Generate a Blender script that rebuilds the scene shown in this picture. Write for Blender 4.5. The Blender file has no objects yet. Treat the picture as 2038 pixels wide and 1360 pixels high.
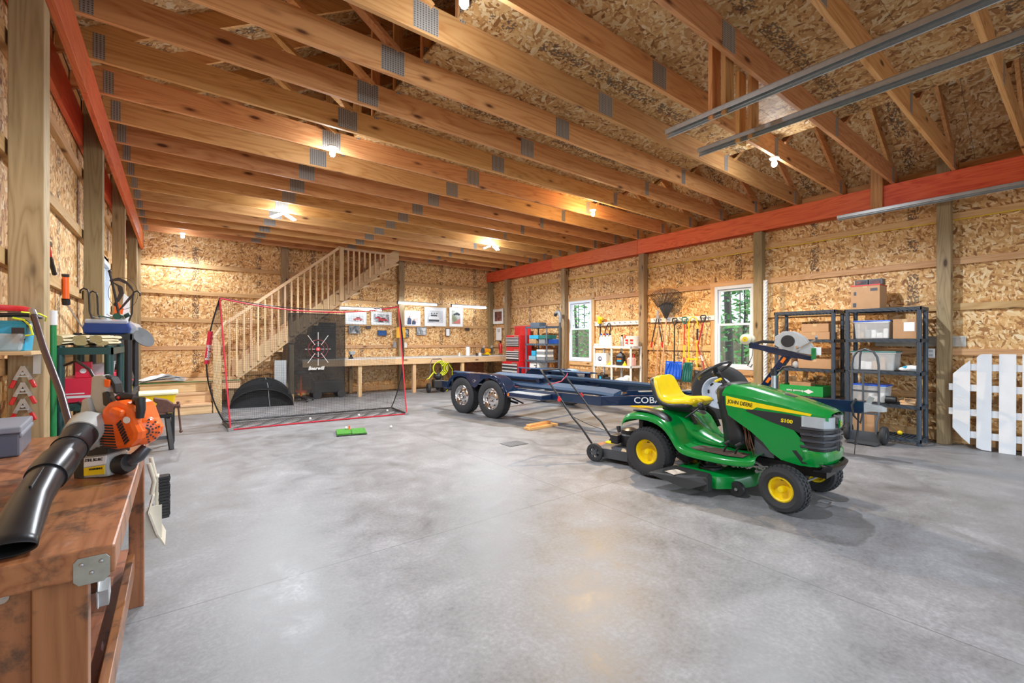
import bpy, bmesh, math, random
from mathutils import Vector, Matrix, Euler
PI = math.pi
R = math.radians
random.seed(7)
C = bpy.context.scene.collection
SC = bpy.context.scene

# ------------------------------------------------------------------ camera, world, exposure
cd = bpy.data.cameras.new('camera'); cam = bpy.data.objects.new('camera', cd); C.objects.link(cam)
cam.location = (0, 0, 1.37); cam.rotation_euler = (R(90), 0, R(-37.19))
cd.sensor_width = 36; cd.lens = 880.0/2038*36; cd.clip_start = 0.05
SC.camera = cam
SC.view_settings.view_transform = 'Standard'; SC.view_settings.look = 'None'
SC.view_settings.exposure = 0.72; SC.view_settings.gamma = 1; SC.view_settings.use_curve_mapping = False
w = bpy.data.worlds.new('overcast_sky'); SC.world = w; w.use_nodes = True
wb = w.node_tree.nodes['Background']
wb.inputs[0].default_value = (0.74, 0.87, 1.0, 1); wb.inputs[1].default_value = 2.05
LAMP = 22.5      # watt-like strength of each ceiling bulb

# ------------------------------------------------------------------ helpers
class MB:
    """collects simple shapes and links them as one mesh object"""
    def __init__(s): s.bm = bmesh.new()
    def _pts(s, vs, fs):
        vv = [s.bm.verts.new(v) for v in vs]
        for f in fs:
            try: s.bm.faces.new([vv[i] for i in f])
            except ValueError: pass
        return s
    def box(s, c, d, rot=None, top=None):
        hx, hy, hz = d[0]/2, d[1]/2, d[2]/2
        t = top or (1, 1)
        P = []
        for z, k in ((-hz, (1, 1)), (hz, t)):
            P += [Vector((-hx*k[0], -hy*k[1], z)), Vector((hx*k[0], -hy*k[1], z)), Vector((hx*k[0], hy*k[1], z)), Vector((-hx*k[0], hy*k[1], z))]
        M = Euler(rot).to_matrix() if rot else Matrix.Identity(3)
        P = [M @ p + Vector(c) for p in P]
        return s._pts(P, [(3, 2, 1, 0), (4, 5, 6, 7), (0, 1, 5, 4), (1, 2, 6, 5), (2, 3, 7, 6), (3, 0, 4, 7)])
    def bb(s, a, b):       # box from corner to corner
        return s.box([(a[i]+b[i])/2 for i in range(3)], [abs(b[i]-a[i]) for i in range(3)])
    def bar(s, a, b, wd, ht, up=(0, 0, 1)):   # rectangular bar from a to b
        a = Vector(a); b = Vector(b); d = (b-a).normalized(); u = Vector(up)
        sd = d.cross(u)
        if sd.length < 1e-4: sd = d.cross(Vector((1, 0, 0)))
        sd.normalize(); u = sd.cross(d)
        P = [p + sd*(i*wd/2) + u*(j*ht/2) for p in (a, b) for i, j in ((-1, -1), (1, -1), (1, 1), (-1, 1))]
        return s._pts(P, [(3, 2, 1, 0), (4, 5, 6, 7), (0, 1, 5, 4), (1, 2, 6, 5), (2, 3, 7, 6), (3, 0, 4, 7)])
    def cyl(s, a, b, r, r2=None, n=12):
        return s.tube([a, b], [r, r if r2 is None else r2], n)
    def tube(s, pts, r, n=8, closed=False, flat=1.0, upv=None):
        pts = [Vector(p) for p in pts]; m = len(pts)
        rr = r if isinstance(r, (list, tuple)) else [r]*m
        rings = []; prev = None
        for i, p in enumerate(pts):
            if closed: t = (pts[(i+1) % m]-pts[i-1])
            else: t = (pts[min(i+1, m-1)]-pts[max(i-1, 0)])
            t.normalize()
            if prev is None:
                u = Vector(upv) if upv else (Vector((0, 0, 1)) if abs(t.z) < .9 else Vector((1, 0, 0)))
            else: u = prev
            u = (u-t*u.dot(t))
            if u.length < 1e-5: u = t.orthogonal()
            u.normalize(); prev = u; v = t.cross(u)
            rings.append([s.bm.verts.new(p + (u*math.cos(2*PI*k/n) + v*math.sin(2*PI*k/n)*flat)*rr[i]) for k in range(n)])
        for i in range(m if closed else m-1):
            A = rings[i]; B = rings[(i+1) % m]
            for k in range(n): s.bm.faces.new((A[k], A[(k+1) % n], B[(k+1) % n], B[k]))
        if not closed:
            s.bm.faces.new(rings[0][::-1]); s.bm.faces.new(rings[-1])
        return s
    def loft(s, rings, cap=True, closed=False):
        V = [[s.bm.verts.new(p) for p in r] for r in rings]; n = len(V[0]); m = len(V)
        for i in range(m if closed else m-1):
            A, B = V[i], V[(i+1) % m]
            for k in range(n):
                try: s.bm.faces.new((A[k], A[(k+1) % n], B[(k+1) % n], B[k]))
                except ValueError: pass
        if cap and not closed:
            s.bm.faces.new(V[0][::-1]); s.bm.faces.new(V[-1])
        return s
    def sheet(s, rows):       # open grid of points
        V = [[s.bm.verts.new(p) for p in r] for r in rows]
        for i in range(len(V)-1):
            for k in range(len(V[0])-1): s.bm.faces.new((V[i][k], V[i][k+1], V[i+1][k+1], V[i+1][k]))
        return s
    def lathe(s, prof, c=(0, 0, 0), ax='Z', n=24, closed=False):   # prof: (radius, height)
        c = Vector(c); rings = []
        for r, h in prof:
            ring = []
            for k in range(n):
                a = 2*PI*k/n; x, y = r*math.cos(a), r*math.sin(a)
                p = {'Z': (x, y, h), 'Y': (x, h, y), 'X': (h, x, y)}[ax]
                ring.append(c+Vector(p))
            rings.append(ring)
        return s.loft(rings, cap=not closed, closed=closed)
    def prism(s, poly, o, u, v, wv):   # polygon in (u,v) at origin o, extruded by wv
        o, u, v, wv = Vector(o), Vector(u), Vector(v), Vector(wv)
        A = [s.bm.verts.new(o+u*p[0]+v*p[1]) for p in poly]; B = [s.bm.verts.new(o+u*p[0]+v*p[1]+wv) for p in poly]
        n = len(A)
        s.bm.faces.new(A[::-1]); s.bm.faces.new(B)
        for k in range(n): s.bm.faces.new((A[k], A[(k+1) % n], B[(k+1) % n], B[k]))
        return s
    def ball(s, c, r, n=12, m=8):
        r = (r, r, r) if isinstance(r, (int, float)) else r
        rings = []
        for i in range(m+1):
            t = PI*i/m; q = max(math.sin(t), .001)
            rings.append([(c[0]+r[0]*q*math.cos(2*PI*k/n), c[1]+r[1]*q*math.sin(2*PI*k/n), c[2]-r[2]*math.cos(t)) for k in range(n)])
        return s.loft(rings)
    def build(s, name, mat, parent=None, loc=None, rot=None, smooth=None, bevel=0, sub=0, solid=0):
        bmesh.ops.recalc_face_normals(s.bm, faces=s.bm.faces[:])
        me = bpy.data.meshes.new(name)
        s.bm.to_mesh(me); s.bm.free()
        o = bpy.data.objects.new(name, me); C.objects.link(o)
        me.materials.append(mat)
        if parent is not None: o.parent = parent
        if loc: o.location = loc
        if rot: o.rotation_euler = rot
        if solid:
            m = o.modifiers.new('thickness', 'SOLIDIFY'); m.thickness = solid; m.offset = 0
        if bevel:
            m = o.modifiers.new('bevel', 'BEVEL'); m.width = bevel; m.segments = 2; m.limit_method = 'ANGLE'; m.angle_limit = R(40)
        if sub:
            m = o.modifiers.new('subdivision', 'SUBSURF'); m.levels = sub; m.render_levels = sub
        if smooth is not None or sub:
            try: me.shade_smooth()
            except Exception: pass
            if smooth and not sub:
                try: me.set_sharp_from_angle(angle=R(smooth if smooth > 1 else 40))
                except Exception: pass
        return o

def tag(o, label=None, cat=None, group=None, kind=None):
    if label: o['label'] = label
    if cat: o['category'] = cat
    if group: o['group'] = group
    if kind: o['kind'] = kind
    return o
def thing(name, label, cat, loc=(0, 0, 0), rz=0, group=None, rot=None):
    o = bpy.data.objects.new(name, None); C.objects.link(o); o.empty_display_size = .1
    o.location = loc; o.rotation_euler = rot or (0, 0, rz)
    return tag(o, label, cat, group)
def struct(name, loc=(0, 0, 0)):
    o = bpy.data.objects.new(name, None); C.objects.link(o); o.location = loc; o['kind'] = 'structure'; return o
def dup(o, parent=None, **kw):     # a thing, its parts and their sub-parts
    kids = [k for k in DUPKIDS.get(o.name, [])] or list(o.children)
    c = o.copy(); C.objects.link(c); c.parent = parent
    for k in kids: dup(k, c)
    for a, b in kw.items(): c[a] = b
    return c
DUPKIDS = {}
def text(name, s, size, o, u, v, mat, parent, ext=.0006, bold=0, align='LEFT', squash=1.0, shear=0):
    """flat lettering: o origin, u reading direction, v up direction"""
    cu = bpy.data.curves.new(name, 'FONT'); cu.body = s; cu.size = size; cu.extrude = ext; cu.offset = bold; cu.align_x = align; cu.shear = shear
    cu.resolution_u = 3
    t = bpy.data.objects.new('tmp', cu); C.objects.link(t)
    dg = bpy.context.evaluated_depsgraph_get(); dg.update()
    me = bpy.data.meshes.new_from_object(t.evaluated_get(dg)); bpy.data.objects.remove(t)
    u = Vector(u).normalized(); v = Vector(v); v = (v-u*v.dot(u)).normalized(); n = u.cross(v)
    M = Matrix(((u.x*squash, v.x, n.x, o[0]), (u.y*squash, v.y, n.y, o[1]), (u.z*squash, v.z, n.z, o[2]), (0, 0, 0, 1)))
    me.transform(M); me.materials.clear(); me.materials.append(mat); me.name = name
    ob = bpy.data.objects.new(name, me); C.objects.link(ob); ob.parent = parent
    return ob
def rbox(name, a, b, mat, parent=None, bevel=.004):
    return MB().bb(a, b).build(name, mat, parent, bevel=bevel)

# ------------------------------------------------------------------ materials
class NT:
    def __init__(s, name):
        s.m = bpy.data.materials.new(name); s.m.use_nodes = True; s.t = s.m.node_tree; s.b = s.t.nodes['Principled BSDF']
    def n(s, typ, ins=None, **props):
        nd = s.t.nodes.new(typ)
        for k, v in props.items(): setattr(nd, k, v)
        for k, v in (ins or {}).items():
            if isinstance(v, bpy.types.NodeSocket): s.t.links.new(v, nd.inputs[k])
            else: nd.inputs[k].default_value = v
        return nd
    def math(s, op, a, b=0.0, c=0.0):
        nd = s.n('ShaderNodeMath', {0: a, 1: b, 2: c}, operation=op); return nd.outputs[0]
    def mix(s, f, a, b, mode='MIX'):
        nd = s.n('ShaderNodeMix', data_type='RGBA', blend_type=mode)
        for k, v in ((0, f), (6, a), (7, b)):
            if isinstance(v, bpy.types.NodeSocket): s.t.links.new(v, nd.inputs[k])
            else: nd.inputs[k].default_value = v if k == 0 else (*v[:3], 1)
        return nd.outputs[2]
    def ramp(s, f, stops, interp='LINEAR'):
        nd = s.n('ShaderNodeValToRGB', {0: f}); cr = nd.color_ramp; cr.interpolation = interp
        while len(cr.elements) > 1: cr.elements.remove(cr.elements[-1])
        for i, (p, c) in enumerate(stops):
            e = cr.elements[0] if i == 0 else cr.elements.new(p)
            e.position = p; e.color = (*c[:3], 1)
        return nd.outputs[0]
    def coords(s, scale=(1, 1, 1), rnd=True, kind='Object', rot=(0, 0, 0)):
        tc = s.n('ShaderNodeTexCoord').outputs[kind]
        mp = s.n('ShaderNodeMapping', {0: tc, 3: scale, 2: rot})
        if rnd:
            r = s.n('ShaderNodeObjectInfo').outputs['Random']
            off = s.n('ShaderNodeCombineXYZ', {0: s.math('MULTIPLY', r, 37.0), 1: s.math('MULTIPLY', r, 91.0), 2: s.math('MULTIPLY', r, 53.0)}).outputs[0]
            return s.n('ShaderNodeVectorMath', {0: mp.outputs[0], 1: off}, operation='ADD').outputs[0]
        return mp.outputs[0]
    def noise(s, v, scale, detail=3, rough=.5, dist=0, out=0):
        return s.n('ShaderNodeTexNoise', {'Vector': v, 'Scale': scale, 'Detail': detail, 'Roughness': rough, 'Distortion': dist}).outputs[out]
    def out(s, color=None, rough=None, metal=None, bump=None, bd=.01, bs=.5, **kw):
        for k, v in (('Base Color', color), ('Roughness', rough), ('Metallic', metal)):
            if v is None: continue
            if isinstance(v, bpy.types.NodeSocket): s.t.links.new(v, s.b.inputs[k])
            else: s.b.inputs[k].default_value = (*v[:3], 1) if k == 'Base Color' else v
        if bump is not None:
            b = s.n('ShaderNodeBump', {'Height': bump, 'Distance': bd, 'Strength': bs}); s.t.links.new(b.outputs[0], s.b.inputs['Normal'])
        for k, v in kw.items(): s.b.inputs[k.replace('_', ' ')].default_value = v
        return s.m
_mc = {}
def mat(name, col, rough=.5, metal=0, var=.06, scale=20, coat=0, bump=0, spec=.5, alpha=1, trans=0):
    """plain painted, plastic or metal surface with a slight procedural unevenness"""
    if name in _mc: return _mc[name]
    T = NT(name); v = T.coords()
    nz = T.noise(v, scale, 4, .6)
    c = T.mix(nz, [x*(1-var*1.6) for x in col], [min(1, x*(1+var*1.6)) for x in col])
    rg = T.math('ADD', T.math('MULTIPLY', nz, .16), max(.02, rough-.08))
    m = T.out(c, rg, metal, bump=(nz if bump else None), bd=bump or .01, bs=.6)
    T.b.inputs['Coat Weight'].default_value = coat; T.b.inputs['Specular IOR Level'].default_value = spec
    if alpha < 1: T.b.inputs['Alpha'].default_value = alpha
    if trans: T.b.inputs['Transmission Weight'].default_value = trans
    _mc[name] = m; return m
def wood(name, c1, c2, ax, rough=.6, ring=9, knots=True, cross=7, var=.18, dirt=0, coat=0):
    """boards: grain stretched along axis ax"""
    T = NT(name); sc = [cross]*3; sc['XYZ'.index(ax)] = .55
    v = T.coords(sc)
    base = T.noise(v, 1.0, 2, .45, .6)
    rings = T.math('PINGPONG', T.math('MULTIPLY', base, ring), .5)
    fine = T.noise(T.coords([q*9 for q in sc]), 1.0, 3, .6)
    f = T.math('ADD', T.math('MULTIPLY', rings, 1.1), T.math('MULTIPLY', T.math('SUBTRACT', fine, .5), .55))
    col = T.ramp(f, [(.05, c1), (.4, [(a*.6+b*.4) for a, b in zip(c1, c2)]), (.62, c2)])
    big = T.noise(T.coords([q*.12+.25 for q in sc]), 1.0, 2, .5)
    col = T.mix(T.math('MULTIPLY', big, .5), col, [a*.72 for a in c2])
    if knots:
        ks = [5.5]*3; ks['XYZ'.index(ax)] = 1.9
        vo = T.n('ShaderNodeTexVoronoi', {'Vector': T.coords(ks), 'Scale': 1.0, 'Randomness': 1.0}).outputs['Distance']
        kf = T.ramp(vo, [(.07, (1, 1, 1)), (.13, (.25,)*3), (.2, (0, 0, 0))])
        col = T.mix(kf, col, [c2[0]*.22, c2[1]*.16, c2[2]*.14])
    r = T.n('ShaderNodeObjectInfo').outputs['Random']
    col = T.n('ShaderNodeHueSaturation', {'Color': col, 'Hue': T.math('ADD', T.math('MULTIPLY', r, .02), .49), 'Saturation': 1.0, 'Value': T.math('ADD', T.math('MULTIPLY', T.math('FRACT', T.math('MULTIPLY', r, 7.3)), 2*var), 1-var)}).outputs[0]
    if dirt:
        dn = T.noise(T.coords((3, 3, 3)), 2.5, 6, .7)
        dk = T.ramp(dn, [(.5, (0, 0, 0)), (.62, (dirt,)*3)])
        col = T.mix(dk, col, (.05, .035, .025))
    m = T.out(col, rough, 0, bump=fine, bd=.002, bs=.35)
    T.b.inputs['Coat Weight'].default_value = coat
    return m
def osb(name, uv, dark=1.0, seam=True):
    """oriented strand board: overlapping flakes at several angles, with illegible mill stamping in bands"""
    T = NT(name); tc = T.n('ShaderNodeTexCoord').outputs['Object']
    sp = T.n('ShaderNodeSeparateXYZ', {0: tc}).outputs; U = sp['XYZ'.index(uv[0])]; V = sp['XYZ'.index(uv[1])]
    base = T.n('ShaderNodeCombineXYZ', {0: U, 1: V, 2: 0.0}).outputs[0]
    wob = T.n('ShaderNodeTexNoise', {'Vector': base, 'Scale': 9.0, 'Detail': 1.0}).outputs['Color']
    base = T.n('ShaderNodeVectorMath', {0: base, 1: T.n('ShaderNodeVectorMath', {0: wob, 1: (.035, .035, 0)}, operation='MULTIPLY').outputs[0]}, operation='ADD').outputs[0]
    val = hgt = None
    for i, (ang, sx, sy) in enumerate(((12, 14, 46), (68, 13, 40), (-52, 15, 46), (100, 19, 54), (-18, 11, 34))):
        mp = T.n('ShaderNodeMapping', {0: base, 1: (i*3.7, i*5.1, 0), 2: (0, 0, R(ang)), 3: (1, 1, 1)}).outputs[0]
        mp = T.n('ShaderNodeMapping', {0: mp, 3: (sx, sy, 1)}).outputs[0]
        vo = T.n('ShaderNodeTexVoronoi', {'Vector': mp, 'Scale': 1.0, 'Randomness': .9}, voronoi_dimensions='2D')
        cc = T.n('ShaderNodeSeparateColor', {0: vo.outputs['Color']}).outputs
        if val is None: val, hgt = cc[0], cc[1]
        else:
            g = T.math('GREATER_THAN', cc[1], hgt)
            val = T.n('ShaderNodeMix', {0: g, 2: val, 3: cc[0]}).outputs[0]; hgt = T.math('MAXIMUM', cc[1], hgt)
    fib = T.noise(base, 160, 2)
    f = T.math('ADD', T.math('MULTIPLY', val, .82), T.math('MULTIPLY', fib, .22))
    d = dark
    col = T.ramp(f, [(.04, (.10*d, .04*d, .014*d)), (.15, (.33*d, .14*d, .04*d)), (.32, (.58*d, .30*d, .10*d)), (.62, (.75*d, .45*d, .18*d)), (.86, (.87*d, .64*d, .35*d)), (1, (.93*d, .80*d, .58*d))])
    # stamping: a narrow band every 1.22 m, broken into small dark blocks
    fr = T.math('FRACT', T.math('DIVIDE', T.math('ADD', U, 100.31), 1.22))
    band = T.math('LESS_THAN', T.math('ABSOLUTE', T.math('SUBTRACT', fr, .5)), .05)
    q = T.n('ShaderNodeCombineXYZ', {0: T.math('FLOOR', T.math('MULTIPLY', U, 75)), 1: T.math('FLOOR', T.math('MULTIPLY', V, 55)), 2: 0.0}).outputs[0]
    wn = T.n('ShaderNodeTexWhiteNoise', {'Vector': q}).outputs[0]
    seg = T.noise(T.n('ShaderNodeCombineXYZ', {0: 0.0, 1: V, 2: T.math('FLOOR', T.math('DIVIDE', U, 1.22))}).outputs[0], 3.2, 1)
    st = T.math('MULTIPLY', T.math('MULTIPLY', band, T.math('GREATER_THAN', wn, .5)), T.math('GREATER_THAN', seg, .44))
    col = T.mix(T.math('MULTIPLY', st, .74), col, (.05, .035, .03))
    return T.out(col, .62, 0, bump=T.math('ADD', hgt, T.math('MULTIPLY', fib, .3)), bd=.003, bs=.5)

M = {}
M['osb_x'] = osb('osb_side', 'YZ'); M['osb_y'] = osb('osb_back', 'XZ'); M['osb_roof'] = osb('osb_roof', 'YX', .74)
SY1, SY2 = (.80, .43, .17), (.56, .235, .07)      # southern yellow pine framing
for a in 'XYZ':
    M['pine'+a] = wood('pine_along_'+a, SY1, SY2, a)
    M['lumber'+a] = wood('pale_lumber_along_'+a, (.74, .52, .30), (.60, .37, .17), a)
    M['girt'+a] = wood('girt_lumber_along_'+a, (.72, .45, .22), (.54, .28, .105), a)
    M['treated'+a] = wood('treated_lumber_along_'+a, (.43, .315, .17), (.27, .185, .085), a, ring=11)
    M['red'+a] = wood('red_stained_lvl_along_'+a, (.86, .19, .055), (.62, .085, .025), a, rough=.5, ring=12, knots=False)
    M['bench'+a] = wood('brown_bench_wood_along_'+a, (.42, .165, .07), (.26, .085, .032), a, rough=.42, dirt=.75, ring=8, coat=.15, var=.06)
# concrete
T = NT('polished_concrete'); v = T.coords(rnd=False)
n1 = T.noise(v, .55, 6, .62); n2 = T.noise(v, 2.8, 9, .70, .5); n3 = T.noise(v, 45, 4, .6)
f = T.math('ADD', T.math('MULTIPLY', n1, .30), T.math('ADD', T.math('MULTIPLY', n2, .46), T.math('MULTIPLY', n3, .26)))
col = T.ramp(f, [(.37, (.105, .105, .11)), (.46, (.175, .177, .184)), (.54, (.235, .238, .25)), (.66, (.36, .365, .38))])
spk = T.noise(v, 9, 2, .5); col = T.mix(T.ramp(spk, [(.76, (0, 0, 0)), (.80, (.35,)*3)]), col, (.16, .15, .15))
warm = T.noise(v, .25, 2); col = T.mix(T.math('MULTIPLY', warm, .15), col, (.36, .32, .29))
sp = T.n('ShaderNodeSeparateXYZ', {0: v}).outputs
jl = None
for ax, period, off in ((0, 4.4, 1.05), (1, 4.2, 2.93)):
    fr = T.math('FRACT', T.math('DIVIDE', T.math('ADD', sp[ax], 40-off), period))
    # distance to the joint in metres
    dd = T.math('MULTIPLY', T.math('ABSOLUTE', T.math('SUBTRACT', fr, .5)), period)
    l = T.math('LESS_THAN', dd, .0035); jl = l if jl is None else T.math('MAXIMUM', jl, l)
col = T.mix(T.math('MULTIPLY', jl, .6), col, (.08, .08, .08))
rg = T.ramp(T.math('ADD', T.math('MULTIPLY', n2, .7), T.math('MULTIPLY', n3, .3)), [(.35, (.36,)*3), (.65, (.62,)*3)])
M['concrete'] = T.out(col, rg, 0, bump=T.math('SUBTRACT', n3, jl), bd=.0015, bs=.4)
# metal and plastics
M['galv'] = mat('galvanised_steel', (.56, .60, .62), .38, .75, .1, 30)
T = NT('pressed_tooth_plate'); v = T.coords((1, 1, 1), rnd=False)
sp = T.n('ShaderNodeSeparateXYZ', {0: v}).outputs
k1 = T.math('LESS_THAN', T.math('FRACT', T.math('MULTIPLY', sp[0], 45)), .5)
k2 = T.math('LESS_THAN', T.math('FRACT', T.math('MULTIPLY', sp[2], 60)), .62)
kk = T.math('MULTIPLY', k1, k2)
M['plate'] = T.out(T.mix(kk, (.44, .41, .37), (.17, .15, .13)), .45, .35, bump=kk, bd=-.002, bs=.8)
M['black'] = mat('black_plastic', (.022, .022, .024), .42); M['blackm'] = mat('black_painted_steel', (.02, .02, .022), .32, .2)
M['dkgrey'] = mat('dark_grey_plastic', (.075, .08, .09), .45); M['grey'] = mat('mid_grey_plastic', (.25, .26, .27), .45)
M['white'] = mat('white_plastic', (.78, .78, .77), .4); M['whitep'] = mat('white_painted_wood', (.74, .75, .77), .55, var=.05, scale=8)
M['chrome'] = mat('chrome_steel', (.75, .75, .76), .16, 1.0, .05); M['steel'] = mat('brushed_steel', (.5, .51, .52), .34, .9)
M['rust'] = mat('rusty_iron', (.13, .065, .05), .62, .4, .3, 25, bump=.003)
M['rubber'] = mat('tyre_rubber', (.028, .028, .03), .72, var=.15); M['navy'] = mat('navy_gloss_paint', (.012, .032, .085), .18, .3, .06, coat=.7)
M['red'] = mat('red_gloss_paint', (.62, .018, .022), .3, coat=.3); M['redp'] = mat('red_plastic', (.72, .03, .04), .4)
M['orange'] = mat('orange_plastic', (.9, .13, .012), .3, coat=.3); M['orr'] = mat('orange_reflector', (1, .22, .02), .25)
M['yellow'] = mat('yellow_plastic', (.87, .62, .01), .38); M['dgreen'] = mat('tractor_green_paint', (.0, .235, .035), .24, coat=.5, var=.05)
M['dyellow'] = mat('tractor_yellow', (.86, .62, .005), .35, var=.08)
M['card'] = mat('brown_cardboard', (.46, .265, .135), .75, var=.08, scale=12); M['paper'] = mat('white_paper', (.86, .87, .88), .7)
M['blue'] = mat('blue_plastic', (.012, .10, .62), .35); M['cyan'] = mat('light_blue_plastic', (.03, .38, .62), .35)
M['clear'] = mat('clear_plastic', (.84, .88, .90), .2, alpha=.42); M['green'] = mat('green_paint', (.01, .22, .06), .35)
M['teal'] = mat('teal_plastic', (.015, .16, .14), .35); M['yellowline'] = mat('yellow_hose', (.75, .85, .02), .4)
def emit(name, col, st):
    m = bpy.data.materials.new(name); m.use_nodes = True; t = m.node_tree; t.nodes.remove(t.nodes['Principled BSDF'])
    e = t.nodes.new('ShaderNodeEmission'); e.inputs[0].default_value = (*col, 1); e.inputs[1].default_value = st
    t.links.new(e.outputs[0], t.nodes['Material Output'].inputs[0]); return m
T = NT('window_glass'); T.t.nodes.remove(T.b)
gl = T.n('ShaderNodeBsdfGlossy', {'Roughness': .02}); tr = T.n('ShaderNodeBsdfTransparent', {0: (.94, .97, .97, 1)}); fz = T.n('ShaderNodeMath', {0: T.n('ShaderNodeLayerWeight').outputs['Facing'], 1: 4.0}, operation='POWER')
mx = T.n('ShaderNodeMixShader', {0: fz.outputs[0], 1: tr.outputs[0], 2: gl.outputs[0]}); T.t.links.new(mx.outputs[0], T.t.nodes['Material Output'].inputs[0])
M['glass'] = T.m
# ------------------------------------------------------------------ the shell
XR, XL, YB, YF = 8.15, -.592, 12.08, -1.5      # room-side post faces, back sheathing, front wall
SR, SL = XR+.18, XL-.19                         # sheathing of the side walls
fl = rbox('floor', (SL-.1, YF, -.12), (SR+.1, YB+.1, 0), M['concrete'], bevel=0); fl['kind'] = 'structure'
gm = mat('leaf_litter_ground', (.20, .16, .10), .9, var=.5, scale=3, bump=.03)
gr = rbox('ground', (-40, -40, -.4), (60, 60, -.12), gm, bevel=0); gr['kind'] = 'structure'
dr = rbox('floor_apron', (SL-.5, YF-9, -.14), (SR+.5, YF-.005, -.02), M['concrete'], bevel=0); dr['kind'] = 'structure'
girt_z = (.02, .58, 1.185, 1.79, 2.397, 3.0)
def osb_strip(par, axis, at, lo, hi, z0, z1, holes=()):
    """sheathing as separate 1.22 m sheets with a small gap; holes = (lo, hi, z0, z1)"""
    a = math.floor(lo/1.22)*1.22
    while a < hi:
        p, q = max(a, lo), min(a+1.22, hi); a += 1.22
        if q-p < .05: continue
        for (u0, u1, s0, s1) in cut((p+.0015, q-.0015, z0, z1), holes):
            b = MB()
            if axis == 'X': b.bb((at, u0, s0), (at+.011, u1, s1)); m = M['osb_x']
            else: b.bb((u0, at, s0), (u1, at+.011, s1)); m = M['osb_y']
            b.build('osb_panel', m, par)
def cut(r, holes):
    out = [r]
    for h in holes:
        nx = []
        for (a, b, c, d) in out:
            if h[1] <= a or h[0] >= b or h[3] <= c or h[2] >= d: nx.append((a, b, c, d)); continue
            l, rr = max(a, h[0]), min(b, h[1])
            if h[0] > a: nx.append((a, h[0], c, d))
            if h[1] < b: nx.append((h[1], b, c, d))
            if h[2] > c: nx.append((l, rr, c, h[2]))
            if h[3] < d: nx.append((l, rr, h[3], d))
        out = nx
    return out
W1 = (7.62, 8.42, .86, 2.42); W2 = (3.70, 4.44, .85, 2.42); W3 = (7.1, 8.1, .86, 2.42)   # windows: y0, y1, z0, z1
right = struct('wall_right'); left = struct('wall_left'); back = struct('wall_back'); front = struct('wall_front')
osb_strip(right, 'X', SR, YF, YB+.03, 0, 4.1, (W1, W2)); osb_strip(left, 'X', SL-.011, YF, YB+.03, 0, 4.1, (W3,))
osb_strip(back, 'Y', YB, SL, SR, 0, 6.6)
pr_y = (-1.2, 1.15, 3.52, 5.97, 8.45, 11.0); pl_y = (-1.3, 1.15, 3.57, 6.03, 8.45, 10.85, 11.9)
for y in pr_y: rbox('post', (XR, y, 0), (XR+.14, y+.14, 3.9 if y < 3 else 3.302), M['treatedZ'], right)
rbox('post', (XR, 11.94, 0), (XR+.14, YB-.002, 3.302), M['treatedZ'], right)
for y in pl_y: rbox('post', (XL-.14, y, 0), (XL, y+.14, 3.9), M['treatedZ'], left)
for x in (2.03, 5.03): rbox('post', (x, 11.92, 0), (x+.16, 12.035, 3.9), M['treatedZ'], back)
for z in girt_z:
    for par, x0, x1, holes in ((right, XR+.141, XR+.179, (W1, W2)), (left, SL, SL+.039, (W3,))):
        for (u0, u1, s0, s1) in cut((YF, YB, z, z+(.14 if z < .1 else .089)), holes):
            if s1-s0 > .03: rbox('girt', (x0, u0, s0), (x1, u1, s1), M['girtY'], par, .002)
    rbox('girt', (SL+.04, YB-.04, z), (XR+.14, YB-.002, z+(.14 if z < .1 else .089)), M['girtX'], back, .002)
for (w, par, x0, x1) in ((W1, right, XR+.139, XR+.179), (W2, right, XR+.139, XR+.179), (W3, left, SL, SL+.039)):
    for y in (w[0]-.085, w[1]+.005):
        rbox('stud', (x0-.002, y, .16), (x1, y+.08, 2.6), M['girtZ'], par, .002)
    rbox('header', (x0-.003, w[0]-.1, w[3]+.003), (x1, w[1]+.1, w[3]+.09), M['girtY'], par, .002)
    rbox('sill_board', (x0-.003, w[0]-.1, w[2]-.1), (x1, w[1]+.1, w[2]-.003), M['girtY'], par, .002)
# red beams, built in lengths with visible butt joints
for par, x0, x1, seams in ((right, XR-.042, XR, (YF, 1.9, 6.1, 8.9, YB-.01)), (right, XR+.142, XR+.176, (YF, 4.0, YB-.01)),
                           (left, XL, XL+.042, (YF, 4.75, 9.2, YB-.01)), (left, XL-.182, XL-.142, (YF, 5.0, YB-.01))):
    for a, b in zip(seams, seams[1:]): rbox('beam', (x0, a+.002, 3.302), (x1, b-.002, 3.612), M['redY'], par, .003)
for par, x in ((right, SR+.02), (left, SL-.03)):  # unseen outer sheets, added to block daylight leaking through the panel gaps
    for r_ in cut((YF, YB+.05, -.1, 4.2), (W1, W2) if par is right else (W3,)): rbox('siding_light_seal', (x, r_[0], r_[2]), (x+.01, r_[1], r_[3]), M['galv'], par, 0)
rbox('siding_light_seal', (SL-.03, YB+.02, -.1), (SR+.03, YB+.03, 7), M['galv'], back, 0)
rbox('siding_light_seal', (SL-.03, YF-.03, 3.1), (SR+.03, YF-.02, 7), M['galv'], front, 0)
# front wall with two open overhead doors behind the camera, gables
fb = MB()
for r_ in cut((SL, SR, 0, 6.6), ((-.15, 3.50, 0, 3.05), (4.15, 8.0, 0, 3.05))):
    fb.bb((r_[0], YF-.012, r_[2]), (r_[1], YF, r_[3]))
fb.build('osb_panel', M['osb_y'], front)

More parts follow.
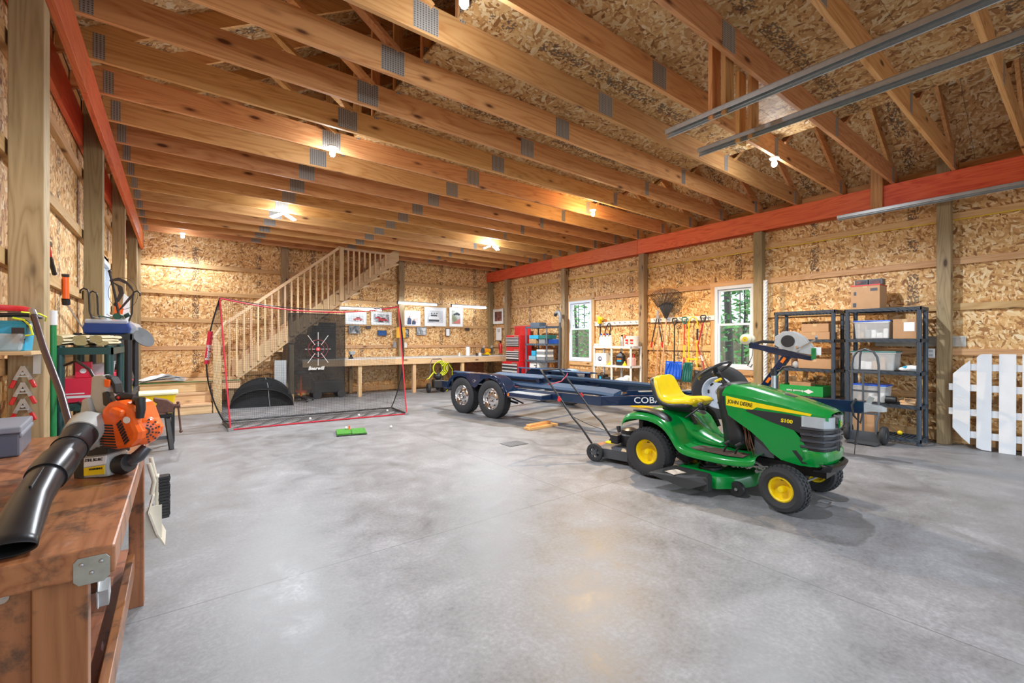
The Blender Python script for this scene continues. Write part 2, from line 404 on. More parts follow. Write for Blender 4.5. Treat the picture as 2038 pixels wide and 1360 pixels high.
# windows: vinyl frame, two sashes, three lites over one
def window(name, w, x, s):
    o = struct(name, (x, w[0], w[2])); W, H = w[1]-w[0], w[3]-w[2]; vm = M['vinyl']
    MB().bb((0, 0, 0), (.07*s, .055, H)).bb((0, W-.055, 0), (.07*s, W, H)).bb((0, .055, 0), (.07*s, W-.055, .06)).bb((0, .055, H-.06), (.07*s, W-.055, H)).build('frame', vm, o, bevel=.003)
    mid = H*.535
    for nm, z0, z1, dx in (('lower_sash', .06, mid+.02, .012), ('upper_sash', mid-.02, H-.06, .04)):
        b = MB(); a0 = dx*s; a1 = (dx+.024)*s; t = .04
        b.bb((a0, .055, z0), (a1, .055+t, z1)).bb((a0, W-.055-t, z0), (a1, W-.055, z1)).bb((a0, .055+t, z0), (a1, W-.055-t, z0+t)).bb((a0, .055+t, z1-t), (a1, W-.055-t, z1))
        so = b.build(nm, vm, o, bevel=.002)
        MB().bb((a0+.01*s, .055+t, z0+t), (a0+.014*s, W-.055-t, z1-t)).build('pane', M['glass'], so)
        if nm == 'upper_sash':
            for k in (1, 2):
                y = .055+t+(W-.11-2*t)*k/3
                MB().bb((a0+.004*s, y-.008, z0+t), (a0+.02*s, y+.008, z1-t)).build('muntin', M['dkgrey'], so)  # bars coloured dark to give their backlit look against the window
    return o
M['vinyl'] = mat('white_vinyl', (.70, .76, .84), .4)
window('window_1', W2, XR+.13, 1); window('window_2', W1, XR+.13, 1); window('window_3', W3, XL-.13, -1)

# ------------------------------------------------------------------ ceiling: attic trusses, loft deck, roof sheathing
ceil = struct('ceiling')
PITCH = .60; XC = (XR+XL)/2; ZC = 3.614; CH = .235
def top_z(x): return ZC+.06+(min(x-XL, XR-x))*PITCH        # underside of the top chord
def plate(x, z, w, h, y, par): MB().box((x, y-.0205, z), (w, .003, h)).build('gusset_plate', M['plate'], par)
chord_me = None
for k in range(-3, 19):
    y = .5+.617*k
    bc = MB().bb((XL-.15, y-.019, ZC), (XR+.15, y+.019, ZC+CH)).build('bottom_chord', M['pineX'], ceil, bevel=.002)
    for px, pw in ((1.45, .20), (3.41, .20), (5.79, .09)): plate(px, ZC+CH*.5, pw, CH*.86, y, bc)
    plate(XL+.10, ZC+.11, .07, .20, y, bc); plate(XR-.12, ZC+.1, .08, .2, y, bc)
    for s in (-1, 1):
        e = XL-.15 if s < 0 else XR+.15
        z0 = top_z(e)-.0; zr = top_z(XC)
        tc = MB()
        tc.prism([(e, z0), (XC, zr), (XC, zr+.16), (e, z0+.16)], (0, y-.0165, 0), (1, 0, 0), (0, 0, 1), (0, .033, 0))
        tc.build('top_chord', M['pineX'], ceil)
        wx = 1.76 if s < 0 else 5.84
        ws = MB().bb((wx-.045, y-.018, ZC+CH), (wx+.045, y+.018, top_z(wx)+.02)).build('web', M['pineZ'], ceil)
        plate(wx, ZC+CH+.05, .05, .14, y, ws)
        # short diagonal from the joint up to the top chord
        if s < 0: MB().bar((1.50, y, ZC+CH-.02), (.62, y, top_z(.62)+.05), .034, .089, (0, 1, 0)).build('web', M['pineX'], ceil)
        else: MB().bar((6.0, y, ZC+CH-.02), (6.86, y, top_z(6.86)+.05), .034, .089, (0, 1, 0)).build('web', M['pineX'], ceil)
# loft deck over the middle of the trusses, in sheets (stair opening left out)
a = -1.5
while a < 11.9:
    b_ = min(a+1.22, 12.0)
    for x0, x1 in ((1.72, 4.16), (4.163, 5.88)):
        if a > 9.4 and x0 < 2: x0 = 1.72
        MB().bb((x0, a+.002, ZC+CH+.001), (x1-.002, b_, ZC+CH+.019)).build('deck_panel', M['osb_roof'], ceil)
    a += 1.22
# roof sheathing, in sheets up the slope
L = math.hypot(1, PITCH)
for s in (-1, 1):
    e = XL-.15 if s < 0 else XR+.15
    run = abs(XC-e); n = math.ceil(run*L/1.22)
    for i in range(n):
        r0 = i*1.22/L; r1 = min((i+1)*1.22/L, run)
        xa, xb = (e-s*r0, e-s*(r1-.003))
        a = -1.5
        while a < YB:
            b_ = min(a+2.44, YB)
            za, zb = top_z(xa)+.161, top_z(xb)+.161
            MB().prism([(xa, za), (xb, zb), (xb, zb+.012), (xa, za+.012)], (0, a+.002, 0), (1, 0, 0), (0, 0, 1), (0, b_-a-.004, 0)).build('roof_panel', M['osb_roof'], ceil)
            a += 2.44
for x0, x1 in ((XL-.19, XL-.16), (XR+.16, XR+.179)):
    for k in range(-3, 18): rbox('blocking', (x0, .5+.617*k+.02, 3.56), (x1, .5+.617*(k+1)-.02, 4.02), M['pineY'], ceil, 0)
for s in (-1, 1):
    e = XL-.3 if s < 0 else XR+.3
    za, zb = top_z(e)+.18, top_z(XC)+.18
    MB().prism([(e, za), (XC, zb), (XC, zb+.01), (e, za+.01)], (0, YF-.3, 0), (1, 0, 0), (0, 0, 1), (0, YB-YF+.6, 0)).build('roofing_light_seal', M['galv'], ceil)  # unseen cover added so no sky light leaks between the roof panels
# boards hung from the chords to carry the door tracks, and the three galvanised tracks
for x, y, z0, z1, n in ((3.55, 1.86, 3.20, 4.35, 2), (4.15, 1.93, 3.20, 4.3, 2)):
    for j in range(n):
        rbox('hanger_board', (x-.05+.0, y-.075+j*.06+(.05 if j else 0), z0), (x+.088, y-.037+j*.06+(.05 if j else 0), z1), M['pineZ'], ceil)
rbox('hanger_board', (XR-.085, 1.84, 3.23), (XR-.045, 1.98, 4.05), M['pineZ'], ceil)
for x, lab, y1 in ((3.52, 'galvanised door track hanging furthest from the right wall', 2.33), (4.12, 'galvanised door track, middle of the three overhead', 2.37), (XR-.16, 'galvanised door track running beside the red beam', 2.36)):
    t = thing('door_track', lab, 'track', (x, -1.45, 3.20), group='overhead door tracks')
    L_ = y1+1.45
    MB().prism([(0, 0), (.005, -.003), (.010, .018), (.010, .062), (.045, .075), (.045, .079), (.006, .066), (.006, .02)], (0, 0, 0), (1, 0, 0), (0, 0, 1), (0, L_, 0)).build('channel', M['galv'], t)
    MB().bb((-.03, 0, .068), (.012, L_, .072)).bb((-.03, 0, .03), (-.027, L_, .07)).build('flange', M['galv'], t)
    b = MB()
    for i in range(9): b.cyl((.012, .25+i*L_/9.5, .04), (.016, .25+i*L_/9.5, .04), .008, n=8)
    b.build('bolts', M['steel'], t)['kind'] = 'stuff'

# ------------------------------------------------------------------ lamps
bulb_cool = emit('lit_bulb_cool', (.80, .90, 1.0), 60); bulb_warm = emit('lit_bulb_warm', (1.0, .62, .22), 60)
def lamp_light(t, loc, power, col, r=.035):
    l = bpy.data.lights.new('bulb_light', 'POINT'); l.energy = power*.42; l.color = col; l.shadow_soft_size = r
    o = bpy.data.objects.new('bulb_light', l); C.objects.link(o); o.parent = t; o.location = loc
    l = bpy.data.lights.new('bulb_downlight', 'SPOT'); l.energy = power*8; l.color = col; l.shadow_soft_size = r; l.spot_size = R(158); l.spot_blend = .45
    o = bpy.data.objects.new('bulb_downlight', l); C.objects.link(o); o.parent = t; o.location = loc
for (x, y, warm, lab) in ((1.46, 2.43, 0, 'bare bulb in white holder nearest the camera'), (1.43, 5.3, 0, 'bare bulb in white holder over the middle of the left aisle'),
                          (5.63, 5.15, 1, 'bare bulb glowing amber above the tool wall'), (5.80, 2.36, 0, 'bare bulb beside the hanging door track boards'),
                          (.10, 11.35, 0, 'bare bulb near the back left corner above the landing')):
    t = thing('ceiling_lamp', lab, 'lamp', (x, y, ZC), group='ceiling lamps')
    MB().lathe([(.001, 0), (.055, 0), (.055, -.012), (.04, -.03), (.022, -.034), (.001, -.034)], n=20).build('holder', M['white'], t, smooth=30)
    MB().lathe([(.001, -.115), (.02, -.112), (.030, -.095), (.031, -.075), (.024, -.052), (.014, -.034), (.001, -.034)], n=16).build('bulb', bulb_warm if warm else bulb_cool, t, smooth=60)
    lamp_light(t, (0, 0, -.17), LAMP*(1.7 if warm else (.4 if x < 1 else 1)), (1, .70, .38) if warm else (.86, .93, 1.0))
for (x, y, lab) in ((1.46, 8.4, 'cluster lamp with three bright heads, left back'), (5.75, 8.3, 'cluster lamp with three bright heads, right back')):
    t = thing('cluster_lamp', lab, 'lamp', (x, y, ZC), group='cluster ceiling lamps')
    MB().lathe([(.001, 0), (.05, 0), (.05, -.02), (.02, -.05), (.001, -.05)], n=16).build('holder', M['white'], t, smooth=30)
    for k in range(3):
        a = 2*PI*k/3+.4
        MB().box((math.cos(a)*.13, math.sin(a)*.13, -.09), (.16, .09, .012), rot=(0, .35, a)).build('led_head', bulb_cool, t)
    lamp_light(t, (0, 0, -.2), LAMP*1.5, (.86, .93, 1.0))
for i, (x0, x1, z, y) in enumerate(((3.22, 4.42, 2.22, 11.66), (4.90, 6.10, 2.44, 11.7), (6.60, 7.84, 2.44, 11.7))):
    t = thing('tube_light', ('tube light hung lowest, behind the golf net', 'tube light above the framed car photograph', 'tube light nearest the right corner')[i], 'light', (x0, y, z), group='tube lights over the bench')
    L_ = x1-x0
    MB().bb((0, -.03, .03), (L_, .03, .06)).build('housing', M['white'], t, bevel=.004)
    MB().cyl((.01, 0, 0), (L_-.01, 0, 0), .024, n=12).build('tube', emit('lit_tube', (.86, .94, 1), 14), t, smooth=40)
    for xx in (-.02, L_): MB().bb((xx, -.03, -.03), (xx+.02, .03, .06)).build('end_cap', M['dkgrey'], t)
    for xx in (.12, L_-.12): MB().tube([(xx, 0, .06), (xx+.02, 0, .2), (xx+.02, .34, .23)], .003, 5).build('hanging_chain', M['dkgrey'], t)
# trees outside the right wall
leafm = NT('leaf_green'); lv = leafm.noise(leafm.coords(), 3, 2)
leafm.out(leafm.ramp(lv, [(.3, (.03, .10, .015)), (.5, (.10, .28, .04)), (.7, (.34, .54, .15))]), .5)
leafm = leafm.m
bark = mat('tree_bark', (.16, .13, .11), .9, var=.3, scale=14, bump=.01)
def tree(x, y, h, r, lab, lean=0, nleaf=260, spread=1.2, low=.4):
    t = thing('tree', lab, 'tree', (x, y, -.12), group='trees outside the windows')
    pts = [(lean*i/6*h*.2+random.uniform(-.04, .04), random.uniform(-.05, .05), h*i/6) for i in range(7)]
    MB().tube(pts, [r*(1-.1*i) for i in range(7)], 8).build('trunk', bark, t, smooth=60)
    b = MB()
    for _ in range(nleaf):
        zz = random.uniform(low, 1)*h; a = random.uniform(0, 2*PI); q = random.uniform(.1, spread)
        c = Vector((q*math.cos(a)+lean*zz*.2, q*math.sin(a), zz)); s_ = random.uniform(.05, .13)
        u = Vector((random.uniform(-1, 1), random.uniform(-1, 1), random.uniform(-.5, .5))).normalized(); v = u.orthogonal().normalized()
        b._pts([c-u*s_, c+v*s_*.45+Vector((0, 0, .01)), c+u*s_, c-v*s_*.45], [(0, 1, 2, 3)])
    fo = b.build('foliage', leafm, t); fo['kind'] = 'stuff'
random.seed(11)
k = 0
for i in range(26):
    y = 3.0+i*.62; x = (10.0, 12.6, 11.2, 14.5)[i % 4]+y*.18
    tree(x, y, random.uniform(5, 8), random.uniform(.05, .12), 'slender tree growing outside the right wall windows', random.uniform(-.3, .3), 420, .75 if i % 2 else 1.5, .04 if i % 3 else .25)
tree(9.5, 4.45, 4.2, .03, 'leafy young tree close outside the nearer right wall window', 0, 420, .8, .36)
tree(-3.5, 9.5, 6, .1, 'leafy tree outside the left wall window', 0, 300, 1.3, .15)
hg = MB()
hg.bb((26, -20, -.12), (26.5, 45, 2.4)); hgo = hg.build('woodland_edge', gm, None); hgo['kind'] = 'structure'
# ------------------------------------------------------------------ wheels
def tyre_mb(ro, ri, w, c, lugs=0, rows=3, lug_h=.008, ax='Y', road=False):
    b = MB(); h = w/2
    if road: prof = [(ri, -h*.72), (ri+.012, -h*.9), (ri+(ro-ri)*.5, -h), (ro-.03, -h*.93), (ro-.006, -h*.78), (ro, -h*.4), (ro, h*.4), (ro-.006, h*.78), (ro-.03, h*.93), (ri+(ro-ri)*.5, h), (ri+.012, h*.9), (ri, h*.72)]
    else: prof = [(ri, -h*.62), (ri+.01, -h*.86), (ri+(ro-ri)*.45, -h), (ro-(ro-ri)*.25, -h*.93), (ro-lug_h*1.5, -h*.66), (ro-lug_h, -h*.3), (ro-lug_h, h*.3), (ro-lug_h*1.5, h*.66), (ro-(ro-ri)*.25, h*.93), (ri+(ro-ri)*.45, h), (ri+.01, h*.86), (ri, h*.62)]
    b.lathe(prof, c, ax, 44, closed=True)
    if lugs:
        for i in range(lugs):
            for j in range(rows):
                a = 2*PI*(i+.5*(j % 2))/lugs; u = (j-(rows-1)/2)/((rows-1)/2)*h*.8
                rr = ro-lug_h*.8-abs(u/h)**2.2*.02
                ln = ro*2*PI/lugs*.62
                e = (0, -a-PI/2, 0) if ax == 'Y' else (0, 0, 0)
                ca, sa = math.cos(a), math.sin(a)
                # box whose local z is radial
                P = []
                for zz in (-.012, .006):
                    for tt, uu in ((-ln/2, -w/rows*.36), (ln/2, -w/rows*.36), (ln/2, w/rows*.36), (-ln/2, w/rows*.36)):
                        rad = rr+zz-(abs(u+uu)/h)**3*.012
                        P.append(Vector((c[0]+ca*rad-sa*tt, c[1]+u+uu, c[2]+sa*rad+ca*tt)))
                b._pts(P, [(3, 2, 1, 0), (4, 5, 6, 7), (0, 1, 5, 4), (1, 2, 6, 5), (2, 3, 7, 6), (3, 0, 4, 7)])
    return b
def dish_wheel(t, c, ro, ri, w, side, steer=0, lugs=34):
    """garden tractor wheel: lugged turf tyre, yellow dished rim, hub; side -1 = right"""
    o = tyre_mb(ro, ri, w, (0, 0, 0), lugs, 5, .010).build('tyre', M['rubber'], t, smooth=30); o.location = c; o.rotation_euler = (0, 0, steer)
    s = side; h = w/2
    rim = MB().lathe([(ri+.004, s*h*.66), (ri-.008, s*h*.72), (ri-.016, s*h*.62), (ri-.022, s*h*.1), (ri*.52, s*h*.0), (ri*.42, s*h*.02), (ri*.34, s*h*.05), (.02, s*h*.05), (.02, -s*h*.1), (ri-.02, -s*h*.1), (ri-.012, -s*h*.66), (ri+.004, -s*h*.66)], (0, 0, 0), 'Y', 36, closed=True).build('rim', M['dyellow'], o, smooth=35)
    MB().lathe([(.001, s*h*.75), (.022, s*h*.72), (.026, s*h*.6), (.026, s*h*.0), (.001, 0)], (0, 0, 0), 'Y', 16).build('hub_cap', M['dyellow'], o, smooth=40)
    MB().cyl((.0, s*h*.1, ri*.72), (.0, s*h*.5, ri*.78), .006, n=8).build('valve_stem', M['black'], o)
    return o

# ------------------------------------------------------------------ riding mower   (local +x forward, +y its left)
tr = thing('riding_mower', 'green riding lawn mower with yellow seat and yellow wheel rims', 'lawn mower', (4.25, 2.76, 0), R(-88.2))
for s in (-1, 1):
    dish_wheel(tr, (0, s*.385, .250), .252, .125, .21, s, 0, 40)
    dish_wheel(tr, (1.24, s*.40, .188), .190, .098, .155, s, R(-9), 32)
G = M['dgreen']; K = M['black']
# fender pan and foot rests in one pressed skin
prof = [(-.30, .50), (-.29, .565), (-.25, .615), (-.12, .64), (.02, .64), (.14, .615), (.22, .56), (.275, .48), (.32, .40), (.38, .365), (.50, .355), (.72, .352), (.90, .352), (.97, .36), (1.0, .385)]
rows = []
for x, z in prof:
    w_ = .455 if x < .25 else (.44 if x < .8 else .44-(x-.8)*.5)
    rows.append([(x, -w_-.012, z-.07), (x, -w_-.01, z-.025), (x, -w_+.02, z-.004), (x, -w_+.06, z), (x, -.2, z+.004), (x, 0, z+.006), (x, .2, z+.004), (x, w_-.06, z), (x, w_-.02, z-.004), (x, w_+.01, z-.025), (x, w_+.012, z-.07)])
MB().sheet(rows).build('fender_pan', G, tr, solid=.006, sub=1)
MB().loft([[(x, -w_, z0), (x, -w_*.86, z1), (x, w_*.86, z1), (x, w_, z0)] for x, w_, z0, z1 in ((-.26, .24, .5, .665), (.0, .25, .5, .69), (.16, .24, .45, .67), (.26, .22, .36, .60), (.36, .20, .34, .50), (.50, .18, .34, .43), (.66, .17, .34, .40))]).build('seat_pedestal', G, tr, sub=1)
for s in (-1, 1):
    MB().loft([[(x, s*a, z-.012), (x, s*a, z+.028), (x, s*b_, z+.028), (x, s*b_, z-.012)] for x, a, b_, z in ((-.24, .25, .42, .63), (-.1, .25, .44, .655), (.06, .25, .44, .64), (.16, .25, .43, .60), (.225, .26, .41, .52), (.235, .27, .40, .47))]).build('fender_cover', K, tr, sub=1)
    mat_ = MB().loft([[(x, s*.2, .36), (x, s*.2, .366), (x, s*w_, .366), (x, s*w_, .36)] for x, w_ in ((.36, .36), (.5, .40), (.78, .40), (.9, .36))]).build('foot_mat', mat('muddy_rubber', (.10, .065, .05), .8, var=.3), tr)
b = MB()
for i in range(3): b.bb((.3, -.04+i*.03, .55), (.36, -.022+i*.03, .59))
MB().box((.285, -.06, .575), (.02, .05, .1), rot=(0, -.55, 0)).build('lift_slot', K, tr, bevel=.004)
# seat
def seat_part(name, m, off, grow, sl):
    path = [(.36, .735, .19), (.345, .76, .22), (.27, .765, .24), (.16, .745, .24), (.05, .745, .235), (-.01, .785, .225), (-.05, .87, .21), (-.085, .95, .195), (-.10, .985, .165), (-.105, 1.005, .10)]
    rings = []
    for i, (x, z, hw) in enumerate(path):
        a = path[max(i-1, 0)]; c_ = path[min(i+1, len(path)-1)]
        tx, tz = c_[0]-a[0], c_[1]-a[1]; L_ = math.hypot(tx, tz); nx, nz = tz/L_, -tx/L_     # normal pointing to the sitter
        if i < 5: nx, nz = (nx, nz) if nz > 0 else (-nx, -nz)
        else: nx, nz = (nx, nz) if nx > 0 else (-nx, -nz)
        th = .054; ring = []
        for k in range(16):
            t_ = 2*PI*k/16; cy = math.copysign(abs(math.cos(t_))**.55, math.cos(t_)); cn = math.copysign(abs(math.sin(t_))**.7, math.sin(t_))
            dsh = -.018*(1-cy*cy) if cn > 0 else 0
            q = cn*th+off+dsh
            ring.append((x+nx*q, cy*(hw+grow), z+nz*q))
        rings.append(ring)
    MB().loft(rings).build(name, m, sl, sub=1)
seat_part('seat', M['dyellow'], 0, 0, tr); seat_part('seat_shell', K, -.035, .006, tr)
MB().tube([(-.02, -.11, .84), (-.045, -.12, .90), (-.05, -.1, .915), (-.05, .1, .915), (-.045, .12, .90), (-.02, .11, .84), (-.015, 0, .835)], .003, 6, closed=True).build('backrest_seam', mat('dark_seam', (.35, .24, .0), .5), tr)
b = MB()
for s in (-1, 1): b.bar((-.02, s*.12, .66), (.32, s*.12, .665), .03, .02).bar((.0, s*.10, .66), (.3, s*.1, .71), .014, .014)
b.bb((.0, -.16, .67), (.30, .16, .685)).build('seat_slide', M['blackm'], tr)
b = MB()
for i in range(5): b.tube([(-.02+.03*i, .02, .672), (.02+.03*i, -.02, .678), (.0+.04*i, -.08, .672)], .006, 6)
b.build('seat_springs', M['steel'], tr)
# dash tower
MB().loft([[(a, -w_, z), (c_, -w_*.9, z), (c_, w_*.9, z), (a, w_, z)] for a, c_, w_, z in ((.56, .92, .21, .34), (.58, .88, .20, .5), (.56, .80, .20, .66), (.53, .76, .235, .84), (.53, .78, .25, .93), (.58, .80, .24, .965), (.64, .80, .2, .985))]).build('dash_tower', K, tr, sub=1)
MB().cyl((.60, 0, .93), (.51, 0, 1.045), .022, n=12).build('steering_column', K, tr)
ax_ = Vector((-.55, 0, .83)).normalized(); ctr = Vector((.49, 0, 1.055)); e1 = Vector((0, 1, 0)); e2 = ax_.cross(e1)
sw = MB().tube([ctr+(e1*math.cos(2*PI*k/28)+e2*math.sin(2*PI*k/28))*.165+ax_*.03 for k in range(28)], .014, 8, closed=True).build('steering_wheel', K, tr, smooth=50)
b = MB()
for a in (R(90), R(210), R(330)): b.bar(ctr, ctr+(e1*math.cos(a)+e2*math.sin(a))*.16+ax_*.03, .045, .014, ax_)
b.ball(ctr, (.045, .045, .03)).build('spokes', K, sw)
MB().tube([(.62, -.1, .95), (.60, -.13, .99)], .006, 6).build('choke_lever', M['blackm'], tr)
MB().box((.58, -.14, 1.0), (.07, .028, .024), rot=(0, -.5, .2)).build('throttle_knob', M['dyellow'], tr, bevel=.006)
MB().tube([(.32, -.27, .62), (.40, -.28, .68), (.46, -.28, .73)], [.008, .008, .007], 8).build('shift_lever', M['blackm'], tr)
MB().ball((.475, -.28, .755), (.03, .026, .034)).build('lever_knob', K, tr, smooth=60)
MB().tube([(.22, .30, .66), (.3, .32, .60), (.36, .33, .47)], [.035, .03, .02], 8, flat=.5).build('side_lever_guard', K, tr, smooth=50)
for x in (.70, .80):
    p = MB().tube([(x, -.3, .34), (x+.02, -.30, .40), (x+.05, -.30, .445)], .009, 8).build('pedal_arm', M['blackm'], tr)
    MB().box((x+.05, -.30, .46), (.06, .075, .022), rot=(0, -.6, 0)).build('pedal_pad', K, p, bevel=.006)
# hood: side skins, top cover, grille
def wd(x): return .265-.062*(x-.66)
def skin(name, poly, m, off, par, th=.006):
    for s in (-1, 1):
        n = len(poly)
        A = [(x, s*(wd(x)+off), z) for x, z in poly]; B = [(x, s*(wd(x)+off+th), z) for x, z in poly]
        b = MB(); b._pts(A+B, [tuple(range(n)), tuple(range(2*n-1, n-1, -1))]+[(i, (i+1) % n, n+(i+1) % n, n+i) for i in range(n)])
        b.build(name, m, par)
side = [(.70, .90), (.705, .80), (.73, .70), (.80, .655), (.92, .58), (1.02, .50), (1.08, .425), (1.16, .375), (1.30, .355), (1.42, .365), (1.46, .40), (1.44, .47), (1.36, .48), (1.30, .58), (1.22, .68), (1.36, .745), (1.40, .77), (1.2, .83), (.95, .875)]
skin('hood_side', side, G, 0, tr)
rows = []
for x, ze, zt in ((.68, .90, .975), (.74, .895, .975), (.90, .878, .950), (1.10, .848, .905), (1.28, .808, .86), (1.38, .785, .828), (1.45, .772, .805), (1.485, .765, .785)):
    w_ = wd(x)+.007; k = 1 if x < 1.44 else (.96 if x < 1.47 else .88)
    rows.append([(x, -w_*k, ze-.03), (x, -w_*k, ze), (x, -w_*.72*k, zt-.018), (x, -w_*.62*k, zt), (x, 0, zt+.006), (x, w_*.62*k, zt), (x, w_*.72*k, zt-.018), (x, w_*k, ze), (x, w_*k, ze-.03)])
MB().sheet(rows).build('hood', G, tr, smooth=35)
MB().loft([[(x, -w_, z), (x, -w_*.7, z+h), (x, w_*.7, z+h), (x, w_, z)] for x, w_, z, h in ((1.07, .045, .905, .006), (1.12, .05, .895, .014), (1.19, .05, .880, .012), (1.20, .04, .876, .0))]).build('hood_vent', K, tr)
skin('stripe', [(.712, .874), (.716, .788), (.93, .768), (.97, .795), (1.37, .768), (1.38, .786), (.95, .838)], M['dyellow'], .006, tr, .002)
skin('side_grille', [(.88, .755), (.90, .772), (1.22, .765), (1.39, .735), (1.42, .68), (1.34, .60), (1.25, .64), (1.10, .68)], K, .004, tr, .005)
skin('engine_vent', [(1.24, .47), (1.27, .475), (1.35, .375), (1.31, .375)], K, .004, tr, .004)
# grille wrapped round the nose
gb = MB(); rings = []
def nose(z, g=0, xb=1.30):
    w_ = .225+g; xf = 1.485+g-(abs(z-.6))*.12
    return [(xb, -w_, z), (1.40, -w_+.002, z), (1.455, -w_+.03, z), (xf, -w_*.55, z), (xf+.012, 0, z), (xf, w_*.55, z), (1.455, w_-.03, z), (1.40, w_-.002, z), (xb, w_, z)]
gb.loft([nose(z) for z in (.45, .55, .65, .735)]); gb.build('grille', M['dkgrey'] if 0 else K, tr, smooth=30)
for z in (.515, .565, .615, .665):
    MB().loft([nose(z-.012, .004), nose(z-.006, .016), nose(z+.010, .014), nose(z+.014, .003)]).build('grille_bar', mat('charcoal_plastic', (.04, .043, .052), .35), tr, smooth=30)
for s in (-1, 1):
    MB().loft([[(1.465+g, s*(.045+g), z), (1.505+g, s*.02, z), (1.505+g, s*.005, z)] for z, g in ((.47, 0), (.69, 0))]).build('grille_post', K, tr)
    # headlamp
    hl = MB().loft([[(1.30, s*.232, z), (1.40, s*.236, z), (1.455, s*.213, z-.003), (1.492, s*.13, z-.006), (1.49, s*.075, z-.006), (1.45, s*.06, z), (1.30, s*.10, z)] for z in (.683, .762)]).build('headlamp_body', mat('lamp_reflector', (.42, .44, .46), .2, .8), tr)
    MB().loft([[(1.31, s*.238, z), (1.40, s*.243, z), (1.46, s*.219, z-.003), (1.499, s*.132, z-.006), (1.498, s*.08, z-.006), (1.47, s*.085, z), (1.40, s*.20, z)] for z in (.678, .766)]).build('headlamp_lens', mat('lamp_lens', (.75, .8, .82), .08, coat=.5, alpha=.45), hl, smooth=30)
rows = [[(p[0]+g, p[1]*(1+g*2), z) for p in nose(.5)] for z, g in ((.355, -.03), (.37, .0), (.42, .022), (.465, .024), (.485, .012), (.487, -.03))]
MB().sheet(rows).build('nose_lip', G, tr, solid=.006, smooth=30)
rows = [[(p[0]+g+.01, p[1]*1.02, z) for p in nose(.5)[1:-1]] for z, g in ((.33, -.02), (.34, .03), (.375, .045), (.39, .02))]
MB().sheet(rows).build('bumper', M['blackm'], tr, solid=.012, smooth=30)
bd = MB().loft([[(1.503, -.026+dx, z) for dx in (0,)]+[(1.512, -.026, z), (1.515, 0, z), (1.512, .026, z), (1.503, .026, z)] for z in (.672, .732)]).build('badge', mat('badge_green', (.0, .3, .06), .3), tr)
# leaping-stag emblem, drawn as a small yellow outline and body
MB().prism([(-.02, -.022), (.02, -.022), (.022, .018), (.0, .026), (-.022, .018)], (1.516, 0, .703), (0, 1, 0), (0, 0, 1), (.001, 0, 0)).build('badge_face', M['dyellow'], bd)
MB().prism([(-.016, -.018), (.016, -.018), (.017, .014), (0, .021), (-.017, .014)], (1.5165, 0, .703), (0, 1, 0), (0, 0, 1), (.0014, 0, 0)).build('badge_field', mat('badge_green', (0, .3, .06), .3), bd)
MB().prism([(-.012, -.012), (-.008, -.003), (-.004, -.004), (-.002, -.012), (.001, -.003), (.007, .0), (.012, .009), (.006, .006), (.004, .013), (.001, .005), (-.006, .004), (-.013, .003)], (1.5175, 0, .703), (0, 1, 0), (0, 0, 1), (.0012, 0, 0)).build('stag_emblem', M['dyellow'], bd)
blk = mat('black_lettering', (.01, .01, .01), .5)
sl_ = Vector((1, .035, -.045)).normalized()
text('lettering', 'JOHN DEERE', .046, (.728, -wd(.728)-.0095, .812), (1, .062, -.09), (0, 0, 1), blk, tr, bold=.0008, squash=.80)
text('lettering', 'JOHN DEERE', .042, (.925, wd(.925)+.0095, .800), (-1, .062, .06), (0, 0, 1), blk, tr, bold=.0008, squash=.80)
text('model_lettering', 'S100', .042, (1.16, -wd(1.16)-.0105, .695), (1, .062, -.04), (0, 0, 1), M['dyellow'], tr, bold=.0015, squash=1.05)
# chassis, engine, axle, deck
MB().loft([[(.9, -.12, .24), (1.45, -.12, .26), (1.45, .12, .26), (.9, .12, .24)], [(.9, -.12, .33), (1.45, -.12, .35), (1.45, .12, .35), (.9, .12, .33)]]).build('frame_rails', M['blackm'], tr)
MB().bb((-.2, -.2, .25), (.9, .2, .34)).bb((-.26, -.22, .3), (-.2, .22, .52)).build('chassis', M['blackm'], tr, bevel=.01)
b = MB().lathe([(.001, .36), (.13, .36), (.15, .40), (.15, .52), (.12, .56), (.001, .57)], (1.08, .02, 0), 'Z', 20)
b.bb((.92, -.17, .36), (1.08, -.02, .52)).build('engine', M['dkgrey'], tr, smooth=30)
b = MB()
random.seed(3)
for i in range(5):
    p0 = Vector((.86+random.random()*.08, -.17-random.random()*.03, .36+random.random()*.05))
    b.tube([p0, p0+Vector((-.02, -.01, .08)), p0+Vector((-.05+random.random()*.03, 0, .17)), p0+Vector((-.07, .02, .25))], .005, 6)
b.build('wiring', mat('copper_wire', (.16, .07, .04), .4, .4), tr, smooth=60).__setitem__('kind', 'stuff')
b = MB()
for i in range(14):
    p0 = Vector((.5+random.random()*.5, -.16-random.random()*.14, .2+random.random()*.11))
    b.cyl(p0, p0+Vector((0, .03, 0)), .012+random.random()*.018, n=10)
    b.tube([p0, p0+Vector((.06, 0, .02)), p0+Vector((.12, .02, -.01))], .006, 6)
b.build('linkage', M['steel'], tr, smooth=50).__setitem__('kind', 'stuff')
MB().bar((1.24, -.32, .22), (1.24, .32, .22), .05, .05).cyl((1.24, -.34, .19), (1.24, -.30, .19), .03).cyl((1.24, .34, .19), (1.24, .30, .19), .03).bb((1.2, -.05, .2), (1.28, .05, .3)).build('front_axle', M['blackm'], tr)
MB().tube([(1.17, -.28, .2), (1.34, -.24, .235), (1.36, -.02, .24)], .009, 8).tube([(1.17, .28, .2), (1.34, .24, .235), (1.36, .02, .24)], .009, 8).build('tie_rod', M['steel'], tr)
MB().cyl((0, -.3, .25), (0, .3, .25), .03).bb((-.1, -.16, .16), (.1, .16, .32)).build('transaxle', M['blackm'], tr, bevel=.01)
dk = []
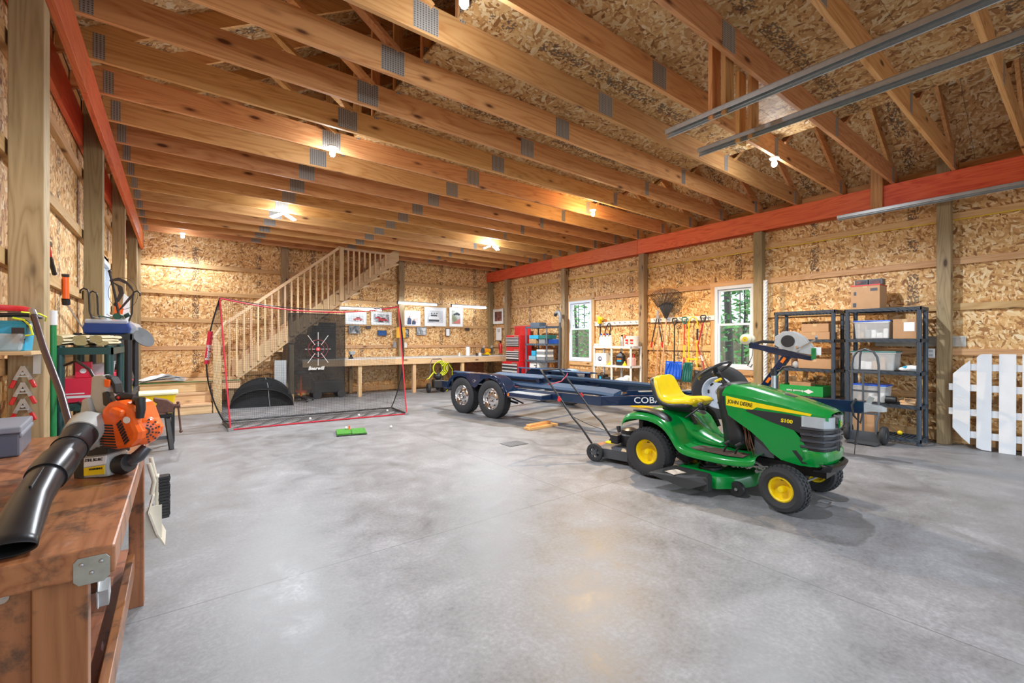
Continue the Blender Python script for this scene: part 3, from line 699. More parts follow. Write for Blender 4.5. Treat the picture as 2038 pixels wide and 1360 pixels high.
for z, k in ((.06, 1.0), (.14, 1.0), (.165, .97), (.178, .9)):
    dk.append([(x0+.60, y0, z) for x0, y0 in ((-.30*k, -.45*k), (-.12*k, -.50*k), (.12*k, -.46*k), (.24*k, -.3*k), (.30*k, -.12*k), (.28*k, .1*k), (.26*k, .34*k), (.12*k, .50*k), (-.1*k, .52*k), (-.26*k, .42*k), (-.30*k, .15*k), (-.31*k, -.2*k))])
MB().loft(dk).build('mower_deck', G, tr, smooth=35)
for y in (-.26, .24):
    MB().lathe([(.001, .18), (.10, .18), (.10, .20), (.09, .205), (.06, .21), (.03, .26), (.001, .26)], (.56, y, 0), 'Z', 24).build('spindle_pulley', K, tr, smooth=30)
MB().tube([(.66, -.26, .215), (.56, -.37, .215), (.46, -.26, .215), (.46, .24, .215), (.56, .34, .215), (.66, .24, .215)], .007, 6, closed=True).build('drive_belt', M['rubber'], tr)
ch = MB()
ch.loft([[(.30, -.46, .165), (.68, -.46, .165), (.66, -.46, .19), (.32, -.46, .19)], [(.28, -.56, .165), (.70, -.58, .12), (.68, -.56, .175), (.30, -.55, .185)], [(.24, -.79, .15), (.56, -.66, .055), (.54, -.65, .15), (.25, -.78, .165)]])
ch.prism([(.46, .06), (.70, .055), (.70, .17), (.56, .165)], (0, -.58, 0), (1, 0, 0), (0, 0, 1), (0, .08, 0))
ch.build('discharge_chute', mat('scuffed_black_plastic', (.035, .035, .035), .5, var=.2), tr, bevel=.004)
MB()._pts([(.40, -.575, .187), (.50, -.585, .181), (.45, -.70, .171), (.35, -.69, .179)], [(0, 1, 2, 3)]).build('warning_label', mat('faded_label', (.62, .52, .42), .6, var=.3), tr, solid=.002)
for y, x in ((-.33, .84), (.40, .82)):
    g = MB().lathe([(.02, -.02), (.062, -.022), (.066, -.012), (.066, .012), (.062, .022), (.02, .02)], (0, 0, 0), 'Y', 24, closed=True).build('gauge_wheel', M['black'], tr, smooth=35); g.location = (x, y, .067)
    MB().lathe([(.001, -.032), (.014, -.030), (.016, -.018), (.001, -.018)], (0, 0, 0), 'Y', 10).build('axle_bolt', M['steel'], g)

# ------------------------------------------------------------------ push mower
pm = thing('push_mower', 'black walk-behind lawn mower with folding handle and red knobs', 'lawn mower', (4.08, 3.52, 0), R(-77))
def small_wheel(t, c, r, w_, s):
    o = MB().lathe([(r*.62, -w_/2), (r*.95, -w_/2), (r, -w_*.3), (r, w_*.3), (r*.95, w_/2), (r*.62, w_/2)], (0, 0, 0), 'Y', 28, closed=True).build('tyre', M['rubber'], t, smooth=35); o.location = c
    b = MB().lathe([(.001, -w_*.5), (.03, -w_*.5), (.03, w_*.5), (.001, w_*.5)], (0, 0, 0), 'Y', 14)
    for k in range(6):
        a = 2*PI*k/6; b.bar((math.cos(a)*.02, 0, math.sin(a)*.02), (math.cos(a)*r*.66, 0, math.sin(a)*r*.66), .02, w_*.5, (0, 1, 0))
    b.lathe([(r*.60, -w_*.42), (r*.68, -w_*.45), (r*.68, w_*.45), (r*.60, w_*.42)], (0, 0, 0), 'Y', 24, closed=True).build('wheel_disc', M['dkgrey'], o)
for x in (0, .50):
    for s in (-1, 1): small_wheel(pm, (x, s*.27, .102), .102, .045, s)
MB().loft([[(x, -w_, z0), (x, -w_, z1), (x, -w_*.8, z1+.02), (x, w_*.8, z1+.02), (x, w_, z1), (x, w_, z0)] for x, w_, z0, z1 in ((-.08, .2, .07, .12), (.02, .235, .05, .145), (.12, .24, .05, .155), (.42, .24, .05, .155), (.54, .2, .05, .14), (.60, .12, .06, .12))]).build('deck', M['dkgrey'], pm, smooth=30)
MB().bb((-.06, -.20, .135), (.14, .0, .165)).build('grass_flap', mat('rust_stained_cover', (.36, .14, .06), .7, var=.3), pm, bevel=.004)
MB().bb((-.02, .0, .15), (.1, .09, .172)).bb((.02, -.05, .168), (.13, -.02, .18)).build('yellow_tag', M['yellow'], pm)
MB().lathe([(.001, .18), (.10, .18), (.11, .22), (.11, .30), (.095, .32), (.001, .325)], (.30, 0, 0), 'Z', 20).build('engine', M['black'], pm, smooth=30)
MB().lathe([(.001, .385), (.05, .38), (.095, .36), (.10, .33), (.10, .32), (.001, .32)], (.30, 0, 0), 'Z', 24).build('recoil_cover', M['blackm'], pm, smooth=40)
MB().bb((.15, -.18, .21), (.24, -.02, .31)).build('air_filter', M['black'], pm, bevel=.01)
MB().bb((.145, -.15, .24), (.149, -.07, .29)).build('spec_label', M['paper'], pm)
MB().tube([(.14, .06, .30), (.12, .08, .36)], [.02, .028], 12).build('oil_cap', M['black'], pm)
MB().lathe([(.001, .30), (.035, .30), (.04, .35), (.03, .37), (.05, .372), (.05, .392), (.001, .392)], (.42, .1, 0), 'Z', 14).build('fuel_cap', M['black'], pm)
hp = []
for s in (-1, 1):
    lo = [(-.03, s*.235, .15), (-.20, s*.24, .36), (-.31, s*.235, .45), (-.49, s*.235, .66)]
    up = [(-.49, s*.23, .66), (-.74, s*.215, .93), (-.80, s*.205, .995)]
    MB().tube(lo, .0125, 8).build('lower_handle', M['blackm'], pm, smooth=50)
    k = MB().lathe([(.001, -.02), (.022, -.018), (.026, 0), (.012, .012), (.001, .012)], (0, 0, 0), 'Y', 10).box((0, -.01, .02), (.022, .018, .04)).build('handle_knob', M['redp'], pm); k.location = (-.49, s*.26, .66)
    hp.append(up)
MB().tube(hp[0]+[(-.815, -.19, 1.0), (-.815, .19, 1.0)]+hp[1][::-1], .0125, 8).build('upper_handle', M['blackm'], pm, smooth=50)
MB().tube([(-.66, -.225, .85), (-.70, -.20, .83), (-.72, -.17, .82), (-.70, .1, .85), (-.67, .18, .92), (-.68, .21, .95)], .006, 8).build('brake_bail', mat('pinkish_red_bail', (.62, .05, .09), .4), pm, smooth=50)
MB().tube([(-.5, -.22, .62), (-.36, -.18, .46), (-.2, -.05, .36), (.0, .05, .29), (.16, .08, .28)], .004, 6).build('control_cable', M['black'], pm, smooth=60)

# ------------------------------------------------------------------ boat trailer   (local +x to the coupler)
bt = thing('boat_trailer', 'dark navy tandem axle boat trailer with chrome wheels and padded bunks', 'trailer', (5.6, 7.1, 0), R(-81.4))
NV = M['navy']
for s in (-1, 1):
    for x in (-.405, .405):
        o = tyre_mb(.342, .195, .21, (0, 0, 0), 0, road=True)
        for i in range(60):      # shallow cross sipes
            a = 2*PI*i/60
            for u in (-.06, 0, .06):
                P = [Vector((math.cos(a)*r_-math.sin(a)*t_, u+q, math.sin(a)*r_+math.cos(a)*t_)) for r_ in (.338, .3455) for t_, q in ((-.011, -.022), (.011, -.022), (.011, .022), (-.011, .022))]
                o._pts(P, [(3, 2, 1, 0), (4, 5, 6, 7), (0, 1, 5, 4), (1, 2, 6, 5), (2, 3, 7, 6), (3, 0, 4, 7)])
        o = o.build('tyre', M['rubber'], bt, smooth=30); o.location = (x, s*1.12, .342)
        b = MB().lathe([(.198, s*.085), (.188, s*.092), (.178, s*.08), (.170, s*.05), (.155, s*.035), (.14, s*.045), (.10, s*.058), (.045, s*.055), (.045, 0), (.17, 0), (.198, -s*.085)], (0, 0, 0), 'Y', 32, closed=True)
        rim = b.build('chrome_rim', M['chrome'], o, smooth=35)
        b = MB()
        for k in range(6):
            a = 2*PI*k/6; b.cyl((math.cos(a)*.125, s*.040, math.sin(a)*.125), (math.cos(a)*.125, s*.056, math.sin(a)*.125), .016, n=10)
        b.build('rim_holes', M['black'], o).__setitem__('kind', 'stuff')
        MB().lathe([(.001, s*.125), (.025, s*.122), (.034, s*.11), (.036, s*.05), (.001, s*.05)], (0, 0, 0), 'Y', 16).build('hub_cap', M['chrome'], o, smooth=40)
        b = MB()
        for k in range(5):
            a = 2*PI*k/5+.3; b.cyl((math.cos(a)*.066, s*.05, math.sin(a)*.066), (math.cos(a)*.066, s*.08, math.sin(a)*.066), .010, n=6)
        b.build('lug_nuts', M['chrome'], o).__setitem__('kind', 'stuff')
    # fender: teardrop tandem arch with a flat skirt
    arch = [(-.84, .42), (-.83, .50), (-.77, .61), (-.66, .71), (-.52, .76), (-.3, .775), (.3, .775), (.52, .76), (.66, .71), (.77, .61), (.83, .50), (.86, .40)]
    rows = [[(x, s*y, z) for y in (.98, 1.0, 1.22, 1.24)] for x, z in arch]
    f = MB().sheet(rows).build('fender', NV, bt, solid=.008, smooth=30)
    inner = [(-.79, .42), (-.77, .50), (-.70, .60), (-.58, .68), (-.42, .715), (-.26, .70), (-.13, .62), (-.06, .54), (0, .515), (.06, .54), (.13, .62), (.26, .70), (.42, .715), (.58, .68), (.70, .60), (.77, .50), (.80, .38)]
    pts = arch+inner[::-1]
    bmx = MB(); n = len(arch); m = len(inner)
    # skirt as strips between the arch and the inner cut-outs
    def ip(pl, t_):
        t_ = t_*(len(pl)-1); i = min(int(t_), len(pl)-2); q = t_-i
        return (pl[i][0]*(1-q)+pl[i+1][0]*q, pl[i][1]*(1-q)+pl[i+1][1]*q)
    def top_at(x):
        for (x0, z0), (x1, z1) in zip(arch, arch[1:]):
            if x0 <= x <= x1: return z0+(z1-z0)*(x-x0)/(x1-x0)
        return arch[0][1] if x < 0 else arch[-1][1]
    bmx.sheet([[(x, s*1.238, z), (x*1.0, s*1.238, max(top_at(x), z+.004))] for x, z in inner])
    bmx.build('skirt', NV, f, solid=.008)
    MB().sheet([[(x, s*.985, z), (x, s*.985, max(.50, z-.2))] for x, z in arch]).build('inner_panel', NV, f, solid=.006)
    MB().lathe([(.001, s*.012), (.03, s*.012), (.034, s*.0), (.001, 0)], (0, s*1.242, .645), 'Y', 20).build('emblem', M['chrome'], f)
    MB().lathe([(.001, s*.0135), (.022, s*.0135), (.022, s*.011), (.001, .011*s)], (0, s*1.242, .645), 'Y', 20).build('emblem_field', NV, f)
    b = MB()
    for x, z in ((.60, .70), (.68, .64), (.74, .57), (.80, .48)): b.cyl((x, s*1.24, z), (x, s*1.25, z), .010, n=8)
    b.build('fender_bolts', M['chrome'], f).__setitem__('kind', 'stuff')
    MB().bb((.87, s*1.225, .44), (.90, s*1.25, .49)).build('marker_lamp', M['orr'], f)
    # step with tread plate, rails
    MB().bb((.86, s*.98, .42), (1.62, s*1.24, .50)).build('step_box', NV, bt, bevel=.006)
    MB().bb((.87, s*.99, .501), (1.61, s*1.23, .507)).build('tread_plate', M['galv'], bt)
    MB().bb((.9, s*1.236, .425), (1.60, s*1.246, .437)).build('step_strip', M['steel'], bt)
    MB().bar((-1.35, s*.95, .48), (2.55, s*.95, .48), .05, .14).build('side_rail', NV, bt, bevel=.005)
    MB().bar((2.5, s*.95, .48), (4.05, s*.055, .56), .05, .14).build('tongue_rail', NV, bt, bevel=.005)
    MB().bar((.86, s*.978, .553), (2.5, s*.978, .553), .008, .008).build('rail_trim', M['steel'], bt)
    # bunks
    MB().loft([[(x, s*(.60), z-.01), (x, s*.61, z+.02), (x, s*.82, z-.02), (x, s*.84, z-.06), (x, s*.82, z-.09), (x, s*.62, z-.05)] for x, z in ((.2, .66), (1.2, .645), (2.4, .63), (2.68, .61))]).build('long_bunk', mat('navy_bunk_carpet', (.028, .068, .145), .55, var=.2, scale=60), bt, smooth=30)
    MB().loft([[(x, s*(.58), .755), (x, s*.60, .78), (x, s*.84, .755), (x, s*.85, .735), (x, s*.60, .735)] for x in (.02, 1.30)]).build('raised_bunk', mat('navy_bunk_carpet', (0, 0, 0)), bt, bevel=.006)
    for x in (.15, 1.15): MB().bb((x-.03, s*.66, .55), (x+.03, s*.78, .74)).build('bunk_bracket', NV, bt)
    MB().loft([[(x, s*.92, .745), (x, s*.93, .775), (x, s*1.0, .77), (x, s*1.01, .745)] for x in (-.95, .35)]).build('guide_board', mat('navy_bunk_carpet', (0, 0, 0)), bt, bevel=.004)
    MB().bar((-.9, s*.95, .5), (-.9, s*.96, .75), .05, .04, (1, 0, 0)).build('guide_post', NV, bt)
for x in (-1.3, -.45, .4, 1.3, 2.45): MB().bar((x, -.95, .46), (x, .95, .46), .06, .10).build('cross_member', NV, bt, bevel=.004)
for x in (-.405, .405): MB().cyl((x, -1.03, .342), (x, 1.03, .342), .035, n=10).build('axle', M['blackm'], bt)
MB().bar((.9, -1.03, .30), (.5, -1.0, .34), .03, .03).bar((.62, -.99, .4), (1.0, -.99, .3), .02, .02).build('brake_bracket', M['blackm'], bt)
MB().bar((3.9, 0, .60), (5.53, 0, .60), .10, .14).build('tongue_beam', NV, bt, bevel=.006)
MB().bar((2.45, 0, .50), (4.2, 0, .60), .09, .12).build('keel_beam', NV, bt, bevel=.006)
MB().bar((2.9, -.48, .615), (3.5, .05, .64), .09, .01).build('tread_gusset', M['galv'], bt)
text('lettering', 'COBALT', .125, (2.95, -.720, .467), (1.55, .895, .075), (0, 0, 1), M['white'], bt, bold=.001, squash=1.12)
# coupler, chains, jack
MB().loft([[(x, -w_, z0), (x, -w_, z1), (x, w_, z1), (x, w_, z0)] for x, w_, z0, z1 in ((5.53, .052, .545, .65), (5.60, .045, .56, .64), (5.68, .04, .56, .63), (5.73, .03, .57, .61))]).build('coupler', M['galv'], bt, smooth=30)
MB().box((5.58, 0, .68), (.05, .05, .09), rot=(0, .4, 0)).build('coupler_latch', M['galv'], bt)
MB().tube([(5.52, -.05, .54), (5.50, -.08, .42), (5.44, -.09, .50), (5.42, -.08, .62), (5.46, -.07, .70)], .012, 8).build('brake_hose', M['rubber'], bt, smooth=60)
co = [(5.30+.035*math.cos(t_*.9)+.02*math.sin(t_*.13), -.07+.035*math.sin(t_*.9), .50-.011*t_) for t_ in range(26)]
MB().tube(co, .006, 6).build('coiled_cable', M['black'], bt, smooth=60)
MB().tube([co[-1], (5.3, -.1, .19), (5.24, -.13, .15), (5.2, -.15, .10)], .006, 6).build('cable_end', M['black'], bt, smooth=60)
def chain(name, pts, n):
    pts = [Vector(p) for p in pts]; seg = []
    for i in range(n):
        t_ = i/(n-1)*(len(pts)-1); j = min(int(t_), len(pts)-2); q = t_-j; seg.append(pts[j].lerp(pts[j+1], q))
    b = MB()
    for i in range(n-1):
        a, c_ = seg[i], seg[i+1]; d = (c_-a).normalized(); u = d.orthogonal().normalized()
        if i % 2: u = d.cross(u)
        mid = (a+c_)/2; L_ = (c_-a).length*.75
        b.tube([mid+d*math.cos(t_)*L_+u*math.sin(t_)*.011 for t_ in [2*PI*k/8 for k in range(8)]], .0035, 5, closed=True)
    b.build(name, M['galv'], bt).__setitem__('kind', 'stuff')
chain('safety_chain', [(5.25, -.06, .56), (5.2, -.12, .38), (5.15, -.16, .24), (5.05, -.2, .12), (5.0, -.22, .04)], 22)
MB().tube([(5.04, -.2, .15), (5.03, -.22, .08), (5.0, -.20, .05), (4.98, -.18, .09)], .006, 6).build('chain_hook', M['galv'], bt, smooth=60)
MB().tube([(5.47, .06, .58), (5.46, .07, .3), (5.44, .05, .16)], .011, 8).build('jack_strap', M['black'], bt)
MB().tube([(5.44, .05, .16), (5.43, .05, .02)], .004, 6).ball((5.44, .05, .15), (.02, .02, .014)).build('plug_lead', M['black'], bt)
# winch stand
MB().bar((4.36, 0, .58), (4.78, 0, 1.24), .09, .10, (0, 1, 0)).build('winch_mast', NV, bt, bevel=.005)
for z_, q in ((1.13, .695), (.86, .44)):
    x_ = 4.36+(z_-.58)/.66*.42
    MB().box((x_, -.052, z_), (.035, .006, .08), rot=(0, R(32.5), 0)).build('orange_reflector', M['orr'], bt)
MB().loft([[(x, -w_, z0), (x, -w_, z1), (x, w_, z1), (x, w_, z0)] for x, w_, z0, z1 in ((4.30, .05, 1.28, 1.37), (4.42, .055, 1.26, 1.33), (4.7, .06, 1.18, 1.27), (5.02, .06, 1.13, 1.18))]).build('winch_arm', NV, bt, bevel=.005)
for s in (-1, 1):
    o = MB().lathe([(.02, -.035), (.05, -.035), (.072, -.02), (.072, .02), (.05, .035), (.02, .035)], (4.27, s*.075, 1.40), 'Y', 22, closed=True).build('bow_roller', mat('cream_roller', (.75, .70, .52), .35), bt, smooth=35)
    MB().lathe([(.001, -.038), (.035, -.038), (.035, .038), (.001, .038)], (4.27, s*.075, 1.40), 'Y', 16).build('roller_hub', M['yellow'], o)
MB().cyl((4.27, -.12, 1.40), (4.27, .12, 1.40), .008).build('roller_pin', M['steel'], bt)
wp = [(4.61, 1.33), (4.62, 1.43), (4.71, 1.50), (4.82, 1.50), (4.93, 1.43), (5.02, 1.31), (5.07, 1.20), (4.98, 1.21), (4.78, 1.25), (4.68, 1.28)]
for y0 in (-.075, .055): MB().prism(wp, (0, y0, 0), (1, 0, 0), (0, 0, 1), (0, .02, 0)).build('winch_side', mat('pale_grey_metal', (.50, .52, .53), .4, .2), bt, bevel=.003)
MB().lathe([(.001, -.052), (.075, -.052), (.075, .052), (.001, .052)], (4.77, 0, 1.37), 'Y', 24).build('strap_drum', M['black'], bt)
MB().lathe([(.001, -.012), (.072, -.012), (.078, 0), (.001, 0)], (4.765, -.076, 1.375), 'Y', 24).build('gear_cover', M['black'], bt)
MB().lathe([(.001, -.02), (.016, -.02), (.018, 0), (.001, 0)], (4.87, -.08, 1.30), 'Y', 12).build('winch_bolt', M['chrome'], bt)
wh = MB().bar((4.90, -.10, 1.28), (5.08, -.12, 1.40), .02, .006, (0, 1, 0)).bar((4.86, -.11, 1.25), (4.92, -.10, 1.29), .02, .006, (0, 1, 0)).build('winch_crank', M['steel'], bt)
MB().tube([(5.08, -.12, 1.40), (5.09, -.20, 1.43)], .014, 10).build('crank_grip', M['grey'], wh)
MB().bb((5.02, -.09, 1.15), (5.07, -.08, 1.29)).build('green_hang_tag', M['green'], bt, bevel=.01)
MB().bb((5.05, -.07, 1.2), (5.12, -.066, 1.3)).build('white_hang_tag', M['paper'], bt)
MB().tube([(4.34, 0, 1.30), (4.33, 0, 1.18), (4.30, .0, 1.1)], .004, 6).tube([(4.30, 0, 1.1), (4.27, 0, 1.04), (4.31, 0, 1.02), (4.33, 0, 1.06)], .008, 6).build('winch_hook', M['dkgrey'], bt, smooth=60)
MB().tube([(4.62, .02, 1.36), (4.45, .02, 1.37), (4.32, .02, 1.33)], .02, 6, flat=.2).build('winch_strap', M['black'], bt)
# spare wheel on its carrier
sp_ = tyre_mb(.345, .20, .21, (0, 0, 0), 0, road=True).build('spare_tyre', M['rubber'], bt, smooth=30); sp_.location = (4.14, -.66, .72)
MB().lathe([(.205, -.085), (.19, -.09), (.18, -.06), (.165, -.02), (.11, -.035), (.05, -.035), (.05, .0), (.19, .02), (.205, .085)], (0, 0, 0), 'Y', 32, closed=True).build('white_rim', mat('pale_painted_rim', (.62, .68, .78), .35), sp_, smooth=35)
b = MB()
for k in range(8):
    a = 2*PI*k/8; b.box((math.cos(a)*.135, -.03, math.sin(a)*.135), (.045, .02, .022), rot=(0, -a+PI/2, 0))
b.build('rim_slots', M['black'], sp_).__setitem__('kind', 'stuff')
MB().bar((4.14, -.56, .72), (4.16, 0, .62), .05, .05).build('spare_carrier', NV, bt)
# jack on the tongue beside the mast
MB().cyl((4.62, -.14, .50), (4.62, -.14, .98), .028, n=12).build('jack_tube', M['galv'], bt, smooth=40)
MB().cyl((4.62, -.14, .93), (4.62, -.14, 1.02), .036, n=12).build('jack_head', M['black'], bt, smooth=40)
MB().tube([(4.62, -.14, .99), (4.70, -.16, 1.0), (4.74, -.18, 1.05), (4.82, -.2, 1.06), (4.86, -.2, 1.05)], .012, 8).build('jack_handle', M['black'], bt, smooth=50)

# timber offcuts, drain cover
for i, (c0, d_, rz, lab) in enumerate((((4.62, 5.32, .02), (.62, .14, .038), .05, 'lower weathered plank lying on the concrete floor'), ((4.60, 5.36, .058), (.50, .10, .034), .17, 'upper weathered plank resting on another plank'))):
    o = MB().box((0, 0, 0), d_).build('plank', M['pineX'], None, bevel=.003); o.location = c0; o.rotation_euler = (0, 0, rz); tag(o, lab, 'plank')
dc = thing('drain_cover', 'small dark grille of a floor drain set in the concrete', 'drain', (3.60, 4.70, .0), R(0))
MB().bb((-.15, -.12, .0005), (.15, .12, .004)).build('frame', M['dkgrey'], dc)
for i in range(9): MB().bb((-.135+i*.031, -.10, .004), (-.119+i*.031, .10, .007)).build('grate_bar', mat('grate_iron', (.2, .2, .2), .5, .5), dc)
# ------------------------------------------------------------------ golf net
net = thing('golf_net', 'wide black golf practice net on bowed poles with red edging', 'golf net', (0, 0, 0))
netm = mat('black_netting', (.02, .02, .02), .8); redw = mat('red_webbing', (.68, .02, .05), .6)
TLp, TRp = Vector((.54, 8.30, 2.05)), Vector((3.38, 8.05, 2.03))
def topz(t): return TLp.lerp(TRp, t)-Vector((0, 0, .62*t*(1-t)))
def grid_net(name, rows, th=.0034):
    o = MB().sheet(rows).build(name, netm, net)
    m = o.modifiers.new('wire', 'WIREFRAME'); m.thickness = th; m.use_even_offset = False; m.use_boundary = True
    o['kind'] = 'stuff'; return o
bl, br = Vector((.62, 8.80, .05)), Vector((3.46, 8.58, .05)); fl_, fr_ = Vector((.66, 8.02, .012)), Vector((3.44, 7.80, .012))
NX, NZ = 100, 62
rows = []
for j in range(NZ+1):
    v_ = j/NZ; row = []
    for i in range(NX+1):
        t_ = i/NX; a = topz(t_); c_ = bl.lerp(br, t_); p = a.lerp(c_, v_); p.y += .10*math.sin(PI*v_)*math.sin(PI*t_)+.012*math.sin(t_*34+v_*6)
        row.append(p)
    rows.append(row)
grid_net('main_net', rows)
rows = []
for j in range(17):
    v_ = j/16
    rows.append([bl.lerp(br, i/70).lerp(fl_.lerp(fr_, i/70), v_)+Vector((0, 0, -.035*math.sin(PI*min(1, v_*1.2))+.012*math.sin(i*.9+j))+0*bl if 0 else (0, 0, max(-.03, -.03*math.sin(PI*v_))+.008*math.sin(i*.9+j))) for i in range(71)])
grid_net('floor_net', rows)
def bow(t, s):   # bowed pole from the back foot to the top corner
    a, c_ = (bl, TLp) if s < 0 else (br, TRp); p = a.lerp(c_, t); b_ = math.sin(PI*t**.9); p.x += s*.20*b_; p.y += .06*b_; return p
for s, f_, tp, nm in ((-1, fl_, TLp, 'side_net'), (1, fr_, TRp, 'side_net')):
    rows = []
    for j in range(46):
        v_ = j/45; rows.append([f_.lerp(tp, v_).lerp(bow(v_, s), i/14) for i in range(15)])
    grid_net(nm, rows)
    MB().tube([bow(i/16, s) for i in range(17)], .011, 8).build('bowed_pole', M['blackm'], net, smooth=60)
    MB().tube([f_.lerp(tp, i/8)+Vector((s*.0, 0, 0)) for i in range(9)], .011, 6, flat=.35, upv=(1, 0, 0)).build('red_edge', redw, net)
    MB().bar((f_.x, f_.y-.02, .02), ((bl if s < 0 else br).x, (bl if s < 0 else br).y, .03), .035, .025).build('base_bar', M['blackm'], net, bevel=.004)
    MB().bar(f_+Vector((-.04, -.05, .01)), f_+Vector((.03, .0, .01)), .03, .04).build('corner_foot', M['grey'], net)
MB().tube([bl.lerp(br, i/12)+Vector((0, 0, -.02)) for i in range(13)], .011, 8).build('rear_bar', M['blackm'], net)
MB().tube([topz(i/24) for i in range(25)], .010, 6).build('top_edge', redw, net, smooth=60)
MB().tube([topz(i/24)+Vector((0, .02, .012+.03*math.sin(PI*i/24))) for i in range(25)], .007, 6).build('top_pole', M['blackm'], net, smooth=60)
MB().tube([fl_.lerp(fr_, i/10)+Vector((0, .05*math.sin(PI*i/10), 0)) for i in range(11)], .012, 6, flat=.4).build('floor_edge', redw, net, smooth=60)
p0, p1 = bow(.48, -1), bow(.74, -1)
u_ = (p1-p0).normalized(); wv = Vector((-.045, 0, 0))
MB()._pts([p0+Vector((-.032, -.02, 0)), p0+Vector((.038, -.02, 0)), p1+Vector((.038, -.02, 0)), p1+Vector((-.032, -.02, 0))], [(0, 1, 2, 3)]).build('brand_tag', redw, net, solid=.006)
text('tag_lettering', 'Bearwill', .080, p0+u_*.06+Vector((.030, -.026, 0)), u_, (-1, 0, 0), M['white'], net, bold=.002)
# target sheet
T = NT('target_mesh_fabric'); cv = T.coords(rnd=False)
T.out((.016, .017, .018), .75); T.b.inputs['Alpha'].default_value = .84; tgm = T.m
tx0, tx1, tz0, tz1, ty = 1.53, 2.47, .47, 1.86, 8.36
rows = [[(tx0+(tx1-tx0)*i/24+.01*math.sin(j*.4), ty-.01*(1-j/30)+.02*math.sin(j*.33+i*.5)*(1-j/30), tz0+(tz1-tz0)*j/30+(-.012*math.sin(i*.8) if j == 0 else 0)) for i in range(25)] for j in range(31)]
ts = MB().sheet(rows).build('target_sheet', tgm, net, smooth=60)
b = MB(); b.tube([(tx0, ty-.005, tz0), (tx0, ty-.005, tz1)], .006, 6).tube([(tx1, ty-.005, tz0), (tx1, ty-.005, tz1)], .006, 6).tube([(tx0, ty-.005, tz1), (tx1, ty-.005, tz1)], .007, 6); b.build('target_hem', M['black'], ts)
cx_, cz_, yf = 2.0, 1.235, ty-.04
for r_ in (.10, .165):
    MB().tube([(cx_+r_*math.cos(2*PI*k/40), yf, cz_+r_*math.sin(2*PI*k/40)) for k in range(40)], .003, 5, closed=True).build('ring', mat('dull_red_print', (.45, .06, .05), .6), ts)
MB().lathe([(.001, 0), (.036, 0), (.036, -.002), (.001, -.002)], (cx_, yf, cz_), 'Y', 24).build('bullseye', M['redp'], ts)
MB().lathe([(.001, 0), (.012, 0), (.012, -.001), (.001, -.001)], (cx_, yf-.003, cz_), 'Y', 16).build('bullseye_dot', M['white'], ts)
for a, r0, r1 in ((R(55), .09, .30), (R(125), .09, .30), (R(235), .09, .30), (R(305), .09, .30), (R(90), .05, .14), (R(90), .17, .30), (R(270), .05, .14), (R(270), .17, .29), (0, .05, .10), (0, .125, .155), (0, .18, .215), (PI, .05, .10), (PI, .125, .155), (PI, .18, .215)):
    MB().bar((cx_+math.cos(a)*r0, yf, cz_+math.sin(a)*r0), (cx_+math.cos(a)*r1, yf, cz_+math.sin(a)*r1), .004, .009, (math.sin(a), 0, -math.cos(a))).build('aim_line', M['white'], ts)
text('lettering', 'Bearwill', .085, (cx_-.165, yf-.002, .87), (1, 0, 0), (0, 0, 1), M['white'], ts, bold=.003, shear=.25, squash=.95)
# golf mat and balls
gmn = thing('golf_mat', 'small green artificial turf hitting mat on the bare floor', 'golf mat', (2.08, 6.72, 0), R(-14))
MB().bb((-.21, -.20, 0), (.21, .20, .018)).build('rubber_base', M['black'], gmn, bevel=.004)
turf = NT('artificial_turf'); tv = turf.noise(turf.coords(), 90, 4)
turf = turf.out(turf.ramp(tv, [(.35, (.02, .13, .01)), (.65, (.09, .38, .03))]), .8, bump=tv, bd=.006)
for k, (x0, x1) in enumerate(((-.205, -.005), (.005, .205))): MB().bb((x0, -.195, .018), (x1, .195, .03 if k else .038)).build('turf_strip', turf, gmn)
MB().lathe([(.018, 0), (.012, .02), (.01, .05), (.016, .055), (.001, .055)], (-.02, .12, .034), 'Z', 12).build('rubber_tee', M['orange'], gmn)
for x, y, z, lab in ((1.86, 8.28, .0214, 'white golf ball on the net floor, left one'), (2.66, 8.14, .0214, 'white golf ball on the net floor, right one'), (2.70, 6.72, .0214, 'dull golf ball alone on the floor right of the turf mat'), (2.05, 6.86, .0594, 'white golf ball resting on the turf mat'), (3.28, 8.35, .0214, 'white golf ball at the right end of the net floor')):
    o = MB().ball((0, 0, 0), .0214, 16, 10).build('golf_ball', M['white'], None, smooth=60); o.location = (x, y, z); tag(o, lab, 'ball', 'golf balls')
# black pop-up chipping net under the stairs
pn = thing('popup_net', 'black domed pop-up chipping net standing under the stairs', 'golf net', (1.42, 10.45, 0), R(-10))
bm_ = mat('black_mesh_fabric', (.016, .017, .019), .85, alpha=.93)
rows = []
for j in range(13):
    a = PI*j/12; rows.append([(-.58*math.cos(a), .22*math.sin(PI*i/8)*math.sin(a)*1.0, .60*math.sin(a)*(1-.0*i)*math.cos((i-4)/4*.9)) for i in range(9)])
MB().sheet(rows).build('dome_fabric', bm_, pn, smooth=60)
MB().prism([(-.57*math.cos(PI*k/20), .37*math.sin(PI*k/20)*1.55) for k in range(21)], (0, .1, .0), (1, 0, 0), (0, 0, 1), (0, .003, 0)).build('front_mesh', bm_, pn)
for s in (-1, 1): MB().tube([(-.58*math.cos(PI*k/20), .0 if s < 0 else .22, .60*math.sin(PI*k/20)*(.62 if s < 0 else 1)) for k in range(21)], .008, 6).build('hoop', M['black'], pn, smooth=60)
MB().tube([(.05, .2, .6), (.1, .05, .45), (.12, -.02, .2), (.14, -.03, .01)], .006, 6).build('grey_seam', M['grey'], pn, smooth=60)

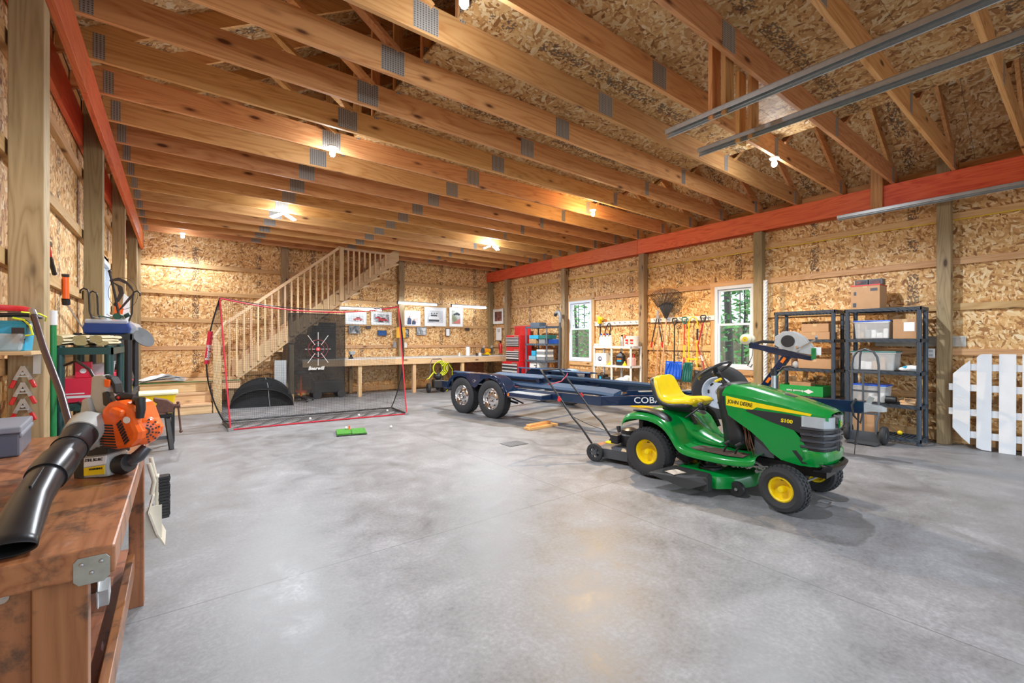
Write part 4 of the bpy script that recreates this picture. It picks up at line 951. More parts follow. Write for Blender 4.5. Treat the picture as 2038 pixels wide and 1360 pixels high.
# ------------------------------------------------------------------ stairs and landing
st = struct('stairs'); st['label'] = 'unfinished timber stairs with balusters rising to the loft'
LU = M['lumberX']; LZ = M['lumberZ']
for i, (y0, z1) in enumerate(((10.22, .19), (10.47, .38))):
    rbox('tread', (-.55, y0-.02, z1-.035), (.54, y0+.27, z1), LU, st); rbox('riser', (-.55, y0, .001 if i == 0 else .191), (.54, y0+.03, z1-.036), LU, st)
rbox('riser', (-.55, 10.74, .381), (.54, 10.77, .54), LU, st)
for i in range(9): rbox('landing_board', (-.56, 10.72+i*.143, .541), (1.06, 10.72+i*.143+.139, .575), LU, st)
rbox('landing_rim', (.56, 10.74, .40), (1.06, 10.775, .54), LU, st)
rbox('green_trim', (-.58, 10.70, .576), (1.05, 10.73, .585), M['green'], st)
for x, y, z1 in ((.86, 10.78, .40), (2.0, 10.80, 1.30), (1.05, 11.8, .54)): rbox('support_post', (x, y, 0), (x+.09, y+.09, z1), M['treatedZ'], st)
X0, Z0, SL_ = 1.0, .56, .812
for y in (10.80, 11.86):
    MB().prism([(X0, Z0-.0), (X0+3.55, Z0+3.55*SL_), (X0+3.55, Z0+3.55*SL_+.36), (X0-.0, Z0+.38)], (0, y, 0), (1, 0, 0), (0, 0, 1), (0, .04, 0)).build('stringer', M['lumberX'], st, bevel=.002)
for i in range(14):
    x, z = X0+.12+i*.245, .575+.2*(i+1)
    rbox('tread', (x-.02, 10.841, z-.035), (x+.26, 11.859, z), LU, st, .002)
    rbox('riser', (x, 10.841, z-.2), (x+.02, 11.859, z-.036), LU, st, 0)
def sz(x): return Z0+(x-X0)*SL_
bx = [.85+.1296*i for i in range(17)]
for x in bx: rbox('baluster', (x, 10.762, max(sz(x)+.10, .42)), (x+.036, 10.798, 1.74+(x-.85)*.83), LZ, st, .002)
rbox('newel_post', (3.06, 10.72, 2.33), (3.15, 10.798, 3.60), LZ, st)
for i in range(8):
    x = 3.25+i*.131
    if 3.55-sz(x) > .1: rbox('baluster', (x, 10.762, sz(x)+.12), (x+.036, 10.798, 3.545), LZ, st, .002)
MB().bar((.80, 10.78, 1.74), (3.08, 10.78, 3.60), .06, .06).build('handrail', LU, st, bevel=.004)
MB().bar((3.05, 10.78, 3.57), (4.30, 10.78, 3.57), .06, .05).build('handrail', LU, st, bevel=.004)
MB().bar((.565, 10.26, 1.42), (.82, 10.76, 1.78), .05, .06).build('handrail', LU, st, bevel=.004)
rbox('newel_post', (.56, 10.22, 0), (.70, 10.26, 1.10), LZ, st)
MB().prism([(0, 0), (.12, 0), (.13, .18), (.08, .3), (0, .38)], (.56, 10.22, 1.10), (1, 0, 0), (0, 0, 1), (0, .04, 0)).build('newel_top', LZ, st)
pb = thing('paper_bundle', 'crumpled white sheets heaped on the stair landing', 'papers', (-.22, 10.95, .585))
random.seed(5)
for i in range(5):
    rr = [[(-.36+.12*k+random.uniform(-.02, .02), -.15+.1*j, .012*i+.05*max(0, 1-abs(k-3)/3)*(1+.3*i)*(.5+.5*random.random())+.002*k) for k in range(7)] for j in range(4)]
    MB().sheet(rr).build('sheet', M['paper'], pb, rot=(0, 0, .12*i), solid=.002)
wp_ = thing('wall_panel', 'pale grey board leaning under the stairs behind the net', 'board', (1.85, 11.0, 0)); MB().bb((-.12, 0, .30), (.12, .03, .95)).build('board', mat('pale_grey_board', (.5, .52, .53), .6), wp_, bevel=.003)
MB().bb((-.1, .0, 0), (-.07, .03, .3)).build('leg', M['lumberZ'], wp_); MB().bb((.07, .0, 0), (.10, .03, .3)).build('leg', M['lumberZ'], wp_)

# ------------------------------------------------------------------ long bench on the back wall
wbn = thing('wall_bench', 'long pale timber workbench built along the back wall', 'workbench', (0, 0, 0))
MB().bb((2.30, 10.98, .915), (8.12, 12.03, .945)).build('bench_top', mat('pale_bench_top', (.62, .58, .52), .5, var=.1), wbn, bevel=.003)
MB().bb((2.30, 10.96, .77), (8.13, 10.998, .912)).build('fascia', M['lumberX'], wbn, bevel=.003)
for x in (3.58, 5.03, 6.53): MB().bb((x, 11.0, 0), (x+.09, 11.09, .912)).build('leg', M['lumberZ'], wbn, bevel=.003)
for x in (3.62, 6.40): MB().bb((x, 11.84, 0), (x+.09, 11.93, .912)).build('leg', M['treatedZ'], wbn, bevel=.003)
o = rbox('plywood_panel', (6.80, 11.94, .05), (7.92, 11.96, .75), M['benchX'], None); tag(o, 'reddish plywood sheet standing under the back bench', 'board')
fr = thing('mini_fridge', 'tall black cabinet standing on the back bench behind the net', 'fridge', (2.66, 11.25, .945))
MB().bb((0, .03, 0), (.46, .45, .88)).build('body', M['black'], fr, bevel=.008)
MB().bb((.005, 0, .01), (.455, .028, .87)).build('door', M['black'], fr, bevel=.008)
MB().bb((.33, -.003, .8), (.42, 0, .82)).build('badge', M['grey'], fr)
bv = thing('bench_vise', 'small dark bench vise clamped at the left of the back bench', 'vise', (3.42, 11.06, .945))
MB().lathe([(.07, 0), (.05, .02), (.03, .06), (.03, .1)], (0, 0, 0), 'Z', 14).build('base', M['blackm'], bv); MB().bb((-.05, -.12, .1), (.05, .02, .16)).bb((-.06, -.14, .12), (.06, -.11, .19)).bb((-.06, -.04, .12), (.06, .0, .19)).build('jaw', M['steel'], bv, bevel=.004)
MB().cyl((0, -.2, .12), (0, -.1, .12), .01).cyl((-.07, -.19, .12), (.07, -.19, .12), .006).build('screw', M['steel'], bv)
stl = thing('shop_stool', 'shop stool with orange column and black star base', 'stool', (2.27, 11.0, 0))
MB().cyl((0, 0, .1), (0, 0, .62), .02, n=12).build('column', M['orr'], stl)
MB().lathe([(.001, .20), (.12, .20), (.13, .22), (.12, .25), (.001, .25)], (0, 0, 0), 'Z', 20).build('tray', M['orange'], stl)
b = MB()
for k in range(5): b.bar((0, 0, .10), (.26*math.cos(k*1.257), .26*math.sin(k*1.257), .04), .04, .03)
b.build('star_base', M['black'], stl)
for k in range(5): MB().ball((.26*math.cos(k*1.257), .26*math.sin(k*1.257), .025), (.025, .025, .025)).build('caster', M['black'], stl)
MB().lathe([(.001, .62), (.15, .62), (.17, .65), (.16, .70), (.001, .71)], (0, 0, 0), 'Z', 20).build('seat', M['black'], stl, smooth=40)
ct = thing('black_machine', 'low black wheeled machine parked under the back bench', 'machine', (2.95, 11.35, 0))
MB().bb((-.35, -.15, .12), (.35, .15, .42)).build('body', M['black'], ct, bevel=.03)
for x in (-.28, .28):
    for y in (-.17, .17): MB().cyl((x, y-.02, .10), (x, y+.02, .10), .10, n=20).build('wheel', M['rubber'], ct)
MB().tube([(-.3, 0, .4), (-.4, 0, .6), (-.42, -.1, .62)], .012, 8).build('handle', M['steel'], ct)
# pressure washer with yellow hose
pw = thing('pressure_washer', 'pressure washer with loops of yellow hose hung on it', 'pressure washer', (5.55, 10.62, 0), R(-10))
for s in (-1, 1):
    MB().tube([(s*.16, .12, .12), (s*.16, .12, .70), (s*.15, .05, .85), (s*.12, .03, .90)], .011, 8).build('frame_tube', M['steel'], pw, smooth=60)
MB().tube([(-.12, .03, .90), (.12, .03, .90)], .011, 8).build('push_bar', M['black'], pw)
for s in (-1, 1): MB().lathe([(.03, -.03), (.12, -.035), (.13, 0), (.12, .035), (.03, .03)], (s*.21, .1, .13), 'X', 20, closed=True).build('wheel', M['rubber'], pw, smooth=30)
MB().bb((-.13, -.14, .14), (.13, .12, .36)).build('pump_body', M['black'], pw, bevel=.03)
MB().ball((0, -.06, .45), (.12, .12, .09)).build('engine_cover', M['black'], pw, smooth=60)
b = MB()
for k in range(4):
    b.tube([(.02*k-.03+(.14+.02*k)*math.cos(a)+.03, -.07-.015*k, .66+(.15+.015*k)*math.sin(a)) for a in [2*PI*q/20 for q in range(20)]], .009, 6, closed=True)
b.tube([(.1, -.08, .72), (.28, -.05, .80), (.42, 0, .62), (.44, .05, .35), (.34, .05, .15), (.28, .05, .02)], .009, 6)
b.build('yellow_hose', M['yellowline'], pw, smooth=60)
MB().tube([(-.1, -.08, .58), (-.26, -.1, .40)], .016, 8).tube([(-.26, -.1, .40), (-.32, -.1, .38)], .009, 8).build('spray_gun', M['yellowline'], pw)
cr = thing('creeper', 'flat wheeled creeper with yellow strips lying beside the pressure washer', 'creeper', (6.25, 11.0, 0), R(-8))
MB().bb((-.48, -.2, .12), (.48, .2, .15)).build('deck', M['dkgrey'], cr, bevel=.01)
for y in (-.14, 0, .14): MB().bb((-.42, y-.035, .151), (.42, y+.035, .17)).build('slat', M['lumberX'] if y else M['yellow'], cr, bevel=.003)
for x in (-.4, .4):
    for y in (-.16, .16): MB().cyl((x, y-.015, .055), (x, y+.015, .055), .055, n=14).bar((x, y, .05), (x, y, .12), .02, .03, (1, 0, 0)).build('caster', M['black'], cr)
# on the bench
pt = thing('paper_towel_roll', 'white paper towel roll standing on the back bench', 'paper towel', (6.92, 11.3, .945))
MB().lathe([(.02, .0), (.062, .0), (.062, .27), (.02, .27)], (0, 0, 0), 'Z', 24, closed=True).build('roll', M['paper'], pt, smooth=30)
MB().lathe([(.001, 0), (.07, 0), (.07, .006), (.01, .01), (.01, .3), (.001, .3)], (0, 0, 0), 'Z', 20).build('holder', M['steel'], pt)
bg = thing('bench_grinder', 'orange and black bench grinder near the right corner of the bench', 'grinder', (7.70, 11.45, .945))
MB().bb((-.09, -.08, 0), (.09, .08, .05)).bb((-.06, -.05, .05), (.06, .05, .09)).build('base', M['orange'] if 0 else M['yellow'], bg, bevel=.008)
MB().cyl((-.11, 0, .14), (.11, 0, .14), .065, n=20).build('motor', mat('grinder_orange', (.85, .33, .01), .35), bg, smooth=30)
for s in (-1, 1):
    MB().lathe([(.001, -.025), (.085, -.025), (.09, 0), (.085, .025), (.001, .025)], (s*.15, 0, .14), 'X', 24).build('wheel_guard', M['dkgrey'], bg, smooth=30)
    MB().box((s*.15, -.06, .27), (.07, .005, .07), rot=(.5, 0, 0)).build('eye_shield', M['clear'], bg)
for k, (x, y, lab, m) in enumerate(((6.6, 11.25, 'small white bottle beside the paper towel roll', 'white'), (7.25, 11.15, 'small white cup among clutter left of the grinder', 'white'), (7.12, 11.12, 'small black tin left of the white cup', 'black'), (7.42, 11.1, 'flat black tool lying in front of the grinder', 'black'))):
    if k == 3: o = MB().bb((-.12, -.02, 0), (.12, .02, .03)).build('hand_tool', M[m], None, bevel=.008); tag(o, lab, 'tool')
    else: o = MB().lathe([(.001, 0), (.03+.01*(k == 1), 0), (.03+.012*(k == 1), .07), (.015, .085), (.014, .11 if k == 0 else .09), (.001, .11 if k == 0 else .09)], (0, 0, 0), 'Z', 16).build('bottle' if k == 0 else ('cup' if k == 1 else 'tin'), M[m], None, smooth=40); tag(o, lab, 'container')
    o.location = (x, y, .945)
o = MB().bb((-.25, -.05, 0), (.2, .05, .012)).bb((-.05, -.02, .012), (.25, .02, .03)).build('trowel_set', M['galv'], None, bevel=.003); o.location = (5.3, 11.15, .945); tag(o, 'flat pale metal tools lying on the middle of the back bench', 'tool')
fe = thing('fire_extinguisher', 'red fire extinguisher on the right wall by the corner bench end', 'extinguisher', (8.09, 11.25, 1.0))
MB().lathe([(.001, 0), (.045, 0), (.05, .02), (.05, .26), (.03, .31), (.015, .33), (.001, .33)], (0, 0, 0), 'Z', 18).build('cylinder', M['red'], fe, smooth=40)
MB().bb((-.02, -.02, .33), (.02, .02, .38)).bb((-.08, -.01, .37), (.02, .01, .39)).build('valve', M['black'], fe); MB().tube([(-.02, 0, .35), (-.07, 0, .3), (-.065, 0, .12)], .008, 6).build('hose', M['black'], fe, smooth=60)
# ------------------------------------------------------------------ pictures on the walls
def picture(name, lab, x0, x1, z0, z1, frame, matw, prt, depth=.02, wall='back', cat='picture'):
    w_, h_ = x1-x0, z1-z0
    if wall == 'back': t = thing(name, lab, cat, (x0, YB-.045, z0), 0, 'pictures on the walls')
    else: t = thing(name, lab, cat, (XR+.135, x1, z0), R(-90), 'pictures on the walls')
    f = .012 if w_ < .4 else .02
    b = MB(); b.bb((0, -depth, 0), (f, 0, h_)).bb((w_-f, -depth, 0), (w_, 0, h_)).bb((f, -depth, 0), (w_-f, 0, f)).bb((f, -depth, h_-f), (w_-f, 0, h_)); b.build('frame', frame, t, bevel=.002)
    MB().bb((f, -depth*.5, f), (w_-f, -.001, h_-f)).build('mat_board', matw, t)
    q = f+min(w_, h_)*(.14 if w_ > .4 else .04)
    pnl = MB().bb((q, -depth*.5-.003, q), (w_-q, -depth*.5, h_-q)).build('print', prt, t)
    return t, q, w_, h_, -depth*.5-.003
def photo(name, stops, sc=6):
    T = NT(name); n_ = T.noise(T.coords((1, 1, 1)), sc, 4, .6, .6); return T.out(T.ramp(n_, stops), .4)
ph_grey = photo('grey_photo', [(.35, (.05, .055, .06)), (.5, (.3, .32, .34)), (.65, (.75, .76, .78))]); ph_road = photo('road_photo', [(.4, (.24, .27, .16)), (.55, (.5, .52, .5)), (.65, (.7, .7, .68))], 2)
ph_sky = photo('pale_photo', [(.3, (.42, .45, .48)), (.6, (.72, .75, .78))], 2); ph_dark = photo('dark_red_photo', [(.35, (.03, .035, .04)), (.55, (.20, .06, .05)), (.7, (.55, .3, .25))], 9)
bw = mat('dark_picture_frame', (.06, .045, .04), .4)
def car(t, x, z, s, y, body, glass=(.05, .06, .07), side=1):
    pts = [(0, .02), (.02, .09), (.10, .115), (.17, .165), (.30, .165), (.37, .11), (.42, .09), (.43, .02)]
    MB().prism([(x+p[0]*s, z+p[1]*s) for p in pts], (0, y-.0015, 0), (1, 0, 0), (0, 0, 1), (0, .001, 0)).build('printed_car', mat('printed_'+str(body), body, .4), t)
    MB().prism([(x+p[0]*s, z+p[1]*s) for p in ((.13, .115), (.18, .155), (.29, .155), (.34, .115))], (0, y-.0022, 0), (1, 0, 0), (0, 0, 1), (0, .001, 0)).build('printed_glass', M['black'], t)
    for q in (.09, .34): MB().cyl((x+q*s, y-.0025, z+.025*s), (x+q*s, y-.0015, z+.025*s), .032*s, n=14).build('printed_wheel', M['black'], t)
P_ = picture('framed_picture', 'large framed pale photograph behind the net, left of the red car', 3.57, 4.13, 1.83, 2.17, M['white'], M['paper'], ph_sky); car(P_[0], .2, .10, .6, P_[4], (.55, .12, .12))
P_ = picture('framed_picture', 'framed photograph of red cars behind the right of the net', 4.26, 4.85, 1.83, 2.20, M['white'], M['paper'], ph_grey); car(P_[0], .2, .10, .62, P_[4], (.5, .02, .03)); car(P_[0], .11, .17, .4, P_[4], (.45, .02, .03))
P_ = picture('poster', 'unframed poster of two people in dark blue beside the post', 5.22, 5.74, 1.83, 2.27, M['paper'], M['paper'], photo('poster_photo', [(.4, (.75, .6, .55)), (.6, (.85, .83, .8))], 5), .004)
for x, h in ((.10, .3), (.24, .2)):
    MB().prism([(x, .04), (x+.12, .04), (x+.13, h*.6), (x+.08, h*.8), (x+.02, h*.75)], (0, P_[4]-.002, 0), (1, 0, 0), (0, 0, 1), (0, .001, 0)).build('printed_figure', mat('print_navy', (.06, .09, .17), .5), P_[0])
    MB().cyl((x+.07, P_[4]-.003, h*.88), (x+.07, P_[4]-.002, h*.88), .028, n=14).build('printed_head', mat('print_skin', (.6, .38, .3), .5), P_[0])
P_ = picture('framed_picture', 'large white framed photograph of a white wagon with roof cargo', 5.86, 6.58, 1.83, 2.40, M['white'], M['paper'], ph_sky)
b = MB().prism([(.14, .16), (.14, .27), (.18, .30), (.21, .36), (.42, .36), (.45, .30), (.48, .26), (.48, .16)], (0, P_[4]-.002, 0), (1, 0, 0), (0, 0, 1), (0, .001, 0)); b.build('printed_wagon', mat('print_white', (.8, .82, .84), .4), P_[0])
MB().prism([(.20, .30), (.22, .35), (.41, .35), (.43, .30)], (0, P_[4]-.003, 0), (1, 0, 0), (0, 0, 1), (0, .001, 0)).build('printed_glass', M['dkgrey'], P_[0])
MB().prism([(.14, .14), (.14, .20), (.48, .20), (.48, .14)], (0, P_[4]-.003, 0), (1, 0, 0), (0, 0, 1), (0, .001, 0)).build('printed_bumper', M['dkgrey'], P_[0])
car(P_[0], .46, .18, .3, P_[4], (.75, .76, .78))
for x in (.21, .3, .38): MB().bb((x, P_[4]-.003, .37), (x+.05, P_[4]-.002, .40)).build('printed_cargo', M['dkgrey'], P_[0])
P_ = picture('framed_picture', 'tall white framed photograph of a dark car on a road', 6.70, 7.18, 1.83, 2.42, M['white'], M['paper'], ph_road)
car(P_[0], .14, .35, .55, P_[4], (.05, .06, .07)); MB().prism([(.1, .1), (.38, .1), (.38, .26), (.3, .22)], (0, P_[4]-.002, 0), (1, 0, 0), (0, 0, 1), (0, .001, 0)).build('printed_kerb', mat('print_red', (.6, .2, .18), .5), P_[0])
for lab, a, b_, c_, d_, f_, m_ in (('small grey framed photograph lowest left, behind the net', 3.66, 3.94, 1.58, 1.80, M['grey'], ph_grey), ('tiny dark plaque between the two photographs behind the net', 4.12, 4.25, 1.71, 1.80, bw, bw), ('small blue plaque hanging behind the net', 4.44, 4.70, 1.53, 1.68, bw, mat('plaque_blue', (.01, .08, .28), .3)), ('dark framed photograph of a pale deer under the poster', 5.01, 5.36, 1.48, 1.73, bw, ph_grey), ('grey framed snapshot under the white wagon photograph', 5.61, 5.92, 1.56, 1.80, M['grey'], ph_grey), ('narrow brown wooden wall clock under the road photograph', 6.57, 6.72, 1.53, 1.77, bw, M['paper']), ('tiny dark plaque nailed to the girt near the right corner', 7.27, 7.42, 1.71, 1.80, bw, bw)):
    # the second row of small pieces
    picture('small_picture', lab, a, b_, c_, d_, f_, m_, m_, .025)
o = MB().bb((0, 0, 0), (.28, .02, .30)).build('yellow_sign', mat('amber_sign', (.75, .40, .03), .35), None, bevel=.03); o.location = (4.93, 11.895, 1.47); tag(o, 'amber yellow sign hung on the back wall post', 'sign')
P_ = picture('framed_picture', 'white framed dark red print on the right wall by the corner', 11.36, 11.92, 1.94, 2.42, M['white'], M['paper'], ph_dark, .02, 'right')
cal = thing('wall_calendar', 'white wall calendar hung below the corner print', 'calendar', (8.27, 11.75, 1.41), R(-90))
MB().bb((0, -.006, 0), (.30, 0, .41)).build('page', M['paper'], cal); text('lettering', '52', .12, (.09, -.0065, .27), (1, 0, 0), (0, 0, 1), M['black'], cal, bold=.002)
for nm, x, z, y in (('wall_outlet', 5.22, 1.19, YB-.045),):
    o = MB().bb((0, -.008, 0), (.09, 0, .14)).build(nm, M['white'], None, bevel=.003); o.location = (x, y, z); tag(o, 'white outlet plate on the back wall above the bench', 'outlet')
o = MB().bb((0, -.03, 0), (.08, 0, .16)).build('outlet_box', M['grey'], None, bevel=.004); o.location = (4.86, 11.95, 1.2); tag(o, 'grey electrical box on the girt behind the net edge', 'outlet')
o = MB().bb((-.04, 0, 0), (0, .08, .16)).build('junction_box', M['white'], None, bevel=.006); o.location = (8.25, 11.2, 2.62); tag(o, 'white junction box high on the right wall by the corner', 'outlet')

# ------------------------------------------------------------------ red tool chests
chf = mat('drawer_black', (.05, .055, .06), .4, .3)
def chest(lab, x, y0, y1, z0, z1, depth, drawers, head, stand=False):
    t = thing('tool_chest', lab, 'tool chest', (x, y1, z0), R(-90), 'red tool chests'); w_, h_ = y1-y0, z1-z0     # local x along the wall towards the camera, -y to the room
    MB().bb((0, .0, 0), (w_, depth, h_)).build('body', M['red'], t, bevel=.005)
    z = h_-head
    MB().bb((.02, -.006, z+.005), (w_-.02, -.001, h_-.01)).build('head_panel', M['red'], t, bevel=.002)
    MB().bb((w_*.62, -.010, z+head*.25), (w_*.92, -.006, z+head*.75)).build('name_plate', M['steel'], t)
    for d in drawers:
        dr_ = MB().bb((.03, -.014, z-d+.004), (w_-.03, -.001, z)).build('drawer', chf, t)
        MB().bb((.03, -.026, z-d*.42), (w_-.03, -.0145, z-.002)).build('handle', mat('pale_drawer_trim', (.74, .75, .76), .35, .3), dr_, bevel=.002)
        z -= d
    return t
chest('upper red tool chest with eight thin drawers', 7.62, 9.69, 10.33, 1.16, 1.55, .44, [.042, .042, .042, .042, .042, .06], .06)
chest('middle red tool chest with three drawers, under the topmost', 7.62, 9.69, 10.33, .80, 1.157, .44, [.06, .06, .06, .10], .06)
c_ = chest('bottom red tool cabinet, standing on the floor behind the trailer', 7.50, 9.60, 10.36, .10, .797, .56, [.09, .09, .12, .12, .16], .06)
for x in (.06, .68):
    for y in (.06, .5): MB().cyl((x-.015, y, -.05), (x+.015, y, -.05), .05, n=14).build('caster', M['black'], c_)
o = thing('red_cabinet_lid', 'flat red panel standing behind the tool chests', 'panel', (8.08, 9.80, .0)); MB().bb((0, 0, 0), (.03, .72, 1.83)).build('panel', M['red'], o, bevel=.006); MB().tube([(-.01, .03, .72), (-.05, .03, .72), (-.05, .03, .6), (-.01, .03, .6)], .008, 6).build('side_handle', M['chrome'], o)
def roundthing(name, lab, cat, loc, prof, m, group=None, cap=None, n=18):
    t = thing(name, lab, cat, loc, 0, group); MB().lathe(prof, (0, 0, 0), 'Z', n).build('body', m, t, smooth=40)
    if cap: r_, z0, z1, cm = cap; MB().lathe([(.001, z0), (r_, z0), (r_*.9, z1), (.001, z1)], (0, 0, 0), 'Z', 14).build('cap', cm, t, smooth=40)
    return t
# ------------------------------------------------------------------ shelving
def shelf_unit(name, lab, x0, x1, y0, y1, levels, h, post_m, m, r=.025, style='lattice', mid=None, grp=None):
    """x0 room side, x1 wall side; levels = top heights of the decks"""
    t = thing(name, lab, 'shelving unit', (x0, y0, 0), 0, grp); W, Dp = y1-y0, x1-x0
    ys = [r, W-r]+([mid-y0] if mid else [])
    for x in (r, Dp-r):
        for y in ys: MB().cyl((x, y, 0), (x, y, h), r, n=10).build('post', post_m, t, smooth=50)
    for z in levels:
        d = MB(); d.bb((0, 0, z-.045), (.012, W, z)).bb((Dp-.012, 0, z-.045), (Dp, W, z)).bb((0, 0, z-.045), (Dp, .012, z)).bb((0, W-.012, z-.045), (Dp, W, z))
        if style == 'solid': d.bb((.012, .012, z-.012), (Dp-.012, W-.012, z-.002))
        else:
            n_ = int(W/.045)
            for i in range(1, n_): d.bb((.012, W*i/n_-.006, z-.012), (Dp-.012, W*i/n_+.006, z-.002))
            for i in range(1, 4): d.bb((Dp*i/4-.006, .012, z-.02), (Dp*i/4+.006, W-.012, z-.012))
        dk_ = d.build('shelf', m, t)
        if style == 'lattice':
            q = MB(); n_ = max(4, int(W/.085))
            for i in range(n_): q.bar((-.002, W*(i+.1)/n_, z-.042), (-.002, W*(i+.8)/n_, z-.004), .006, .009, (1, 0, 0))
            q.build('lattice_edge', mat('shelf_edge_dark', (.03, .032, .036), .5), dk_).__setitem__('kind', 'stuff')
    return t
slate = mat('slate_plastic', (.10, .13, .17), .42); gun = mat('gunmetal_plastic', (.045, .06, .08), .42)
sA = shelf_unit('storage_shelf', 'dark four-shelf plastic rack left of the hand truck', 7.68, 8.12, 2.30, 3.13, (.10, .53, .955, 1.40, 1.84), 1.84, gun, gun, .027)
sB = shelf_unit('storage_shelf', 'dark plastic rack behind the hand truck, topped by a carton', 7.70, 8.12, 1.36, 2.19, (.085, .52, .965, 1.405, 1.83), 1.83, gun, gun, .027)
sC = shelf_unit('metal_shelf', 'grey lattice-edged rack beside the red tool chests', 7.60, 8.08, 8.54, 9.42, (.08, .45, .87, 1.31, 1.77), 1.79, slate, slate, .02)
sD = shelf_unit('white_shelf', 'white plastic shelving in front of the hook rail', 7.75, 8.14, 6.0, 7.09, (.04, .46, .84, 1.265), 1.265, M['white'], M['white'], .024, 'solid', mid=6.55)
def boxthing(name, lab, cat, x0, x1, y0, y1, z0, z1, m, rz=0, group=None, label=None, flaps=False, tape=True, bevel=.003):
    t = thing(name, lab, cat, ((x0+x1)/2, (y0+y1)/2, z0), rz, group); a, b_, h_ = (x1-x0)/2, (y1-y0)/2, z1-z0
    MB().bb((-a, -b_, 0), (a, b_, h_)).build('body', m, t, bevel=bevel)
    if tape and m is M['card']: MB().bb((-a-.001, -.025, h_-.04), (a+.001, .025, h_+.001)).build('tape', mat('packing_tape', (.55, .38, .2), .3), t)
    if label: y_0, y_1, z_0, z_1 = label; MB().bb((-a-.002, y_0, z_0), (-a-.0005, y_1, z_1)).build('shipping_label', M['paper'], t)
    return t
c1 = boxthing('cardboard_box', 'tall brown carton on top of the right dark rack', 'box', 7.76, 8.10, 1.80, 2.13, 1.83, 2.17, M['card'])
MB().bb((-.173, -.169, .325), (.173, .169, .343)).build('red_band', mat('carton_red', (.55, .05, .04), .5), c1); [MB().bb((-.172, a, b), (-.1705, c, d)).build('printed_mark', M['dkgrey'], c1) for a, b, c, d in ((-.14, .25, -.06, .29), (.10, .03, .14, .09), (.10, .2, .13, .25))]
for y0, lab in ((1.79, 'small printed box on the tall carton, nearer the post'), (1.955, 'small printed box on the tall carton, further from the post')):
    t = boxthing('printed_box', lab, 'box', 7.85, 8.0, y0, y0+.155, 2.176, 2.255, M['dkgrey'], group='small boxes on the tall carton'); MB().bb((-.0765, -.06, .015), (-.0755, .06, .06)).build('picture_panel', ph_dark, t)
def bin_(lab, x0, x1, y0, y1, z0, z1, lidm):
    t = thing('storage_bin', lab, 'storage bin', ((x0+x1)/2, (y0+y1)/2, z0), 0, 'clear storage bins'); a, b_, h_ = (x1-x0)/2, (y1-y0)/2, z1-z0
    MB().loft([[(-a*k, -b_*k, z), (a*k, -b_*k, z), (a*k, b_*k, z), (-a*k, b_*k, z)] for k, z in ((.88, 0), (.95, h_-.02))]).build('tub', M['clear'], t, bevel=.012)
    MB().bb((-a*.99, -b_*.99, h_-.032), (a*.99, b_*.99, h_-.018)).build('rim', M['clear'], t, bevel=.004)
    MB().bb((-a, -b_, h_-.018), (a, b_, h_)).build('lid', lidm, t, bevel=.006)
    random.seed(int(x0*100+y0*37))
    for i in range(5):
        w_ = random.uniform(.1, .16)*b_*2; yy = -b_*.7+b_*1.25*i/4; hh = random.uniform(.3, .75)*h_
        MB().bb((-a*.7, yy-w_/2, .01), (a*.6, yy+w_/2, hh)).build('content', random.choice([M['paper'], M['grey'], M['white'], M['card']]), t, bevel=.01)
bin_('clear bin with blue lid on the second shelf beside a labelled carton', 7.74, 8.06, 1.68, 2.10, 1.407, 1.665, M['blue'])
bin_('long clear bin with green lid behind the hand truck loop', 7.74, 8.08, 1.62, 2.13, .967, 1.235, M['teal'])
bin_('clear bin with blue lid on the lower shelf behind the hand truck', 7.73, 8.06, 1.72, 2.13, .522, .765, M['blue'])
boxthing('cardboard_box', 'square carton with white shipping labels on the right rack', 'box', 7.74, 8.04, 1.41, 1.655, 1.407, 1.67, M['card'], label=(-.1, .01, .10, .22))
o = boxthing('cardboard_box', 'brown carton on the floor level behind the hand truck', 'box', 7.76, 8.0, 1.86, 2.12, .087, .36, M['card'])
pbg = thing('bag', 'crumpled white and blue plastic bag on the right rack', 'bag', (7.88, 1.49, .967)); MB().ball((0, 0, .04), (.10, .10, .045), 10, 6).ball((-.04, .07, .03), (.06, .06, .03), 8, 5).build('bag_body', M['paper'], pbg); MB().ball((-.05, .05, .05), (.04, .04, .025), 8, 5).build('blue_patch', M['cyan'], pbg)
o = MB().lathe([(.001, 0), (.045, .01), (.05, .04), (.05, .14), (.035, .17), (.001, .17)], (0, -.08, 0), 'Y', 14).build('flashlight', M['black'], None, smooth=40); o.location = (7.80, 1.70, .572); tag(o, 'black cylindrical lamp lying on the lower right shelf', 'flashlight')
for i, (y, z, rz) in enumerate(((1.50, .522, .1), (1.50, .550, -.15), (1.46, .578, .3))):
    o = MB().bb((-.05, -.085, 0), (.05, .085, .026)).build('wood_block', M['lumberY'], None, bevel=.003); o.location = (7.80, y, z); o.rotation_euler = (0, 0, rz); tag(o, ('bottom reddish wood block on the lower right shelf', 'middle reddish wood block on the lower right shelf', 'topmost wood block on the lower right shelf')[i], 'wood', 'wood blocks on the shelf')
o = MB().ball((0, 0, .03), .03, 12, 8).build('yellow_ball', M['yellow'], None, smooth=60); o.location = (7.92, 1.62, .086); tag(o, 'small yellow ball on the bottom of the right rack', 'ball')
boxthing('cardboard_box', 'flat carton stacked upper on the left rack', 'box', 7.75, 8.05, 2.40, 2.76, 1.515, 1.64, M['card'])
boxthing('cardboard_box', 'flat carton lying lower under another on the left rack', 'box', 7.73, 8.05, 2.38, 2.80, 1.402, 1.512, M['card'])
boxthing('cardboard_box', 'wide lidded carton on the middle shelf of the left rack', 'box', 7.74, 8.05, 2.36, 2.80, .957, 1.10, M['card']); MB()
ob = boxthing('cardboard_box', 'square carton with a red diamond mark on the left rack', 'box', 7.74, 8.0, 2.90, 3.08, .957, 1.13, M['card'])
